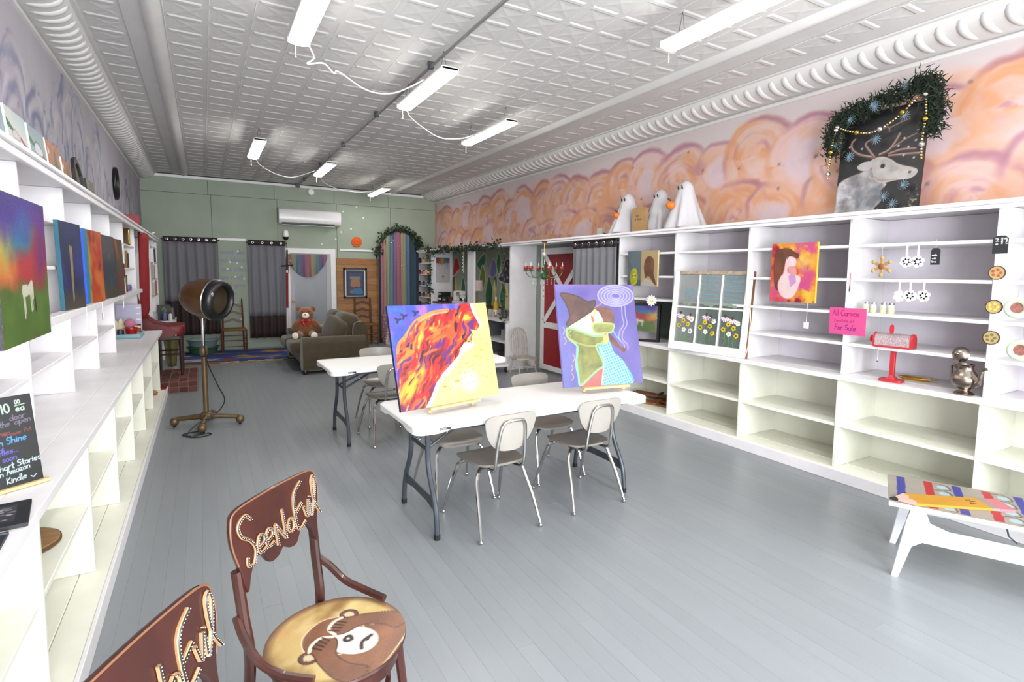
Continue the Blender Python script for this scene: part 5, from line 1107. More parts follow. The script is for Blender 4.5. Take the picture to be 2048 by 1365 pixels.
# tray and crafty bits on the counter
t = thing('tray', 'pale blue tray on the far end of the left counter', 'tray', (-.78, 7.62, .8615), 0); tm_ = mat('pale_blue_plastic', (150, 196, 208), .35)
MB().box(-.14, .14, -.22, .22, 0, .012, .004).build('base', tm_, t, 0)
for b in ((-.14, .14, -.22, -.208), (-.14, .14, .208, .22), (-.14, -.128, -.208, .208), (.128, .14, -.208, .208)): MB().box(b[0], b[1], b[2], b[3], .012, .05, .003).build('rim', tm_, t, 0)
t = thing('display_board', 'lavender plastic board standing behind the pale blue tray', 'board', (-.79, 7.90, .8615), 0); MB().box(-.125, .125, 0, .012, 0, .36, .005).build('panel', mat('lavender_plastic', (200, 196, 222), .25), t, 0)
for z in (.17, .24, .31): MB().box(.07, .115, -.004, 0, z, z+.016).build('sticker', white, t, 0)
t = thing('flower_pot', 'small red pot with a pink pompom plant in the blue tray', 'pot', (-.74, 7.56, .874)); MB().lathe([(0, 0), (.045, 0), (.06, .085), (.066, .085), (.066, .10), (.058, .10), (.045, .02), (0, .02)], 20).build('pot', mat('red_glaze', (196, 26, 30), .3), t); m = MB(); superell(m, (-.01, 0, .145), (.055, .055, .055), 1., 10, 14); m.build('pompom', mat('pink_pompom', (216, 132, 160), .9, bump=.6, bscale=120), t, 60)
t = thing('candle_jar', 'cream candle jar beside the red pot in the tray', 'candle', (-.70, 7.70, .874)); MB().lathe([(0, 0), (.038, 0), (.04, .01), (.04, .11), (0, .11)], 18).build('wax', mat('cream_wax', (226, 204, 166), .5), t); MB().lathe([(.0402, .03), (.0412, .03), (.0412, .08), (.0402, .08)], 18).build('label_band', mat('brown_label', (150, 96, 60), .6), t); MB().lathe([(0, .11), (.042, .11), (.042, .125), (0, .125)], 18).build('lid', mat('dark_red_lid', (120, 36, 34), .4), t)
t = thing('craft_shell', 'cream fringed shell ornament behind the pink pompom', 'ornament', (-.84, 7.60, .874), .4)
for k in range(7): a = -.9+k*.3; MB().at((0, 0, 0), (0, a, 0)).prism(spline([(-.012, 0), (-.02, .16), (0, .20), (.02, .16), (.012, 0)], True, 3), -.004+k*.001, .004+k*.001, 'xz').build('rib', mat('shell_cream', (226, 212, 180), .6), t, 0)
tag(MB().lathe([(0, 0), (.03, 0), (.036, .06), (.03, .09), (0, .09)], 14, (-.83, 7.46, .874)).build('small_jar', mat('navy_jar', (50, 54, 84), .4)), 'little navy jar at the front corner of the tray', 'jar')
# chalkboard sign on its ledge
def pic_chalk():
    p = Pic(.27, .315, 190, 222); p.C[:] = (22, 22, 26); p.mix(np.clip(p.n(9, 9, 2)-.55, 0, 1)*.5, (44, 44, 50)); T = lambda t, x, y, h, c, a=.10, w=None: p.text(t, x, y, h, c, w or h*.13, a, .1, 1.06, .03)
    p.text('$10', .158, .256, .031, (190, 220, 196), .0048, .08); p.text('00', .222, .284, .014, (190, 220, 196), .003, .1); p.line([(.220/.27, .278/.315), (.250/.27, .282/.315)], .003, (190, 220, 196)); p.text('ea', .222, .258, .022, (190, 220, 196), .0036, .1)
    T('door', .200, .228, .022, (120, 104, 128)); T('baking w/ the', .072, .200, .020, (120, 110, 132)); T('open', .212, .212, .022, (120, 104, 128))
    T('Finding the', .075, .170, .022, (140, 58, 60)); T('Flower Pot', .185, .175, .015, (140, 58, 60)); T('Moon Shine', .115, .142, .024, (74, 160, 226)); T('&', .165, .124, .016, (100, 90, 190)); T('Butterflies...', .088, .106, .022, (100, 90, 196)); T('coming soon', .092, .082, .020, (104, 92, 200))
    T('Books & Short Stories', .050, .050, .022, (206, 232, 236)); T('available on Amazon', .048, .030, .020, (206, 232, 236), .11); T('Kindle', .165, .012, .021, (206, 232, 236)); p.line([(.235/.27, .020/.315), (.242/.27, .014/.315), (.250/.27, .022/.315)], .003, (206, 232, 236)); return p
ca = math.atan2(.61, .79)
cx, cy = -.538-.79*.135, 2.548-.61*.135
t = thing('tabletop_easel', 'pale pine ledge stand holding the chalkboard price sign', 'easel', (cx, cy, .8615), ca); MB().box(-.145, .152, -.022, .012, 0, .012, .003).build('ledge', pine, t, 0); MB().at((0, .075, 0), (.28, 0, 0)).box(-.012, .012, 0, .010, .002, .20, .002).build('prop', pine, t, 0)
tag(panel('chalkboard_sign', pic_chalk(), .006, BOARD, (cx+.003, cy-.004, .8745), ca, -.16, edge=(150, 110, 150)), 'black chalkboard with coloured handwriting and a 10 dollar price', 'sign')
# pebble print and dark card lying on the counter edge
def pic_pebble():
    p = Pic(.34, .22, 120, 80); p.C[:] = (24, 24, 28); i = (p.u > .1) & (p.u < .9) & (p.v > .18) & (p.v < .86); r_ = random.Random(6); p.mix(i*1., (62, 58, 66))
    for k in range(90):
        q = (r_.uniform(.12, .88), r_.uniform(.21, .83)); g = r_.randint(130, 205); a = r_.uniform(.5, 1); d = np.hypot((p.X-q[0]*.34), (p.Y-q[1]*.22)*1.7); p.mix((d < .012*a)*i, (g, g-6, g-2))
    return p
o = panel('pebble_print', pic_pebble(), .012, BOARD, (-.53, 2.03, .8745), ca*.25, -PI/2, edge=(20, 20, 24)); o.location = (-.655, 2.085, .874); tag(o, 'black-bordered print of pale pebbles lying on the left counter', 'print')
p = Pic(.34, .26, 90, 70); p.C[:] = (30, 32, 44); p.mix(p.n(5, 5, 3)*.4, (44, 44, 60)); p.line([(.62, .2), (.72, .5), (.82, .62), (.92, .60)], .012, (200, 200, 206), 1, True); p.mix((np.abs(p.v-.94) < .02)*1., (120, 150, 170))
o = panel('dark_print', p, .010, BOARD, (-.675, 1.80, .872), .06, -PI/2, edge=(20, 20, 24)); tag(o, 'dark slate-blue print with a white squiggle at the left picture edge', 'print')
# round wooden board in the cubby
t = thing('wooden_board', 'round wooden board lying in a left-hand cubby', 'board', (-.735, 2.955, .461)); MB().lathe([(0, 0), (.15, 0), (.156, .006), (.156, .018), (.15, .024), (0, .024)], 36).build('disc', mat('walnut_slice', (172, 124, 66), .5, var=.35, vscale=4, stretch=(1, 7, 1)), t, 40); MB().lathe([(.156, .004), (.159, .006), (.159, .018), (.156, .02)], 36).build('bark_rim', mat('bark', (110, 76, 44), .8), t)
tag(MB().box(-.56, -.47, 8.33, 8.43, .0, .10, .006).build('red_tin', mat('red_tin_paint', (160, 20, 26), .4), smooth=0), 'small red tin on the floor beside the end of the left shelves', 'tin')
tag(MB().lathe([(0, 0), (.05, 0), (.06, .03), (.02, .06), (0, .06)], 12, (-.60, 7.95, .096)).build('spinning_top', mat('orange_wood', (186, 120, 60), .5)), 'orange wooden top in the last left-hand cubby', 'toy')
# ---- along the top of the left bookcase
ZT = 2.153
def pic_hat(bg, hat, seed, pom=(238, 238, 236), grn=None):
    p = Pic(.36, .30, 60, 50).quad((0, 1), (1, 1), (1, -.85), (0, -.85)); p.C[:] = bg; p.mix(p.n(6, 6, seed)*.6, tuple(min(255, c+22) for c in bg))
    if grn: p.poly([(.0, .62), (.12, .55), (.30, .40), (.36, .3), (.20, .30), (.0, .40)], grn)
    return p
def top_canvas(pc, y, label, e=(236, 232, 226), x=-.80, lean=-.10, rz=0.): return tag(panel('canvas_painting', pc, .02, PAINT, (x, y, ZT), LW+rz, lean, edge=e), label, 'painting')
p = pic_hat((152, 178, 186), 0, 3); p.poly([(.10, .0), (.30, .95), (.52, .55), (.66, .20), (.62, .0)], (150, 24, 50)); top_canvas(p, 3.45, 'pale blue canvas with a red stocking cap, at the left picture edge')
p = pic_hat((226, 226, 222), 0, 4, grn=(30, 120, 50)); p.mix(np.clip((p.v-.5)*2, 0, 1)*p.u, (196, 220, 226)); p.poly([(.22, .24), (.36, .40), (.50, .30), (.62, .22), (.52, .10), (.26, .10)], (228, 222, 226), edge=(150, 140, 150), ew=.006); p.poly([(.62, .26), (.70, .22), (.95, .02), (.80, .0), (.62, .16)], (176, 30, 46)); top_canvas(p, 3.86, 'white canvas with a green sleeve and red cap on the bookcase top')
p = pic_hat((150, 172, 178), 0, 6, grn=(30, 120, 50)); p.poly([(.26, .25), (.32, .45), (.46, .52), (.62, .46), (.76, .34), (.78, .16), (.6, .06), (.32, .08)], (232, 234, 236), edge=(60, 66, 70), ew=.008); p.poly([(.76, .20), (.98, .05), (.98, -.05), (.74, .04)], (150, 26, 44)); top_canvas(p, 4.27, 'grey-blue canvas with a white fluffy ball and red tip')
def pic_tree(g, seed, h=.30, w=.36):
    p = Pic(w, h, 60, 50).quad((0, 1), (1, 1), (1, -.65), (0, -.65)); p.C[:] = (186, 98, 34); p.mix(p.n(5, 5, seed)*.5, (200, 116, 50)); p.dot((.14, .62), .022, (232, 226, 216)); p.dot((.3, .9), .006, (240, 236, 230)); p.dot((.55, .86), .006, (240, 236, 230))
    for k in range(5): z = .05+k*.14; ww = .30-.055*k; p.poly([(.62-ww, z), (.62+ww, z), (.62, z+.24)], g)
    p.mix(p.inside([(.50, .1), (.62, .86), (.66, .8), (.6, .1)])*np.clip(p.n(20, 20, seed+2)*3-1.4, 0, 1), (220, 230, 214)); return p
top_canvas(pic_tree((64, 96, 58), 8), 4.67, 'orange canvas with a snowy grey-green fir tree'); top_canvas(pic_tree((24, 124, 44), 9, .25, .34), 5.03, 'smaller orange canvas with a bright green fir tree', rz=.04)
t = thing('lantern_frame', 'dark arched wooden frame leaning on top of the left bookcase', 'frame', (-.80, 5.47, ZT), LW, rx=-.12); dkw = mat('dark_iron_wood', (56, 48, 44), .6)
O = [(-.17, 0), (-.17, .14), (-.15, .24), (-.09, .32), (0, .35), (.09, .32), (.15, .24), (.17, .14), (.17, 0), (.135, 0), (.135, .14), (.115, .22), (.07, .28), (0, .305), (-.07, .28), (-.115, .22), (-.135, .14), (-.135, 0)]
MB().prism(O, -.012, .012, 'xz').build('arch', dkw, t, 0); MB().box(-.14, .14, -.008, .008, .10, .125).build('cross_bar', dkw, t, 0); MB().prism([(-.13, 0), (-.13, .14), (-.07, .27), (0, .30), (.07, .27), (.13, .14), (.13, 0)], .006, .010, 'xz').build('picture', mat('taupe_print', (128, 112, 100), .6, var=.3, vscale=18, col2=(84, 84, 70)), t, 0)
p = Pic(.36, .24, 72, 40); p.C[:] = (34, 32, 34); p.mix((((p.u*9) % 1) < .42)*(p.v > .5), (196, 186, 150)); p.mix((((p.u*9+.4) % 1) < .42)*(p.v <= .42), (196, 186, 150)); p.mix((np.abs(p.v-.46) < .05)*1., (170, 160, 164)); top_canvas(p, 5.98, 'black canvas with slanting cream stripes on the left bookcase top', (30, 30, 32))
tag(MB().box(-.86, -.70, 8.45, 8.72, ZT, ZT+.17, .008).build('gift_box', mat('rose_box', (176, 60, 72), .6), smooth=0), 'rose red box on the far end of the left bookcase top', 'box')
t = thing('wall_mirror', 'oval black mirror hanging on the left mural wall', 'mirror', (XL+.004, 9.15, 2.78), LW)
m = MB(); m.at((0, -.012, 0), (PI/2, 0, 0), (.30, 1, 1)); O = [(0.24*math.cos(a), .24*math.sin(a)) for a in np.linspace(0, 2*PI, 28, endpoint=False)]
m = MB(); P = [Vector((.17*math.cos(a), -.022, .20*math.sin(a))) for a in np.linspace(0, 2*PI, 28, endpoint=False)]; m.tube(P, .018, 8, True); m.build('frame', black, t, 60); m = MB(); m.prism([(p_.x, p_.z) for p_ in P], -.012, -.006, 'xz'); m.build('glass', mat('mirror_glass', (220, 220, 222), .03, 1.), t, 0)
# ---- far left corner: bookcase, little table and things on it
t = thing('corner_bookcase', 'white bookcase in the far left corner beyond the red curtain', 'bookcase', (-.985, 10.35, 0))
for y in (0, .75, 1.5): MB().box(0, .26, y, y+.022, .0, 2.12, .003).build('side', white, t, 0)
for z in (.9, 1.18, 1.46, 1.74, 2.0): MB().box(0, .255, .022, .75, z, z+.02, .002).build('shelf_board', white, t, 0); MB().box(0, .255, .772, 1.5, z, z+.02, .002).build('shelf_board', white, t, 0)
MB().box(-.01, .0, .0, 1.52, 0, 2.12).build('back_panel', lilac, t, 0)
def lbook(y, z, h, w_, c, lab, a=0.):
    o = MB().at((-.80, y, z+.02), (a, 0, 0)).box(-.06, .09, -w_/2, w_/2, 0, h, .003).build('book', mat('lbook_%d_%d_%d' % c, c, .5), smooth=0); tag(o, lab, 'book', 'books in the corner bookcase')
lbook(10.85, 1.46, .24, .04, (196, 190, 184), 'tall pale book leaning in the corner bookcase', -.25); lbook(10.98, 1.46, .22, .03, (170, 50, 56), 'thin red book in the corner bookcase'); lbook(11.32, 1.74, .22, .05, (40, 38, 42), 'black book on the high shelf of the corner bookcase'); lbook(11.25, 1.18, .25, .05, (196, 96, 76), 'salmon book in the corner bookcase'); lbook(10.9, 1.18, .22, .05, (210, 206, 200), 'white book low in the corner bookcase', -.1)
t = thing('corner_table', 'small white table in the far left corner', 'table', (-.585, 11.3, 0)); MB().box(-.125, .125, -.45, .45, .74, .77, .005).build('top', white, t, 0)
for x in (-.10, .10):
    for y in (-.42, .42): MB().box(x-.02, x+.02, y-.02, y+.02, 0, .74, .003).build('leg', white, t, 0)
p = Pic(.2, .27, 30, 40); p.C[:] = (30, 32, 34); p.poly([(.4, .45), (.3, .75), (.55, .85), (.7, .6)], (70, 150, 60)); p.poly([(.3, .2), (.45, .5), (.6, .2)], (190, 196, 190)); tag(panel('tablet', p, .012, BOARD, (-.60, 11.02, .772), .25, -.2, edge=(14, 14, 16)), 'black tablet with a green picture standing on the corner table', 'tablet')
t = thing('photo_frame', 'dark photo frame leaning on the corner table', 'picture frame', (-.53, 11.25, .772), .3, rx=-.2); MB().box(-.07, .07, 0, .012, 0, .22, .003).build('frame', black, t, 0); MB().box(-.05, .05, -.002, 0, .03, .19).build('photo', mat('dim_photo', (90, 92, 110), .4, var=.3), t, 0)
for (x, y, c, cap, h_, lab) in ((-.60, 10.92, (110, 120, 170), (120, 90, 160), .20, 'lilac-capped spray bottle on the corner table'), (-.52, 10.94, (226, 226, 226), (160, 40, 50), .16, 'white pump bottle with a red cap on the corner table')):
    t = thing('bottle', lab, 'bottle', (x, y, .772)); MB().lathe([(0, 0), (.028, 0), (.03, .01), (.03, h_*.6), (.012, h_*.75), (0, h_*.75)], 14).build('body', mat('bottle_%d' % c[0], c, .3), t); MB().lathe([(0, h_*.75), (.014, h_*.75), (.014, h_), (0, h_)], 12).build('cap', mat('cap_%d' % cap[0], cap, .4), t)
tag(MB().box(-.95, -.62, 9.75, 10.2, 0, .62, .01).build('mini_fridge', black, smooth=0), 'black cabinet standing behind the red leather chair', 'cabinet')
t = thing('cloth', 'olive cloth hanging behind the legs of the red leather chair', 'cloth', (-.46, 9.62, 0), 0)
vs = []; fs = []
for j in range(9):
    k = j/8
    for i in range(13): u = i/12; vs.append(((u-.5)*(.22-.12*k), .02*math.sin(u*9)*(1), .68-.50*k))
for j in range(8):
    for i in range(12): a = j*13+i; fs.append((a, a+13, a+14, a+1))
o = MB().add(vs, fs).build('fabric', mat('olive_linen', (120, 112, 66), .85, var=.15), t, 60); sd = o.modifiers.new('thick', 'SOLIDIFY'); sd.thickness = .004
MB().rod((-.13, 0, .685), (.13, 0, .685), .008).build('hanging_rod', dk, t)

t = thing('white_hanger', 'white plastic hanger lying at the far end of the left bookcase top', 'hanger', (-.66, 9.9, 2.1535), .2); MB().tube(spline3([(-.02, -.3, .012), (.02, -.12, .03), (-.01, 0, .012), (.03, .2, .025), (.02, .45, .01)], 5), .010, 6).build('wire', cordm, t)
# ================================================================ THINGS ON THE RIGHT SIDE
RW = -PI/2
def pic_duo():
    p = Pic(.50, .405, 110, 90); p.C[:] = (200, 176, 124); p.mix(p.n(5, 5, 3)*.5, (212, 190, 140)); L = p.u < .46; p.mix(L*1., (112, 126, 136)); p.mix(L*np.clip(p.n(7, 7, 6)-.5, 0, 1)*3, (84, 96, 110)); p.mix(L*(p.v < .16)*.5, (76, 88, 80))
    p.poly([(.14, .04), (.10, .25), (.13, .42), (.22, .50), (.32, .46), (.36, .28), (.33, .08), (.24, .02)], (196, 196, 34), var=.25); p.poly([(.16, .30), (.24, .36), (.30, .28), (.22, .2)], (226, 222, 130)); p.line([(.17, .27), (.22, .29)], .008, (50, 50, 30)); p.line([(.25, .29), (.30, .28)], .008, (50, 50, 30))
    p.poly([(.50, .0), (.55, .16), (.64, .22), (.84, .12), (.90, .0)], (206, 196, 190)); p.poly([(.62, .22), (.56, .48), (.58, .70), (.66, .82), (.76, .84), (.86, .76), (.90, .56), (.88, .36), (.94, .16), (.98, .04), (.90, .06), (.80, .20), (.70, .28)], (128, 86, 62), var=.2); return p
tag(panel('canvas_painting', pic_duo(), .02, PAINT, (4.405, 4.765, 1.515), RW, edge=(196, 180, 140)), 'canvas of a yellow bird beside long brown hair, on the right bookcase', 'painting')
# mirror in a black case
t = thing('mirror', 'black-cased mirror standing on the right counter', 'mirror', (4.435, 4.765, .8615), math.atan2(.8375, -.5465)+PI, None, -.085)
MB().box(-.20, .20, .0, .06, 0, .45, .01).build('case', black, t, 0)
for b in ((-.20, -.17, 0, .45), (.17, .20, 0, .45), (-.17, .17, 0, .03), (-.17, .17, .42, .45)): MB().box(b[0], b[1], -.012, .002, b[2], b[3], .004).build('frame', black, t, 0)
MB().box(-.17, .17, -.003, .001, .03, .42).build('glass', mat('mirror_glass', (220, 220, 222), .03, 1.), t, 0)
def daisy(par, c, r, n=10, mt=None, dirn=(0, 0, 0), name='petal'):
    for k in range(n): a = 2*PI*k/n; m = MB(); m.at(c, dirn); m.M = m.M @ Matrix.Rotation(a, 4, 'Y'); superell(m, (0, 0, r*.62), (r*.17, .004, r*.40), .9, 5, 8); m.build(name, mt or white, par, 60)
    m = MB(); m.at(c, dirn); superell(m, (0, -.006, 0), (r*.24, .010, r*.24), .9, 6, 10); m.build('flower_centre', mat('daisy_yellow', (232, 210, 80), .6), par, 60)
t = thing('paper_daisy', 'white daisy perched on the corner of the black mirror', 'flower', (4.425, 4.60, 1.352), RW+.5); daisy(t, (0, -.03, .0), .065, 12); MB().rod((0, -.02, -.0), (0, .0, -.04), .004, n=6).build('stem', leafm[0], t)
# old window sash with painted panes
oldw = mat('chipped_white_paint', (236, 232, 222), .6, var=.5, vscale=16, col2=(238, 236, 230), bump=.3, bscale=40); bare = mat('bare_old_wood', (150, 104, 76), .75, var=.3, vscale=9, stretch=(1, 1, 6)); chip = mat('chipped_edge', (200, 178, 156), .75, var=.45, vscale=30)
t = thing('window_sash', 'old six-pane window sash with painted flowers leaning on the counter', 'window sash', (4.347, 3.765, .8625), -1.463, None, -.10)
SWd, SH = .90, .83
for b in ((-SWd/2, -SWd/2+.06, 0, SH), (SWd/2-.07, SWd/2, 0, SH)): MB().box(b[0], b[1], -.0, .04, b[2], b[3], .003).build('stile', oldw, t, 0)
MB().box(-SWd/2+.06, SWd/2-.07, 0, .04, 0, .085, .003).build('bottom_rail', oldw, t, 0); MB().box(-SWd/2+.06, SWd/2-.07, 0, .04, SH-.035, SH, .003).build('top_rail', chip, t, 0)
MB().box(SWd/2, SWd/2+.003, .001, .039, .0, SH).build('bare_side', bare, t, 0)
x0, x1, z0, z1 = -SWd/2+.06, SWd/2-.07, .085, SH-.035; pw = (x1-x0-.036)/3; zm = z0+(z1-z0)*.52
for i in (1, 2): MB().box(x0+i*pw+(i-1)*.018, x0+i*pw+i*.018, .004, .036, z0, z1, .003).build('muntin', oldw, t, 0)
MB().box(x0, x1, .006, .034, zm-.009, zm+.009, .003).build('cross_muntin', oldw, t, 0)
pane = mat('thin_old_glass', (150, 166, 160), .06, alpha=.30, spec=.6); PW = mat('paint_white', (240, 238, 238), .6); PP = mat('paint_pink', (232, 206, 222), .6); PY = mat('paint_yellow', (222, 190, 44), .6); PG = mat('paint_green', (110, 170, 96), .6); PB = mat('paint_blue', (120, 178, 196), .6); PL = mat('paint_lilac', (150, 140, 160), .6); PD = mat('paint_dark', (96, 66, 40), .6)
def strokes(par, lst, w, mt, name):
    m = MB()
    for pl in lst: m.ribbon(spline(pl, False, 3) if len(pl) > 2 else pl, w, .0085, .0065)
    m.build(name, mt, par, 0)
def blob(m, x, z, r, n=10, y=.0075, sx=1., sz=1.):
    m.prism([(x+r*sx*math.cos(2*PI*k/n), z+r*sz*math.sin(2*PI*k/n)) for k in range(n)], y-.001, y+.0005, 'xz')
r_ = random.Random(8)
for i in range(3):
    xa = x0+i*(pw+.018)
    for j in range(2):
        za, zb = (z0, zm-.009) if j == 0 else (zm+.009, z1); g = MB().box(xa, xa+pw, .010, .014, za, zb).build('pane', pane, t, 0)
        if j == 1:
            L_ = []
            for q in range(6 if i else 3):
                zz = zb-.03-q*.045 if i else zb-.16-q*.04; xx = xa+.015 if i else xa+.10
                while xx < xa+pw-.03: w_ = r_.uniform(.008, .02); hh = r_.uniform(.010, .024); L_.append([(xx, zz), (xx+w_*.3, zz+hh), (xx+w_*.6, zz), (xx+w_, zz+hh*.7)]); xx += w_+.007
            strokes(g, L_, .0035, PB, 'painted_words'); g.children[0]['kind'] = 'stuff'; m = MB(); blob(m, xa+.10, za+.03, .035, 9, sz=.5); blob(m, xa+.15, za+.02, .03, 9, sz=.5); m.build('painted_leaf', mat('paint_sage', (150, 166, 146), .6), g, 0)
        else:
            L_ = [[(xa+.06, za+.005), (xa+.075, za+.10), (xa+.05, za+.22)], [(xa+.12, za+.005), (xa+.12, za+.12), (xa+.15, za+.21)], [(xa+.17, za+.005), (xa+.165, za+.08), (xa+.19, za+.14)], [(xa+.09, za+.05), (xa+.05, za+.09)], [(xa+.15, za+.04), (xa+.19, za+.07)]]; strokes(g, L_, .005, PG, 'painted_stems')
            for (fx, fz, mt_) in ((.06+.05*(i == 1), .30, PP), (.18-.02*i, .285, PP if i != 1 else PL)):
                m = MB()
                for q in range(6): a = -2.7+q*.43; m.prism(spline([(xa+fx+.012*math.cos(a), za+fz+.012*math.sin(a)), (xa+fx+.05*math.cos(a-.14), za+fz+.05*math.sin(a-.14)), (xa+fx+.055*math.cos(a), za+fz+.055*math.sin(a)), (xa+fx+.05*math.cos(a+.14), za+fz+.05*math.sin(a+.14))], True, 2), .0065, .0085, 'xz')
                m.build('coneflower', mt_, g, 0); m = MB(); blob(m, xa+fx, za+fz+.006, .014, 8); m.build('flower_eye', PD, g, 0)
            for (fx, fz, mt_, ey) in ((.05, .17, PY, PD), (.10, .225, PY, PD), (.16, .19, PY, PD), (.20, .24, PW, PY), (.115, .13, PW, PY), (.195, .12, PY if i else PW, PD)):
                m = MB()
                for q in range(5): a = 2*PI*q/5+i; blob(m, xa+fx+.016*math.cos(a), za+fz+.016*math.sin(a), .0115, 7)
                m.build('blossom', mt_, g, 0); m = MB(); blob(m, xa+fx, za+fz, .009, 7, .0065); m.build('flower_eye', ey, g, 0)
cord([(4.42, 3.315, 1.40), (4.43, 3.305, 1.25), (4.425, 3.31, 1.0), (4.40, 3.32, .88)], 'thin cream sash cord hanging at the right side of the old window', .004, mat('cream_cord', (230, 220, 190), .7))
# woman and child canvas
def pic_mother():
    p = Pic(.42, .51, 100, 120).quad((245, 260), (718, 238), (682, 880), (215, 855)); p.C[:] = (238, 150, 52); p.mix(np.clip(p.n(7, 7, 3)-.45, 0, 1)*5, (250, 206, 70)); p.mix(np.clip(p.n(6, 8, 7)-.5, 0, 1)*6, (226, 74, 60)); p.mix(np.clip(p.n(6, 7, 11)-.52, 0, 1)*7, (222, 84, 140)); p.mix(np.clip(p.n(9, 9, 15)-.62, 0, 1)*8, (150, 24, 60)); p.mix(np.clip(1-p.dist([(590, 450)])/.10, 0, 1)*.8, (252, 226, 110))
    p.mix(np.clip((.05-np.minimum(p.X, .42-p.X))/.05, 0, 1)*.4, (240, 130, 60))
    p.poly([(270, 400), (300, 340), (360, 310), (430, 315), (475, 345), (520, 370), (500, 412), (430, 385), (392, 410), (367, 480), (350, 560), (332, 640), (308, 742), (272, 700), (262, 560)], (122, 74, 50), var=.25, edge=(90, 40, 40), ew=.004)
    p.poly([(390, 420), (430, 390), (482, 410), (492, 450), (480, 492), (412, 502), (412, 560), (532, 600), (520, 690), (470, 800), (400, 832), (330, 792), (302, 692), (332, 602), (362, 560)], (252, 222, 222), var=.05, edge=(240, 160, 170), ew=.005); p.poly([(412, 505), (455, 496), (492, 520), (490, 582), (430, 585)], (240, 168, 168)); p.poly([(410, 590), (480, 580), (492, 660), (430, 712)], (220, 160, 220)); p.line([(400, 415), (420, 378), (440, 385)], .006, (70, 40, 40)); return p
tag(panel('canvas_painting', pic_mother(), .022, PAINT, (4.402, 2.887, 1.422), RW, edge=(246, 170, 60)), 'orange and pink canvas of a woman cradling a child', 'painting')
p = Pic(.285, .215, 150, 112); p.C[:] = (244, 92, 160)
p.text('All Canvas', .022, .150, .046, (190, 26, 110), .0055, .0, .05, 1.0, .02); p.text('Furniture art', .040, .100, .026, (206, 40, 130), .0036, 0, .05, 1.05, .02); p.text('For Sale', .045, .036, .044, (150, 30, 140), .0055, 0, .05, 1.05, .02)
tag(panel('paper_sign', p, .0015, BOARD, (4.418, 2.408, 1.185), RW, .02, edge=(240, 90, 156)), 'bright pink handwritten sale sign on the right bookcase', 'sign')
# ---- hanging ornaments
woodslice = mat('wood_slice', (206, 172, 116), .6, var=.15); barkm = mat('bark_dark', (72, 52, 38), .8)
def hang(name, label, cat, x, y, z, L, build, group, ribbon=False):
    t = thing(name, label, cat, (x, y, z), RW, group=group); build(t)
    if ribbon:
        MB().box(-.006, .006, -.001, .001, .035, L).build('ribbon', PW, t, 0)
    else: MB().rod((0, 0, .03), (0, .0, L), .0018, n=4).build('string', mat('twine', (196, 190, 170), .8), t)
    return t
def b_wood(t):
    for k in range(6): a = PI/6+k*PI/3; MB().at((0, 0, 0), (0, -a, 0)).box(0, .068, -.004, .004, -.011, .011, .003).build('arm', mat('gold_wood', (190, 150, 84), .5), t, 0); m = MB(); superell(m, (.066*math.cos(a), -.004, .066*math.sin(a)), (.015, .006, .015), 1, 6, 10); m.build('bead', woodslice, t, 60)
    m = MB(); superell(m, (0, -.004, 0), (.022, .007, .022), 1, 6, 10); m.build('centre', mat('rust_bead', (156, 90, 54), .5), t, 60)
def b_snow(t):
    for k in range(6): a = k*PI/3+.3; MB().at((0, 0, 0), (0, -a, 0)).prism(spline([(0, -.010), (.028, -.016), (.042, -.008), (.042, .008), (.028, .016), (0, .010)], True, 2), -.003, .003, 'xz').build('arm', PW, t, 0)
    m = MB(); superell(m, (0, -.002, 0), (.014, .005, .014), 1, 5, 8); m.build('centre', PW, t, 60)
hang('wooden_snowflake', 'golden wooden snowflake hanging from the right bookcase', 'ornament', 4.405, 2.178, 1.728, .16, b_wood, 'hanging ornaments')
for (y, z, L, lab) in ((2.012, 1.76, .135, 'white snowflake of the upper pair, on the left'), (1.940, 1.76, .135, 'white snowflake of the upper pair, on the right'), (2.045, 1.51, .115, 'white snowflake of the lower row, leftmost, turned edge-on'), (1.972, 1.515, .115, 'white snowflake of the lower row, in the middle'), (1.887, 1.518, .112, 'white snowflake of the lower row, on the right')):
    o = hang('white_snowflake', lab, 'ornament', 4.405, y, z, L, b_snow, 'hanging ornaments', True)
    if 'edge-on' in lab: o.rotation_euler = (0, 0, RW+1.1)
def b_tag(w_, h_, lines):
    def f(t):
        MB().prism([(-w_/2, -h_/2), (w_/2, -h_/2), (w_/2, h_*.36), (w_*.26, h_/2), (-w_*.26, h_/2), (-w_/2, h_*.36)], -.003, .003, 'xz').build('slate', mat('chalk_black', (34, 36, 38), .7), t, 0)
        m = MB()
        for (x, z, hh, tx, vert) in lines:
            cx = x
            for ch_ in tx:
                st, adv = STROKES(ch_)
                for pl in st:
                    if vert: m.ribbon([(x-b_*hh, z-(cx-x)-a*hh) for a, b_ in pl], .0022, -.003, -.0038)
                    else: m.ribbon([(cx+a*hh, z+b_*hh) for a, b_ in pl], .0022, -.003, -.0038)
                cx += adv*hh*1.15
        m.build('lettering', PW, t, 0)
    return f
hang('slate_tag', 'small black slate tag with faint lettering hanging mid-shelf', 'tag', 4.405, 1.833, 1.795, .12, b_tag(.055, .115, ((-.020, .005, .012, 'made', 0), (-.018, -.018, .012, 'with', 0), (-.020, -.042, .014, 'love', 0))), 'hanging ornaments')
hang('slate_tag', 'larger black slate tag lettered in white at the right post', 'tag', 4.40, 1.478, 1.862, .075, b_tag(.078, .115, ((-.012, .040, .017, 'let it', 1), (.012, .044, .017, 'snow', 1), (.034, .044, .015, 'flurry', 1))), 'hanging ornaments')
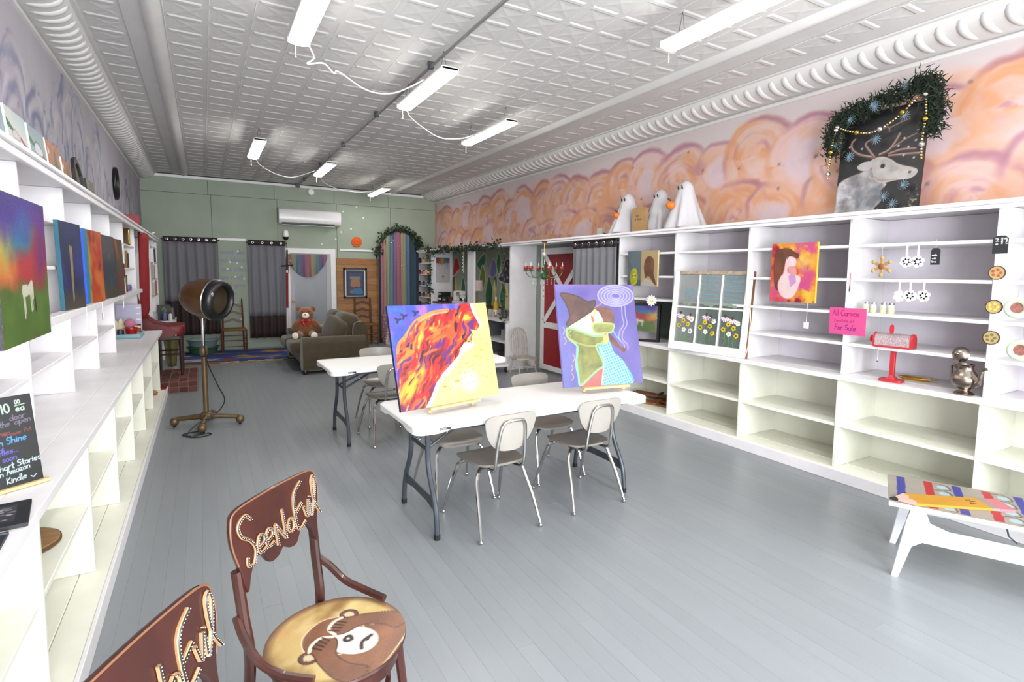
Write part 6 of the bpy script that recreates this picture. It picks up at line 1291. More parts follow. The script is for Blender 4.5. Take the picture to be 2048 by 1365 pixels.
def b_slice(c):
    def f(t):
        m = MB(); m.at((0, 0, 0), (PI/2, 0, 0)); m.lathe([(0, -.006), (.040, -.006), (.041, 0), (.040, .006), (0, .006)], 18); m.build('slice', woodslice, t, 40); m = MB(); m.at((0, 0, 0), (PI/2, 0, 0)); m.lathe([(.0405, -.006), (.0455, -.005), (.0455, .005), (.0405, .006)], 18); m.build('bark', barkm, t, 40)
        m = MB()
        for k in range(5): blob(m, .022*math.cos(k*1.3), .020*math.sin(k*1.3), .009, 7, -.0068)
        m.build('painted_motif', mat('motif_%d_%d' % (c[0], c[1]), c, .6), t, 0)
    return f
for (z, c, lab) in ((1.683, (190, 90, 60), 'round wood slice with a red motif, top one on the right post'), (1.464, (226, 210, 80), 'round wood slice with a yellow motif, middle one on the right post'), (1.263, (110, 130, 80), 'round wood slice with a green motif, lowest on the right post')): hang('wood_slice', lab, 'ornament', 4.40, 1.483, z, .06, b_slice(c), 'hanging ornaments')
def b_ring(t):
    P = [Vector((.05*math.cos(a), 0, .05*math.sin(a))) for a in np.linspace(0, 2*PI, 24, endpoint=False)]; MB().tube(P, .018, 8, True).build('ring', mat('pale_green_glaze', (206, 222, 190), .35), t); m = MB(); m.at((0, 0, 0), (PI/2, 0, 0)); m.lathe([(0, -.004), (.034, -.004), (.034, .004), (0, .004)], 16); m.build('centre', mat('rose_print', (186, 120, 110), .5, var=.4, vscale=60), t)
hang('ring_ornament', 'pale green ring ornament with a rose centre at the right edge', 'ornament', 4.40, 1.368, 1.463, .165, b_ring, 'hanging ornaments'); hang('ring_ornament', 'lower ring ornament hanging at the extreme right edge', 'ornament', 4.40, 1.335, 1.20, .16, b_ring, 'hanging ornaments')
t = thing('hanging_brush', 'slim pink-handled brush hanging on the bookcase post', 'brush', (4.42, 2.405, 1.58), RW); MB().rod((0, -.006, 0), (0, -.006, .10), .004).build('handle', mat('pink_stick', (206, 110, 120), .5), t); MB().rod((0, -.006, -.05), (0, -.006, 0), .006, .004).build('bristles', mat('brown_bristle', (110, 64, 50), .8), t)
for (y, lab) in ((2.315, 'leftmost of the four little glass jars of yellow'), (2.262, 'second from the left of the little glass jars of yellow'), (2.190, 'third from the left of the little glass jars of yellow'), (2.135, 'rightmost of the four little glass jars of yellow')):
    t = thing('spice_jar', lab, 'jar', (4.50, y, 1.3705), group='little glass jars'); MB().lathe([(0, 0), (.019, 0), (.021, .004), (.021, .045), (0, .045)], 14).build('contents', mat('yellow_grain', (226, 214, 100), .8, var=.15, vscale=80), t); MB().lathe([(.0215, 0), (.0225, .0), (.0225, .062), (.019, .068), (.018, .068), (.0215, .06)], 14).build('glass', mat('jar_glass', (226, 236, 230), .08, alpha=.35), t); MB().lathe([(0, .066), (.020, .066), (.020, .082), (0, .084)], 14).build('lid', silver, t)
# ---- mailbox on a post, tray, teapot
redp = mat('coral_red_paint', (206, 44, 54), .45); glit = mat('pink_glitter', (214, 190, 194), .35, .3, var=.5, vscale=160, bump=.8, bscale=200)
t = thing('toy_mailbox', 'small red mailbox with a glittery roof standing on the right counter', 'mailbox', (4.475, 2.085, .8615), RW+.12)
MB().prism(rrect(.075, .055, .02, 3), 0, .018, 'xy').build('foot', redp, t, 0); MB().lathe([(.05, .018), (.03, .035), (.017, .05), (.017, .06)], 4, a0=PI/4, a1=2*PI+PI/4).build('plinth', redp, t, 0); MB().box(-.016, .016, -.016, .016, .05, .235, .003).build('post', redp, t, 0); MB().box(-.018, .018, -.018, .018, .235, .262, .003).build('collar', PW, t, 0)
O = [(-.052, 0), (.052, 0), (.052, .05)]+[(.052*math.cos(a), .05+.052*math.sin(a)) for a in np.linspace(.2, PI-.2, 9)]+[(-.052, .05)]
m = MB(); m.at((0, 0, .262)); m.prism(O, -.115, .115, 'yz'); m.build('box', glit, t, 40); m = MB(); m.at((0, 0, .258)); m.box(-.122, .122, -.058, .058, 0, .014, .003); m.build('sill', redp, t, 0)
for x in (-.128, .115): m = MB(); m.at((0, 0, .262)); m.prism([(a*1.05, b*1.05) for a, b in O], x, x+.013, 'yz'); m.build('end_plate', redp, t, 0)
m = MB(); m.prism(spline([(-.155, .30), (-.128, .29), (-.128, .34), (-.15, .335)], True, 3), -.03, .03, 'xz'); m.build('latch', redp, t, 0); MB().prism(spline([(-.012, .37), (.010, .37), (.012, .42), (.0, .435), (-.014, .42)], True, 3), -.064, -.058, 'xz').build('flag', redp, t, 0); MB().rod((-.085, -.05, .26), (-.085, -.05, .15), .0015, n=4).build('tag_string', PW, t); MB().ball((-.085, -.05, .146), .007, 5).build('tag_bead', mat('purple_bead', (150, 80, 130), .4), t)
t = thing('leaf_dish', 'low gold leaf-shaped dish behind the red mailbox', 'dish', (4.69, 2.03, .8615), RW); m = MB(); O = spline([(-.11, 0), (-.06, .045), (0, .05), (.06, .035), (.13, .0), (.06, -.035), (0, -.05), (-.06, -.045)], True, 4); n_ = len(O)
m.add([(a, b, .022) for a, b in O]+[(a*.7, b*.7, .004) for a, b in O]+[(a*.7, b*.7, 0) for a, b in O]+[(a*1.01, b*1.01, .018) for a, b in O], [(i, (i+1) % n_, n_+(i+1) % n_, n_+i) for i in range(n_)]+[tuple(n_+i for i in range(n_))]+[(3*n_+i, 2*n_+i, 2*n_+(i+1) % n_, 3*n_+(i+1) % n_) for i in range(n_)]+[(i, 3*n_+i, 3*n_+(i+1) % n_, (i+1) % n_) for i in range(n_)]+[tuple(2*n_+i for i in reversed(range(n_)))]); m.build('dish', gold, t, 40)
MB().tube([(.12, 0, .018), (.16, .01, .025), (.175, -.01, .03)], .005, 6).build('stem_handle', gold, t)
pew = mat('tarnished_silver', (150, 138, 128), .25, 1., var=.3, vscale=8)
t = thing('teapot', 'tarnished silver teapot with its lid flipped open', 'teapot', (4.42, 1.61, .8615), RW-.5)
MB().lathe([(0, 0), (.055, 0), (.06, .008), (.05, .016), (.03, .028), (.028, .036), (.05, .05), (.075, .075), (.082, .10), (.078, .118), (.066, .14), (.048, .165), (.042, .185), (.046, .20), (.052, .205), (.046, .208), (.04, .19), (0, .18)], 28).build('body', pew, t, 50)
MB().tube(spline3([(.06, 0, .07), (.095, 0, .085), (.115, 0, .13), (.125, 0, .175), (.15, 0, .20), (.158, 0, .19)], 5), [.017]*8+[.013]*8+[.009]*10, 8).build('spout', pew, t); MB().tube(spline3([(-.06, 0, .16), (-.095, 0, .19), (-.115, 0, .17), (-.11, 0, .12), (-.085, 0, .09), (-.07, 0, .095)], 5), .008, 8).build('handle', pew, t)
ld = MB().at((-.05, .0, .265), (1.35, 0, .4)).lathe([(0, .034), (.02, .031), (.042, .018), (.055, 0), (.05, -.006), (0, .004)], 22).build('lid', pew, t, 50); MB().at((-.05, .0, .265), (1.35, 0, .4)).ball((0, 0, .040), .010, 6).build('finial', pew, ld); MB().tube([(-.05, 0, .20), (-.052, 0, .225)], .006, 6).build('hinge', pew, ld)
# folded wooden easels heaped in the lower cubby
ew_ = mat('orange_stained_wood', (176, 112, 60), .5, var=.25, vscale=6, stretch=(1, 6, 1)); ew2 = mat('brown_stained_wood', (132, 82, 50), .5, var=.25)
for k, (y, x, z, a, mm, lab) in enumerate(((4.72, 4.60, .101, 1.75, ew_, 'folded orange-brown easel lying at the bottom of the cubby heap'), (4.66, 4.68, .145, 1.35, ew2, 'folded brown easel in the middle of the cubby heap'), (4.76, 4.64, .190, 1.95, ew2, 'folded brown easel on top of the cubby heap'))):
    t = thing('folded_easel', lab, 'easel', (x, y, z), a, group='folded easels')
    for q, dy in ((0, -.05), (1, .0), (2, .05)): MB().at((0, dy, 0), (0, 0, (q-1)*.12)).box(-.26, .26, -.012, .012, 0, .022, .002).build('leg', mm, t, 0)
    MB().box(-.10, -.075, -.10, .10, .0222, .042, .002).build('cross_bar', mm, t, 0)
# ---- ghosts along the top of the right bookcase
cloth = mat('white_ghost_cloth', (216, 213, 217), .85, bump=.1, bscale=60)
ZR = 2.146
def ghost(label, y, h, r, seed, extra=None):
    t = thing('ghost_figure', label, 'ghost', (4.585+(.09 if 'middle' in label else 0), y, ZR), PI, group='cloth ghosts'); n, k = 56, 20; vs = []; fs = []
    for j in range(k+1):
        f = j/k; z = h*(1-f)**.92 if j else h
        base = (.085*math.sqrt(min(1, f*6)) if f < .17 else .085+(r-.085)*((f-.17)/.83)**1.15)
        for i in range(n):
            a = 2*PI*i/n; w_ = (max(0, f-.18))**1.2; fold = 1+.20*w_*math.sin(7*a+seed+.8*math.sin(2*a))+.08*w_*math.sin(13*a+seed*2); vs.append((base*fold*math.cos(a)*.92, base*fold*math.sin(a), z+(.02*w_*math.sin(5*a+seed) if j < k else .006+.006*math.sin(5*a))))
    vs.append((0, 0, h+.004)); top = len(vs)-1
    for j in range(k):
        for i in range(n): l = (i+1) % n; fs.append((j*n+i, (j+1)*n+i, (j+1)*n+l, j*n+l))
    for i in range(n): fs.append((i, (i+1) % n, top))
    o = MB().add(vs, fs).build('sheet', cloth, t, 80); sd = o.modifiers.new('thick', 'SOLIDIFY'); sd.thickness = .003
    for s_ in (-1, 1): m = MB(); m.at((.088, s_*.028, h-.085), (0, .25, 0)); superell(m, (0, 0, 0), (.007, .010, .022), 1, 6, 10); m.build('eye', black, t, 60)
    return t
g1 = ghost('leftmost white cloth ghost, holding something orange', 5.24, .50, .23, 1.); g2 = ghost('middle white cloth ghost with the paper bag before it', 4.77, .50, .20, 2.4); g3 = ghost('rightmost white cloth ghost with the little pumpkin', 4.31, .53, .22, 4.1); 
def pumpkin(label, x, y, z, r, par=None):
    t = thing('toy_pumpkin', label, 'pumpkin', (x, y, z), 0, group='toy pumpkins'); m = MB(); vs = []; fs = []
    for j in range(9):
        a = -PI/2+PI*j/8
        for i in range(32): b = 2*PI*i/32; k = 1-.10*abs(math.sin(b*4)); vs.append((r*k*math.cos(a)*math.cos(b), r*k*math.cos(a)*math.sin(b), r*.85*math.sin(a)+r*.85))
    for j in range(8):
        for i in range(32): l = (i+1) % 32; fs.append((j*32+i, j*32+l, (j+1)*32+l, (j+1)*32+i))
    m.add(vs, fs).build('shell', mat('pumpkin_orange', (226, 116, 30), .45), t, 60); MB().tube([(0, 0, r*1.6), (-.005, .01, r*2.0), (-.02, .03, r*2.2)], .008, 6).build('stem', mat('pumpkin_stem', (84, 74, 44), .7), t); return t
pumpkin('small orange pumpkin held by the rightmost ghost', 4.425, 4.37, 2.36, .052); pumpkin('small orange pumpkin held by the leftmost ghost', 4.44, 5.27, 2.33, .045)
t = thing('paper_bag', 'brown paper bag lettered Treat standing before the middle ghost', 'bag', (4.385, 4.83, ZR), RW+.10); kraft = mat('kraft_paper', (186, 146, 96), .8, var=.1)
m = MB(); m.box(-.10, .10, -.001, .0, 0, .27).box(-.10, .10, .055, .056, 0, .27).box(-.10, -.099, 0, .055, 0, .27).box(.099, .10, 0, .055, 0, .27).box(-.10, .10, 0, .055, 0, .002); m.build('bag', kraft, t, 0)
m = MB()
for tx, zz in (('Trick', .17), ('or Treat', .13)):
    cx_ = -.055
    for ch_ in tx:
        st, adv = STROKES(ch_)
        for pl in st: m.ribbon([(cx_+a*.026, zz+b_*.026) for a, b_ in pl], .0035, -.0012, -.002)
        cx_ += adv*.028
m.build('lettering', mat('bag_ink', (90, 64, 40), .8), t, 0)
t = thing('junction_box', 'little grey box standing left of the ghosts on the bookcase top', 'box', (4.50, 5.66, ZR), 0); MB().box(-.03, .03, -.05, .05, 0, .10, .004).build('body', mat('light_grey_box', (196, 194, 194), .5), t, 0); MB().tube([(.0, -.05, .03), (.03, -.09, .02), (.06, -.14, .01)], .005, 6).build('cable', black, t)
# ---- reindeer picture with its garland
def pic_deer():
    p = Pic(.64, .86, 128, 172).quad((338, 205), (1060, 120), (930, 1222), (210, 1288)); p.C[:] = (20, 20, 24); p.mix(np.clip(p.n(6, 6, 3)-.55, 0, 1)*2.5, (54, 52, 54)); gl = np.clip(p.n(60, 60, 5, 2)*4-2.3, 0, 1)
    p.mix(gl*np.clip((.10-p.v)*14, 0, 1), (226, 214, 190)); p.mix(gl*np.clip((p.u-.82)*7, 0, 1)*np.clip((.32-p.v)*5, 0, 1), (206, 196, 150))
    f = (168, 164, 166)
    p.poly([(275, 905), (480, 800), (570, 770), (590, 870), (650, 910), (690, 930), (640, 1000), (640, 1100), (580, 1180), (560, 1260), (200, 1300), (230, 1150)], f, var=.45, edge=(150, 120, 110), ew=.006)
    i = p.inside([(275, 905), (480, 800), (690, 930), (560, 1240), (220, 1280)]); p.mix(i*np.clip(p.n(12, 12, 7)-.5, 0, 1)*4, (214, 214, 220)); p.mix(i*np.clip(.45-p.n(10, 10, 9), 0, 1)*4, (120, 124, 134))
    p.poly([(560, 690), (650, 650), (730, 680), (800, 740), (930, 790), (935, 840), (880, 882), (780, 892), (660, 916), (600, 882), (578, 780)], (190, 184, 180), var=.2, edge=(210, 190, 184), ew=.005); p.poly([(440, 740), (510, 690), (572, 700), (552, 770), (480, 782)], (196, 188, 190), var=.1); p.dot((665, 745), .018, (24, 22, 26)); p.dot((884, 822), .011, (90, 76, 76)); p.line([(600, 850), (640, 890), (780, 885)], .006, (150, 126, 120), 1, True)
    for pl, w_ in (([(600, 650), (480, 615), (410, 560), (398, 490), (430, 445)], .022), ([(590, 635), (545, 560), (525, 500), (585, 455)], .020), ([(640, 625), (720, 585), (780, 500), (815, 430)], .022), ([(720, 625), (820, 592), (935, 592)], .018), ([(720, 645), (850, 640), (965, 640)], .018), ([(760, 560), (860, 490), (980, 430)], .012), ([(720, 370), (820, 320), (900, 290)], .010), ([(640, 380), (720, 350), (730, 400)], .010)): p.line(pl, w_, (118, 82, 72), 1, True); p.line([(a, b-5) for a, b in pl], w_*.35, (206, 184, 172), .8, True)
    for q in ((380, 520), (490, 550), (800, 550), (850, 480), (960, 410), (940, 510), (880, 570), (920, 680), (840, 650)): p.dot(q, .008, (206, 206, 214))
    return p
dl = -.055
tag(panel('canvas_painting', pic_deer(), .025, PAINT, (4.74, 2.44, ZR), RW, dl*1.6, edge=(14, 14, 16)), 'black canvas of a white reindeer on top of the right bookcase', 'painting')
t = thing('evergreen_garland', 'evergreen garland with beads and snowflakes over the reindeer canvas', 'garland', (4.74, 2.44, ZR), RW)
fir = [mat('fir_green', (40, 58, 34), .8), mat('fir_dark', (26, 40, 26), .8)]
def needles(path, n, spread, seed, L=.06):
    P = spline3(path, 8); r_ = random.Random(seed); M_ = [MB(), MB()]
    for k in range(n):
        q = r_.random()*(len(P)-1); i = int(q); p_ = P[i].lerp(P[min(i+1, len(P)-1)], q-i)+Vector((r_.gauss(0, spread), r_.gauss(-.01, spread*.45), r_.gauss(0, spread))); d = Vector((r_.gauss(0, 1), r_.gauss(0, .7), r_.gauss(0, 1))).normalized()*L*r_.uniform(.6, 1.2); s_ = d.orthogonal().normalized()*.006; m = M_[k % 2]; m.add([p_-s_, p_+s_, p_+d], [(0, 1, 2)]); s2 = d.cross(s_).normalized()*.006; m.add([p_-s2, p_+s2, p_+d], [(0, 1, 2)])
    for m, mt_ in zip(M_, fir): m.build('needles', mt_, t, 0)['kind'] = 'stuff'
    MB().tube(P, .005, 5).build('wire', fir[1], t)
needles([(-.34, -.03, .56), (-.345, -.03, .70), (-.30, -.02, .82), (-.15, -.01, .87), (.02, -.01, .90), (.2, -.01, .93), (.33, -.01, .96), (.39, -.02, .86), (.40, -.02, .70), (.39, -.02, .60)], 3200, .035, 3)
silv2 = mat('silver_bead', (214, 210, 204), .2, 1.); gold2 = mat('gold_bead', (190, 160, 70), .25, 1.)
def beads(path, seed):
    P = spline3(path, 10); r_ = random.Random(seed); L = 0; nxt = 0; k = 0
    bs, bg = [], []
    for i in range(len(P)-1):
        seg = (P[i+1]-P[i]).length
        while L+seg > nxt:
            q = P[i].lerp(P[i+1], (nxt-L)/seg); r = (.022 if k % 7 == 0 else .010); MB().ball(q, r, 6).build('bead', gold2 if (k % 2 == 0 or k % 7 == 0) and k % 14 else silv2, t); nxt += .036 if k % 7 in (0, 6) else .022; k += 1
        L += seg
beads([(-.30, -.055, .76), (-.18, -.06, .70), (-.02, -.06, .66), (.14, -.06, .72), (.30, -.055, .86)], 1); beads([(-.31, -.055, .74), (-.335, -.06, .62), (-.35, -.06, .48), (-.36, -.06, .34)], 2); beads([(.345, -.055, .86), (.36, -.06, .70), (.345, -.06, .52), (.35, -.06, .38)], 3)
sfm = mat('blue_glitter', (140, 168, 186), .4, .4, var=.4, vscale=90)
for (x, z) in ((-.31, .62), (-.20, .80), (-.03, .88), (.2, .96), (.21, .74), (.01, .60), (-.19, .50), (.235, .215), (.10, .14), (.165, .075), (-.01, .86)):
    m = MB()
    for k in range(12): m.at((x, -.05-.06*max(0, (.5-z))*0, z), (0, k*PI/6, 0)); m.add([(-.004, -.003, 0), (.004, -.003, 0), (.002, 0, .042), (-.002, 0, .042), (0, -.008, .02)], [(0, 1, 4), (1, 2, 4), (2, 3, 4), (3, 0, 4)])
    m.at(); m.build('glitter_snowflake', sfm, t, 0)
# ================================================================ DOOR RECESS
bred = mat('barn_red', (176, 24, 32), .5, var=.06); t = thing('barn_door', 'red barn door with white crossed boards beside the grey curtain', 'door', (4.925, 0, 0))
def bb(y0_, y1_, z0_, z1_, m_, nm, d=.022): MB().box(-d, 0, y0_, y1_, z0_, z1_, .003).build(nm, m_, t, 0)
for i in range(8): bb(6.46+i*.16, 6.46+(i+1)*.16-.002, .06, 2.02, bred, 'plank', .008)
for b in ((6.44, 6.54, .04, 2.06), (7.65, 7.75, .04, 2.06)): bb(*b, white, 'stile')
for b in ((6.54, 7.65, 1.96, 2.06), (6.54, 7.65, .04, .12), (6.54, 7.65, .74, .84)): bb(*b, white, 'rail')
for sg in (-1, 1):
    a = math.atan2(1.12, 1.11*sg); L = math.hypot(1.11, 1.12); m = MB(); m.at((-.012, 7.095, 1.40), (a if sg > 0 else a, 0, 0)); m.box(-.010, 0, -L/2, L/2, -.045, .045, .002); m.build('diagonal_board', white, t, 0)
# chandelier of glass fruit
brass = mat('aged_brass', (176, 140, 80), .35, .9); gg = mat('green_glass', (44, 120, 60), .1, alpha=.85, coat=.5); rg = mat('red_glass', (196, 60, 56), .15, alpha=.85, coat=.4); cg = mat('crystal', (226, 232, 226), .05, alpha=.5)
t = thing('chandelier', 'small brass chandelier with green glass and red cups hanging by the barn door', 'chandelier', (4.24, 6.62, 1.52))
MB().rod((0, 0, .18), (.0, 0, .585), .004).build('chain', brass, t); MB().lathe([(0, .59), (.05, .59), (.03, .565), (0, .56)], 14).build('canopy', brass, t)
MB().lathe([(0, .03), (.03, .04), (.055, .075), (.05, .11), (.02, .135), (.012, .15), (.03, .17), (.034, .20), (.018, .225), (.01, .26), (.02, .30), (.01, .36), (0, .37)], 16).build('stem_glass', gg, t); MB().ball((0, 0, .405), .028, 7).build('crystal_ball', cg, t)
for k in range(6):
    a = k*PI/3+.25; c, s_ = math.cos(a), math.sin(a); ar = MB().tube(spline3([(0, 0, .13), (c*.10, s_*.10, .07), (c*.22, s_*.22, .08), (c*.27, s_*.27, .15)], 5), .006, 6).build('arm', mat('green_brass', (110, 140, 84), .4, .6), t)
    MB().lathe([(0, 0), (.02, .0), (.045, .012), (.04, .018), (0, .018)], 12, (c*.27, s_*.27, .15)).build('drip_pan', gg, ar); MB().lathe([(0, .018), (.025, .025), (.036, .05), (.03, .075), (.02, .08), (0, .07)], 12, (c*.27, s_*.27, .15)).build('cup', rg, ar); MB().lathe([(0, .07), (.008, .07), (.010, .10), (.004, .135), (0, .14)], 8, (c*.27, s_*.27, .15)).build('candle_bulb', cg, ar)
    for q in range(4): MB().ball((c*.16, s_*.16, .04-q*.022), .008, 4).build('drop', cg, ar)
for q in range(7): MB().ball((0, 0, .0-q*.04), .009, 5).build('drop', rg if q % 2 else cg, t)
# small spindle-back child's chair
dist = mat('distressed_white', (190, 176, 156), .65, var=.35, vscale=14, col2=(218, 210, 196))
t = thing('spindle_chair', 'small distressed white spindle-back chair against the tall white panel', 'chair', (4.51, 7.63, 0), 0)
MB().prism(spline([(-.165, -.15), (.165, -.15), (.18, 0), (.15, .15), (-.15, .15), (-.18, 0)], True, 4), .242, .266, 'xy').build('seat', dist, t, 40)
for sx in (-1, 1):
    for y in (-.12, .12): MB().tube([(sx*.165, y*1.25, 0), (sx*.15, y*1.1, .12), (sx*.13, y, .245)], [.010, .015, .011], 8).build('leg', dist, t)
    MB().rod((sx*.158, -.14, .10), (sx*.158, .14, .10), .007, n=6).build('stretcher', dist, t)
MB().rod((-.16, -.14, .13), (.16, -.14, .13), .007, n=6).build('stretcher', dist, t)
P = spline3([(-.15, .12, .26), (-.152, .15, .50), (-.13, .168, .64), (-.07, .178, .715), (0, .18, .735), (.07, .178, .715), (.13, .168, .64), (.152, .15, .50), (.15, .12, .26)], 5); MB().tube(P, .010, 8).build('bow_back', dist, t)
for x in (-.095, -.058, -.02, .02, .058, .095): zt = .735-.9*x*x*3.2; MB().tube([(x, .12, .262), (x*1.05, .175, zt)], .0065, 6).build('spindle', dist, t)
# ================================================================ CRAFT NOOK
p = Pic(3.65, 1.28, 300, 110).quad((900, 507), (1020, 500), (1020, 630), (900, 612)) if False else Pic(3.65, 1.28, 300, 110)
p.C[:] = (128, 132, 120); p.mix(p.n(2, 2, 3)*.4, (140, 144, 132))
def U(y): return (11.65-y)/3.65
def V(z): return (z-.83)/1.28
def mp(l): return [(U(a), V(b)) for a, b in l]
HL = (170, 172, 156)
def leaf(y, z, w_, h_, c=(38, 92, 60), lean=0.): p.poly(mp([(y, z-h_/2), (y+w_/2, z-.1*h_), (y+w_*.3+lean*.5, z+.3*h_), (y+lean, z+h_/2), (y-w_*.45+lean*.4, z+.1*h_), (y-w_*.3, z-.3*h_)]), c, edge=HL, ew=.025)
leaf(11.55, 1.35, .22, .7, (40, 90, 62)); leaf(11.02, 1.25, .25, .6); leaf(10.15, 1.85, .35, .35, (42, 100, 64), -.2); leaf(10.05, 1.55, .28, .5, (90, 104, 44)); leaf(9.75, 1.20, .35, .75); leaf(9.50, 1.45, .2, .5, (50, 110, 60)); leaf(9.35, 1.83, .2, .42, (46, 104, 50)); leaf(9.15, 1.18, .32, .55, (40, 100, 70)); leaf(8.72, 1.30, .3, .7, (60, 104, 70))
p.poly(mp([(11.58, 1.56), (11.56, 1.80), (11.45, 1.98), (11.32, 1.94), (11.2, 1.74), (11.32, 1.68)]), (160, 28, 40), edge=HL, ew=.025); p.poly(mp([(11.52, 1.05), (11.48, 1.5), (11.40, 1.5), (11.36, 1.05)]), (206, 130, 66))
p.poly(mp([(9.72, 1.60), (9.68, 1.78), (9.58, 1.92), (9.50, 1.88), (9.42, 1.70), (9.46, 1.62), (9.58, 1.56)]), (112, 108, 160), edge=HL, ew=.025); p.poly(mp([(9.66, 1.0), (9.56, 1.5), (9.50, 1.5), (9.40, 1.0)]), (206, 200, 140), var=.1)
p.poly(mp([(9.34, 1.50), (9.30, 1.62), (9.18, 1.72), (9.10, 1.86), (8.98, 1.92), (8.85, 1.8), (8.75, 1.5), (8.95, 1.44)]), (64, 36, 72), edge=HL, ew=.03)
for (y, z) in ((9.2, 1.6), (9.06, 1.72), (9.0, 1.56), (9.12, 1.53), (8.92, 1.68), (9.0, 1.83), (8.9, 1.54)): p.dot((U(y), V(z)), .035, (126, 136, 110))
p.poly(mp([(9.08, .95), (9.06, 1.45), (8.98, 1.45), (8.90, .95)]), (196, 186, 140))
panel('painted_mural', p, 0, MATTE, (XR-.003, 11.65-1.825, .83), RW, parent=wr, k=1.15)
# paint case: bookcase end against the back wall
t = thing('paint_bookcase', 'white bookcase of craft paints at the far end of the right wall', 'bookcase', (4.43, 11.62, 0))
MB().box(0, .515, 0, .03, 0, 2.117, .003).build('end_panel', white, t, 0); MB().box(0, .515, 1.02, 1.05, 0, 2.117, .003).build('side', white, t, 0)
for z in (.60, .83, 1.07, 1.335, 1.60, 1.86): MB().box(.01, .515, .03, 1.02, z-.02, z, .002).build('shelf_board', white, t, 0)
MB().box(.505, .515, .03, 1.02, 0, 2.1).build('back_panel', white, t, 0)
rows = [(1.86, ((34, 34, 40), (60, 58, 66), (210, 206, 200), (206, 176, 60), (170, 150, 60), (70, 160, 160), (40, 110, 120)), .13, 'tall paint bottle on the top shelf of the craft bookcase'), (1.60, ((150, 40, 60), (196, 80, 110), (220, 130, 150), (226, 170, 160), (226, 190, 110), (216, 180, 90)), .10, 'pink to yellow paint pot on the second craft shelf'), (1.335, ((120, 110, 84), (150, 146, 120), (60, 70, 90), (130, 150, 190), (160, 196, 206), (110, 160, 150)), .10, 'blue and grey paint pot on the third craft shelf'), (1.07, ((90, 50, 50), (150, 120, 110), (120, 60, 50), (170, 130, 100), (196, 170, 130), (110, 70, 50)), .10, 'brown paint pot on the fourth craft shelf'), (.83, ((60, 64, 70), (110, 112, 110), (140, 130, 120), (70, 60, 60)), .12, 'dark paint jar on the lowest visible craft shelf')]
CN = {}
order = ['far left', 'second', 'third', 'fourth', 'fifth', 'sixth', 'seventh']
for z, cols, h_, lab in rows:
    for i, c in enumerate(cols):
        y = 12.58-i*(.90/len(cols)); t = thing('paint_bottle', order[i]+' '+lab, 'paint bottle', (4.50, y, z+.0008), group='craft paints'); r = .036
        MB().lathe([(0, 0), (r, 0), (r, h_*.7), (r*.6, h_*.8), (0, h_*.8)], 12).build('body', mat('pt_%d_%d_%d' % c, c, .4), t); MB().lathe([(0, h_*.8), (r*.55, h_*.8), (r*.5, h_), (0, h_)], 10).build('cap', mat('cap_white', (226, 224, 220), .5) if i % 2 else black, t)
# melted crayon canvas on the end panel
p = Pic(.34, .56, 68, 112); p.C[:] = (226, 222, 222); K = [(90, 40, 50), (150, 40, 50), (190, 60, 50), (206, 130, 60), (190, 170, 70), (110, 140, 80), (70, 110, 110), (80, 90, 130), (110, 110, 140)]
k_ = np.clip((p.u*9).astype(int), 0, 8); CK = np.array(K, float); ln = .16+.18*p.n(22, .01, 3); p.C = np.where(((p.v > 1-ln) & (p.u > .03) & (p.u < .97))[:, None], CK[k_], p.C); p.C = np.where(((p.v > 1-ln-.28*np.clip(p.n(45, .01, 8)*3-1.4, 0, 1)) & (np.abs((p.u*27) % 1-.5) < .2))[:, None], CK[k_]*.6+90, p.C)
p.line([(.52, .30), (.52, .12)], .012, (40, 40, 44)); p.line([(.44, .24), (.60, .24)], .010, (40, 40, 44))
tag(panel('canvas_painting', p, .02, PAINT, (4.70, 11.598, 1.42), 0, edge=(226, 224, 220)), 'white canvas of dripping rainbow crayons on the craft bookcase end', 'painting')
# desk in the nook, post, things on the desk
dwood = mat('brown_desk_wood', (112, 70, 44), .5, var=.25, vscale=5, stretch=(1, 6, 1))
t = thing('craft_desk', 'high brown craft desk built into the mushroom-painted nook', 'desk', (4.44, 9.20, 0)); MB().box(0, .505, 0, 2.40, .965, .995, .005).build('top', dwood, t, 0)
for y in (.02, 1.2, 2.34): MB().box(.02, .50, y, y+.03, 0, .965, .003).build('support', white, t, 0)
t = thing('nook_post', 'slim white post between the two halves of the craft nook', 'post', (4.43, 9.38, .9955)); MB().box(0, .04, 0, .30, 0, 1.12, .004).build('board', white, t, 0)
for i, (y, z, w_, h_, lab) in enumerate(((11.42, .9955, .20, .13, 'black storage box at the far end of the craft desk'), (11.40, 1.1265, .18, .08, 'smaller black box stacked on the far black storage box'), (11.16, .9955, .22, .11, 'black woven box with white labels on the craft desk'))):
    t = thing('storage_box', lab, 'box', (4.66, y, z), RW, group='black craft boxes'); MB().box(-w_/2, w_/2, -.11, .11, 0, h_, .006).build('box', mat('black_wicker', (34, 32, 34), .7, var=.3, vscale=40), t, 0)
    for k in range(2): MB().box(-.07+k*.09, -.02+k*.09, -.1115, -.1102, h_*.3, h_*.6).build('label_card', PW, t, 0)
t = thing('wicker_basket', 'brown wicker basket on the craft desk behind the sewing machine', 'basket', (4.72, 10.88, .9955), RW); wk = mat('brown_wicker', (120, 80, 50), .8, var=.4, vscale=40)
MB().prism(rrect(.18, .12, .04, 4), 0, .10, 'xy').build('bowl', wk, t, 0); MB().tube([(x*1.03, y*1.03, .105) for x, y in rrect(.18, .12, .04, 4)], .010, 6, True).build('rim', wk, t)
for k in range(4): MB().ball((-.1+k*.065, (-.03, .03)[k % 2], .125), .03, 6).build('yarn_ball', (mat('yarn_tan', (190, 150, 110), .9), mat('yarn_cream', (216, 206, 180), .9))[k % 2], t)
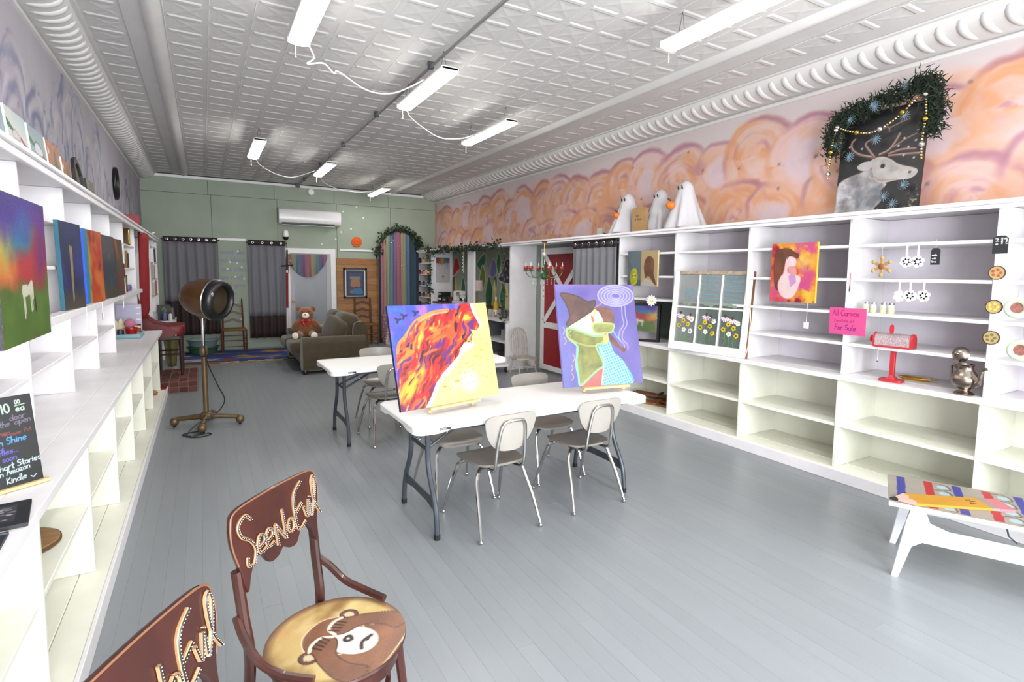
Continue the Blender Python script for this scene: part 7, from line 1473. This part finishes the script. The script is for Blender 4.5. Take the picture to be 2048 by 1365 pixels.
t = thing('sewing_machine', 'white sewing machine on the craft desk', 'sewing machine', (4.60, 10.42, .9955), RW); sw = mat('cream_machine', (226, 224, 218), .35)
MB().box(-.22, .22, -.09, .09, 0, .055, .012).build('base', sw, t, 0); MB().box(-.22, -.12, -.06, .06, .055, .26, .015).build('column', sw, t, 0); MB().box(-.12, .20, -.055, .055, .18, .27, .018).build('arm', sw, t, 0); MB().box(.13, .20, -.05, .05, .12, .18, .008).build('needle_head', sw, t, 0); MB().rod((.165, 0, .058), (.165, 0, .12), .004).build('needle_bar', chrome, t); MB().at((-.225, 0, .2), (0, PI/2, 0)).lathe([(0, 0), (.04, 0), (.04, -.02), (0, -.02)], 16).build('hand_wheel', sw, t); MB().box(-.05, .10, -.0565, -.0552, .19, .25).build('face_plate', mat('grey_plate', (140, 140, 142), .4), t, 0)
t = thing('table_lamp', 'little lamp with a pink checked shade on the craft desk', 'lamp', (4.70, 9.80, .9955)); MB().lathe([(0, 0), (.07, 0), (.07, .012), (.015, .03), (.012, .20), (.018, .24), (.010, .30), (0, .30)], 16).build('base', brass, t); p = None
MB().lathe([(.125, .29), (.128, .29), (.108, .50), (.105, .50), (.125, .29)], 24).build('shade', mat('pink_gingham', (222, 168, 176), .8, var=.5, vscale=70, col2=(238, 220, 220)), t, 40)
t = thing('vase', 'shiny crimson vase with a white star flower on the craft desk', 'vase', (4.56, 9.74, .9955)); MB().lathe([(0, 0), (.03, 0), (.05, .05), (.045, .10), (.018, .15), (.026, .18), (.022, .18), (.012, .15), (0, .14)], 18).build('body', mat('crimson_glaze', (150, 16, 50), .1, coat=.5), t); MB().rod((0, 0, .16), (.0, -.01, .36), .004, n=6).build('stem', leafm[0], t); tt = MB()
for k in range(6): a = k*PI/3; tt.at((0, -.02, .40), (0, a, 0)); tt.prism([(-.018, 0), (.018, 0), (0, .075)], -.003, .003, 'xz')
tt.at(); tt.build('star_flower', PW, t, 0)
tag(MB().at((4.90, 10.62, .9955), (0, .03, 0)).box(0, .02, -.16, .16, 0, .62, .004).build('blue_panel', mat('blue_stained_glass', (70, 110, 170), .2, var=.5, vscale=9, col2=(150, 180, 206)), smooth=0), 'tall blue glass panel leaning at the back of the craft desk', 'panel')
t = thing('crystal_string', 'string of green and clear crystals hanging in the craft nook', 'ornament', (4.38, 9.76, 2.085)); MB().ball((0, 0, -.06), .03, 6).build('top_bead', mat('tan_bead', (190, 150, 110), .4), t)
for k in range(11): MB().ball(((-1)**k*.008, 0, -.10-k*.032), .017, 5, (.8, .8, 1.1)).build('crystal', cg if k % 2 else mat('pale_green_crystal', (170, 206, 170), .1, coat=.4), t)
MB().rod((0, 0, 0), (0, 0, -.45), .0015, n=4).build('string', tagm, t)
# white counter end with things, cabinet shelf below
t = thing('nook_counter', 'white counter end in the craft nook beside the tall white panel', 'counter', (4.40, 8.0, 0)); MB().prism(spline([(.02, .0), (0, .35), (.03, .85), (.12, 1.10), (.54, 1.14), (.545, 0)], False, 3), .80, .835, 'xy').build('top', white, t, 0)
gp = mat('grey_blue_cabinet', (142, 144, 152), .6); MB().box(.53, .545, .0, 1.18, .0, .80).build('back_panel', gp, t, 0); MB().box(.05, .53, 0, 1.17, .425, .45, .003).build('shelf_board', white, t, 0); MB().box(.05, .545, 1.16, 1.18, 0, .80).build('end_panel', gp, t, 0); MB().box(.05, .545, 0, 1.16, .0, .12, .004).build('plinth', white, t, 0)
t = thing('yellow_bottle', 'yellow cleaner bottle on the nook counter before the mural', 'bottle', (4.70, 8.98, .836)); MB().lathe([(0, 0), (.05, 0), (.052, .02), (.05, .20), (.03, .27), (.015, .30), (0, .30)], 16).build('body', mat('cleaner_yellow', (222, 178, 40), .4), t); MB().lathe([(.0525, .03), (.054, .03), (.0535, .12), (.052, .12)], 16).build('label_band', PW, t); MB().lathe([(0, .30), (.018, .30), (.016, .36), (0, .37)], 12).build('cap', PW, t)
for (x, y, c, h_, r, lab) in ((4.62, 8.72, (186, 180, 176), .12, .035, 'pale grey tin on the nook counter'), (4.66, 8.55, (120, 116, 120), .14, .04, 'grey jar right of the pale tin on the nook counter'), (4.58, 8.86, (210, 196, 190), .10, .03, 'small pinkish tin left on the nook counter'), (4.56, 9.08, (176, 70, 60), .14, .03, 'slim red can at the left of the nook counter')): tag(MB().lathe([(0, 0), (r, 0), (r, h_*.9), (r*.9, h_), (0, h_)], 14, (x, y, .836)).build('tin_can', mat('tin_%d_%d' % (c[0], c[1]), c, .4)), lab, 'tin', 'tins on the nook counter')
t = thing('enamel_jug', 'pale grey jug with a black handle on the nook shelf', 'jug', (4.62, 8.50, .451), RW); MB().lathe([(0, 0), (.06, 0), (.065, .02), (.055, .17), (.06, .19), (.052, .19), (.05, .02), (0, .02)], 18).build('body', mat('jug_grey', (190, 184, 176), .45), t); MB().tube(spline3([(-.055, 0, .16), (-.11, 0, .15), (-.12, 0, .08), (-.06, 0, .04)], 5), .008, 6).build('handle', black, t); MB().tube(spline3([(-.03, -.03, .19), (-.05, -.03, .25), (.01, -.03, .24)], 5), .006, 6).build('lid_loop', black, t)
t = thing('handled_basket', 'dark brown basket with a hoop handle low in the nook cabinet', 'basket', (4.62, 8.42, .1205), RW); MB().prism(rrect(.15, .11, .03, 3), 0, .12, 'xy').build('bowl', mat('dark_wicker', (64, 44, 34), .8, var=.3, vscale=40), t, 0); MB().tube(spline3([(-.10, 0, .11), (-.08, 0, .20), (0, 0, .235), (.08, 0, .20), (.10, 0, .11)], 5), .008, 6).build('handle', dk, t)
cord([(4.405, 8.95, .845), (4.385, 8.8, .78), (4.38, 8.55, .74), (4.385, 8.25, .76), (4.40, 8.06, .85)], 'dark cable looping along the edge of the nook counter', .006, black)
# ivy garlands along the nook
t = thing('ivy_garland', 'ivy garland strung along the craft nook and down beside the white panel', 'garland', (4.33, 0, 0))
garland(t, [(0, 11.6, 2.13), (-.02, 11.0, 2.07), (-.01, 10.5, 2.13), (-.02, 9.9, 2.10), (-.02, 9.3, 2.12), (-.02, 8.7, 2.10), (0, 8.15, 2.14)], n=420, spread=.032, size=.055, seed=9)
garland(t, [(.0, 8.15, 2.14), (.06, 8.08, 1.9), (.05, 8.1, 1.6), (.06, 8.08, 1.3), (.04, 8.1, 1.0), (.05, 8.12, .88)], n=80, spread=.025, size=.045, seed=10)
garland(t, [(.02, 11.6, 2.1), (.06, 11.58, 1.8), (.06, 11.6, 1.5), (.06, 11.58, 1.2)], n=90, spread=.03, size=.05, seed=12)

t = thing('low_trolley', 'low white trolley board on casters at the foot of the tall white panel', 'trolley', (4.10, 8.05, 0), 0); MB().box(-.22, .22, -.28, .28, .10, .135, .005).build('deck', white, t, 0)
for x in (-.18, .18):
    for y in (-.24, .24): MB().at((x, y, .035), (0, PI/2, 0)).lathe([(0, -.012), (.032, -.012), (.035, 0), (.032, .012), (0, .012)], 12).build('caster', bun, t); MB().box(x-.016, x+.016, y-.016, y+.016, .06, .10).build('caster_bracket', steel, t, 0)
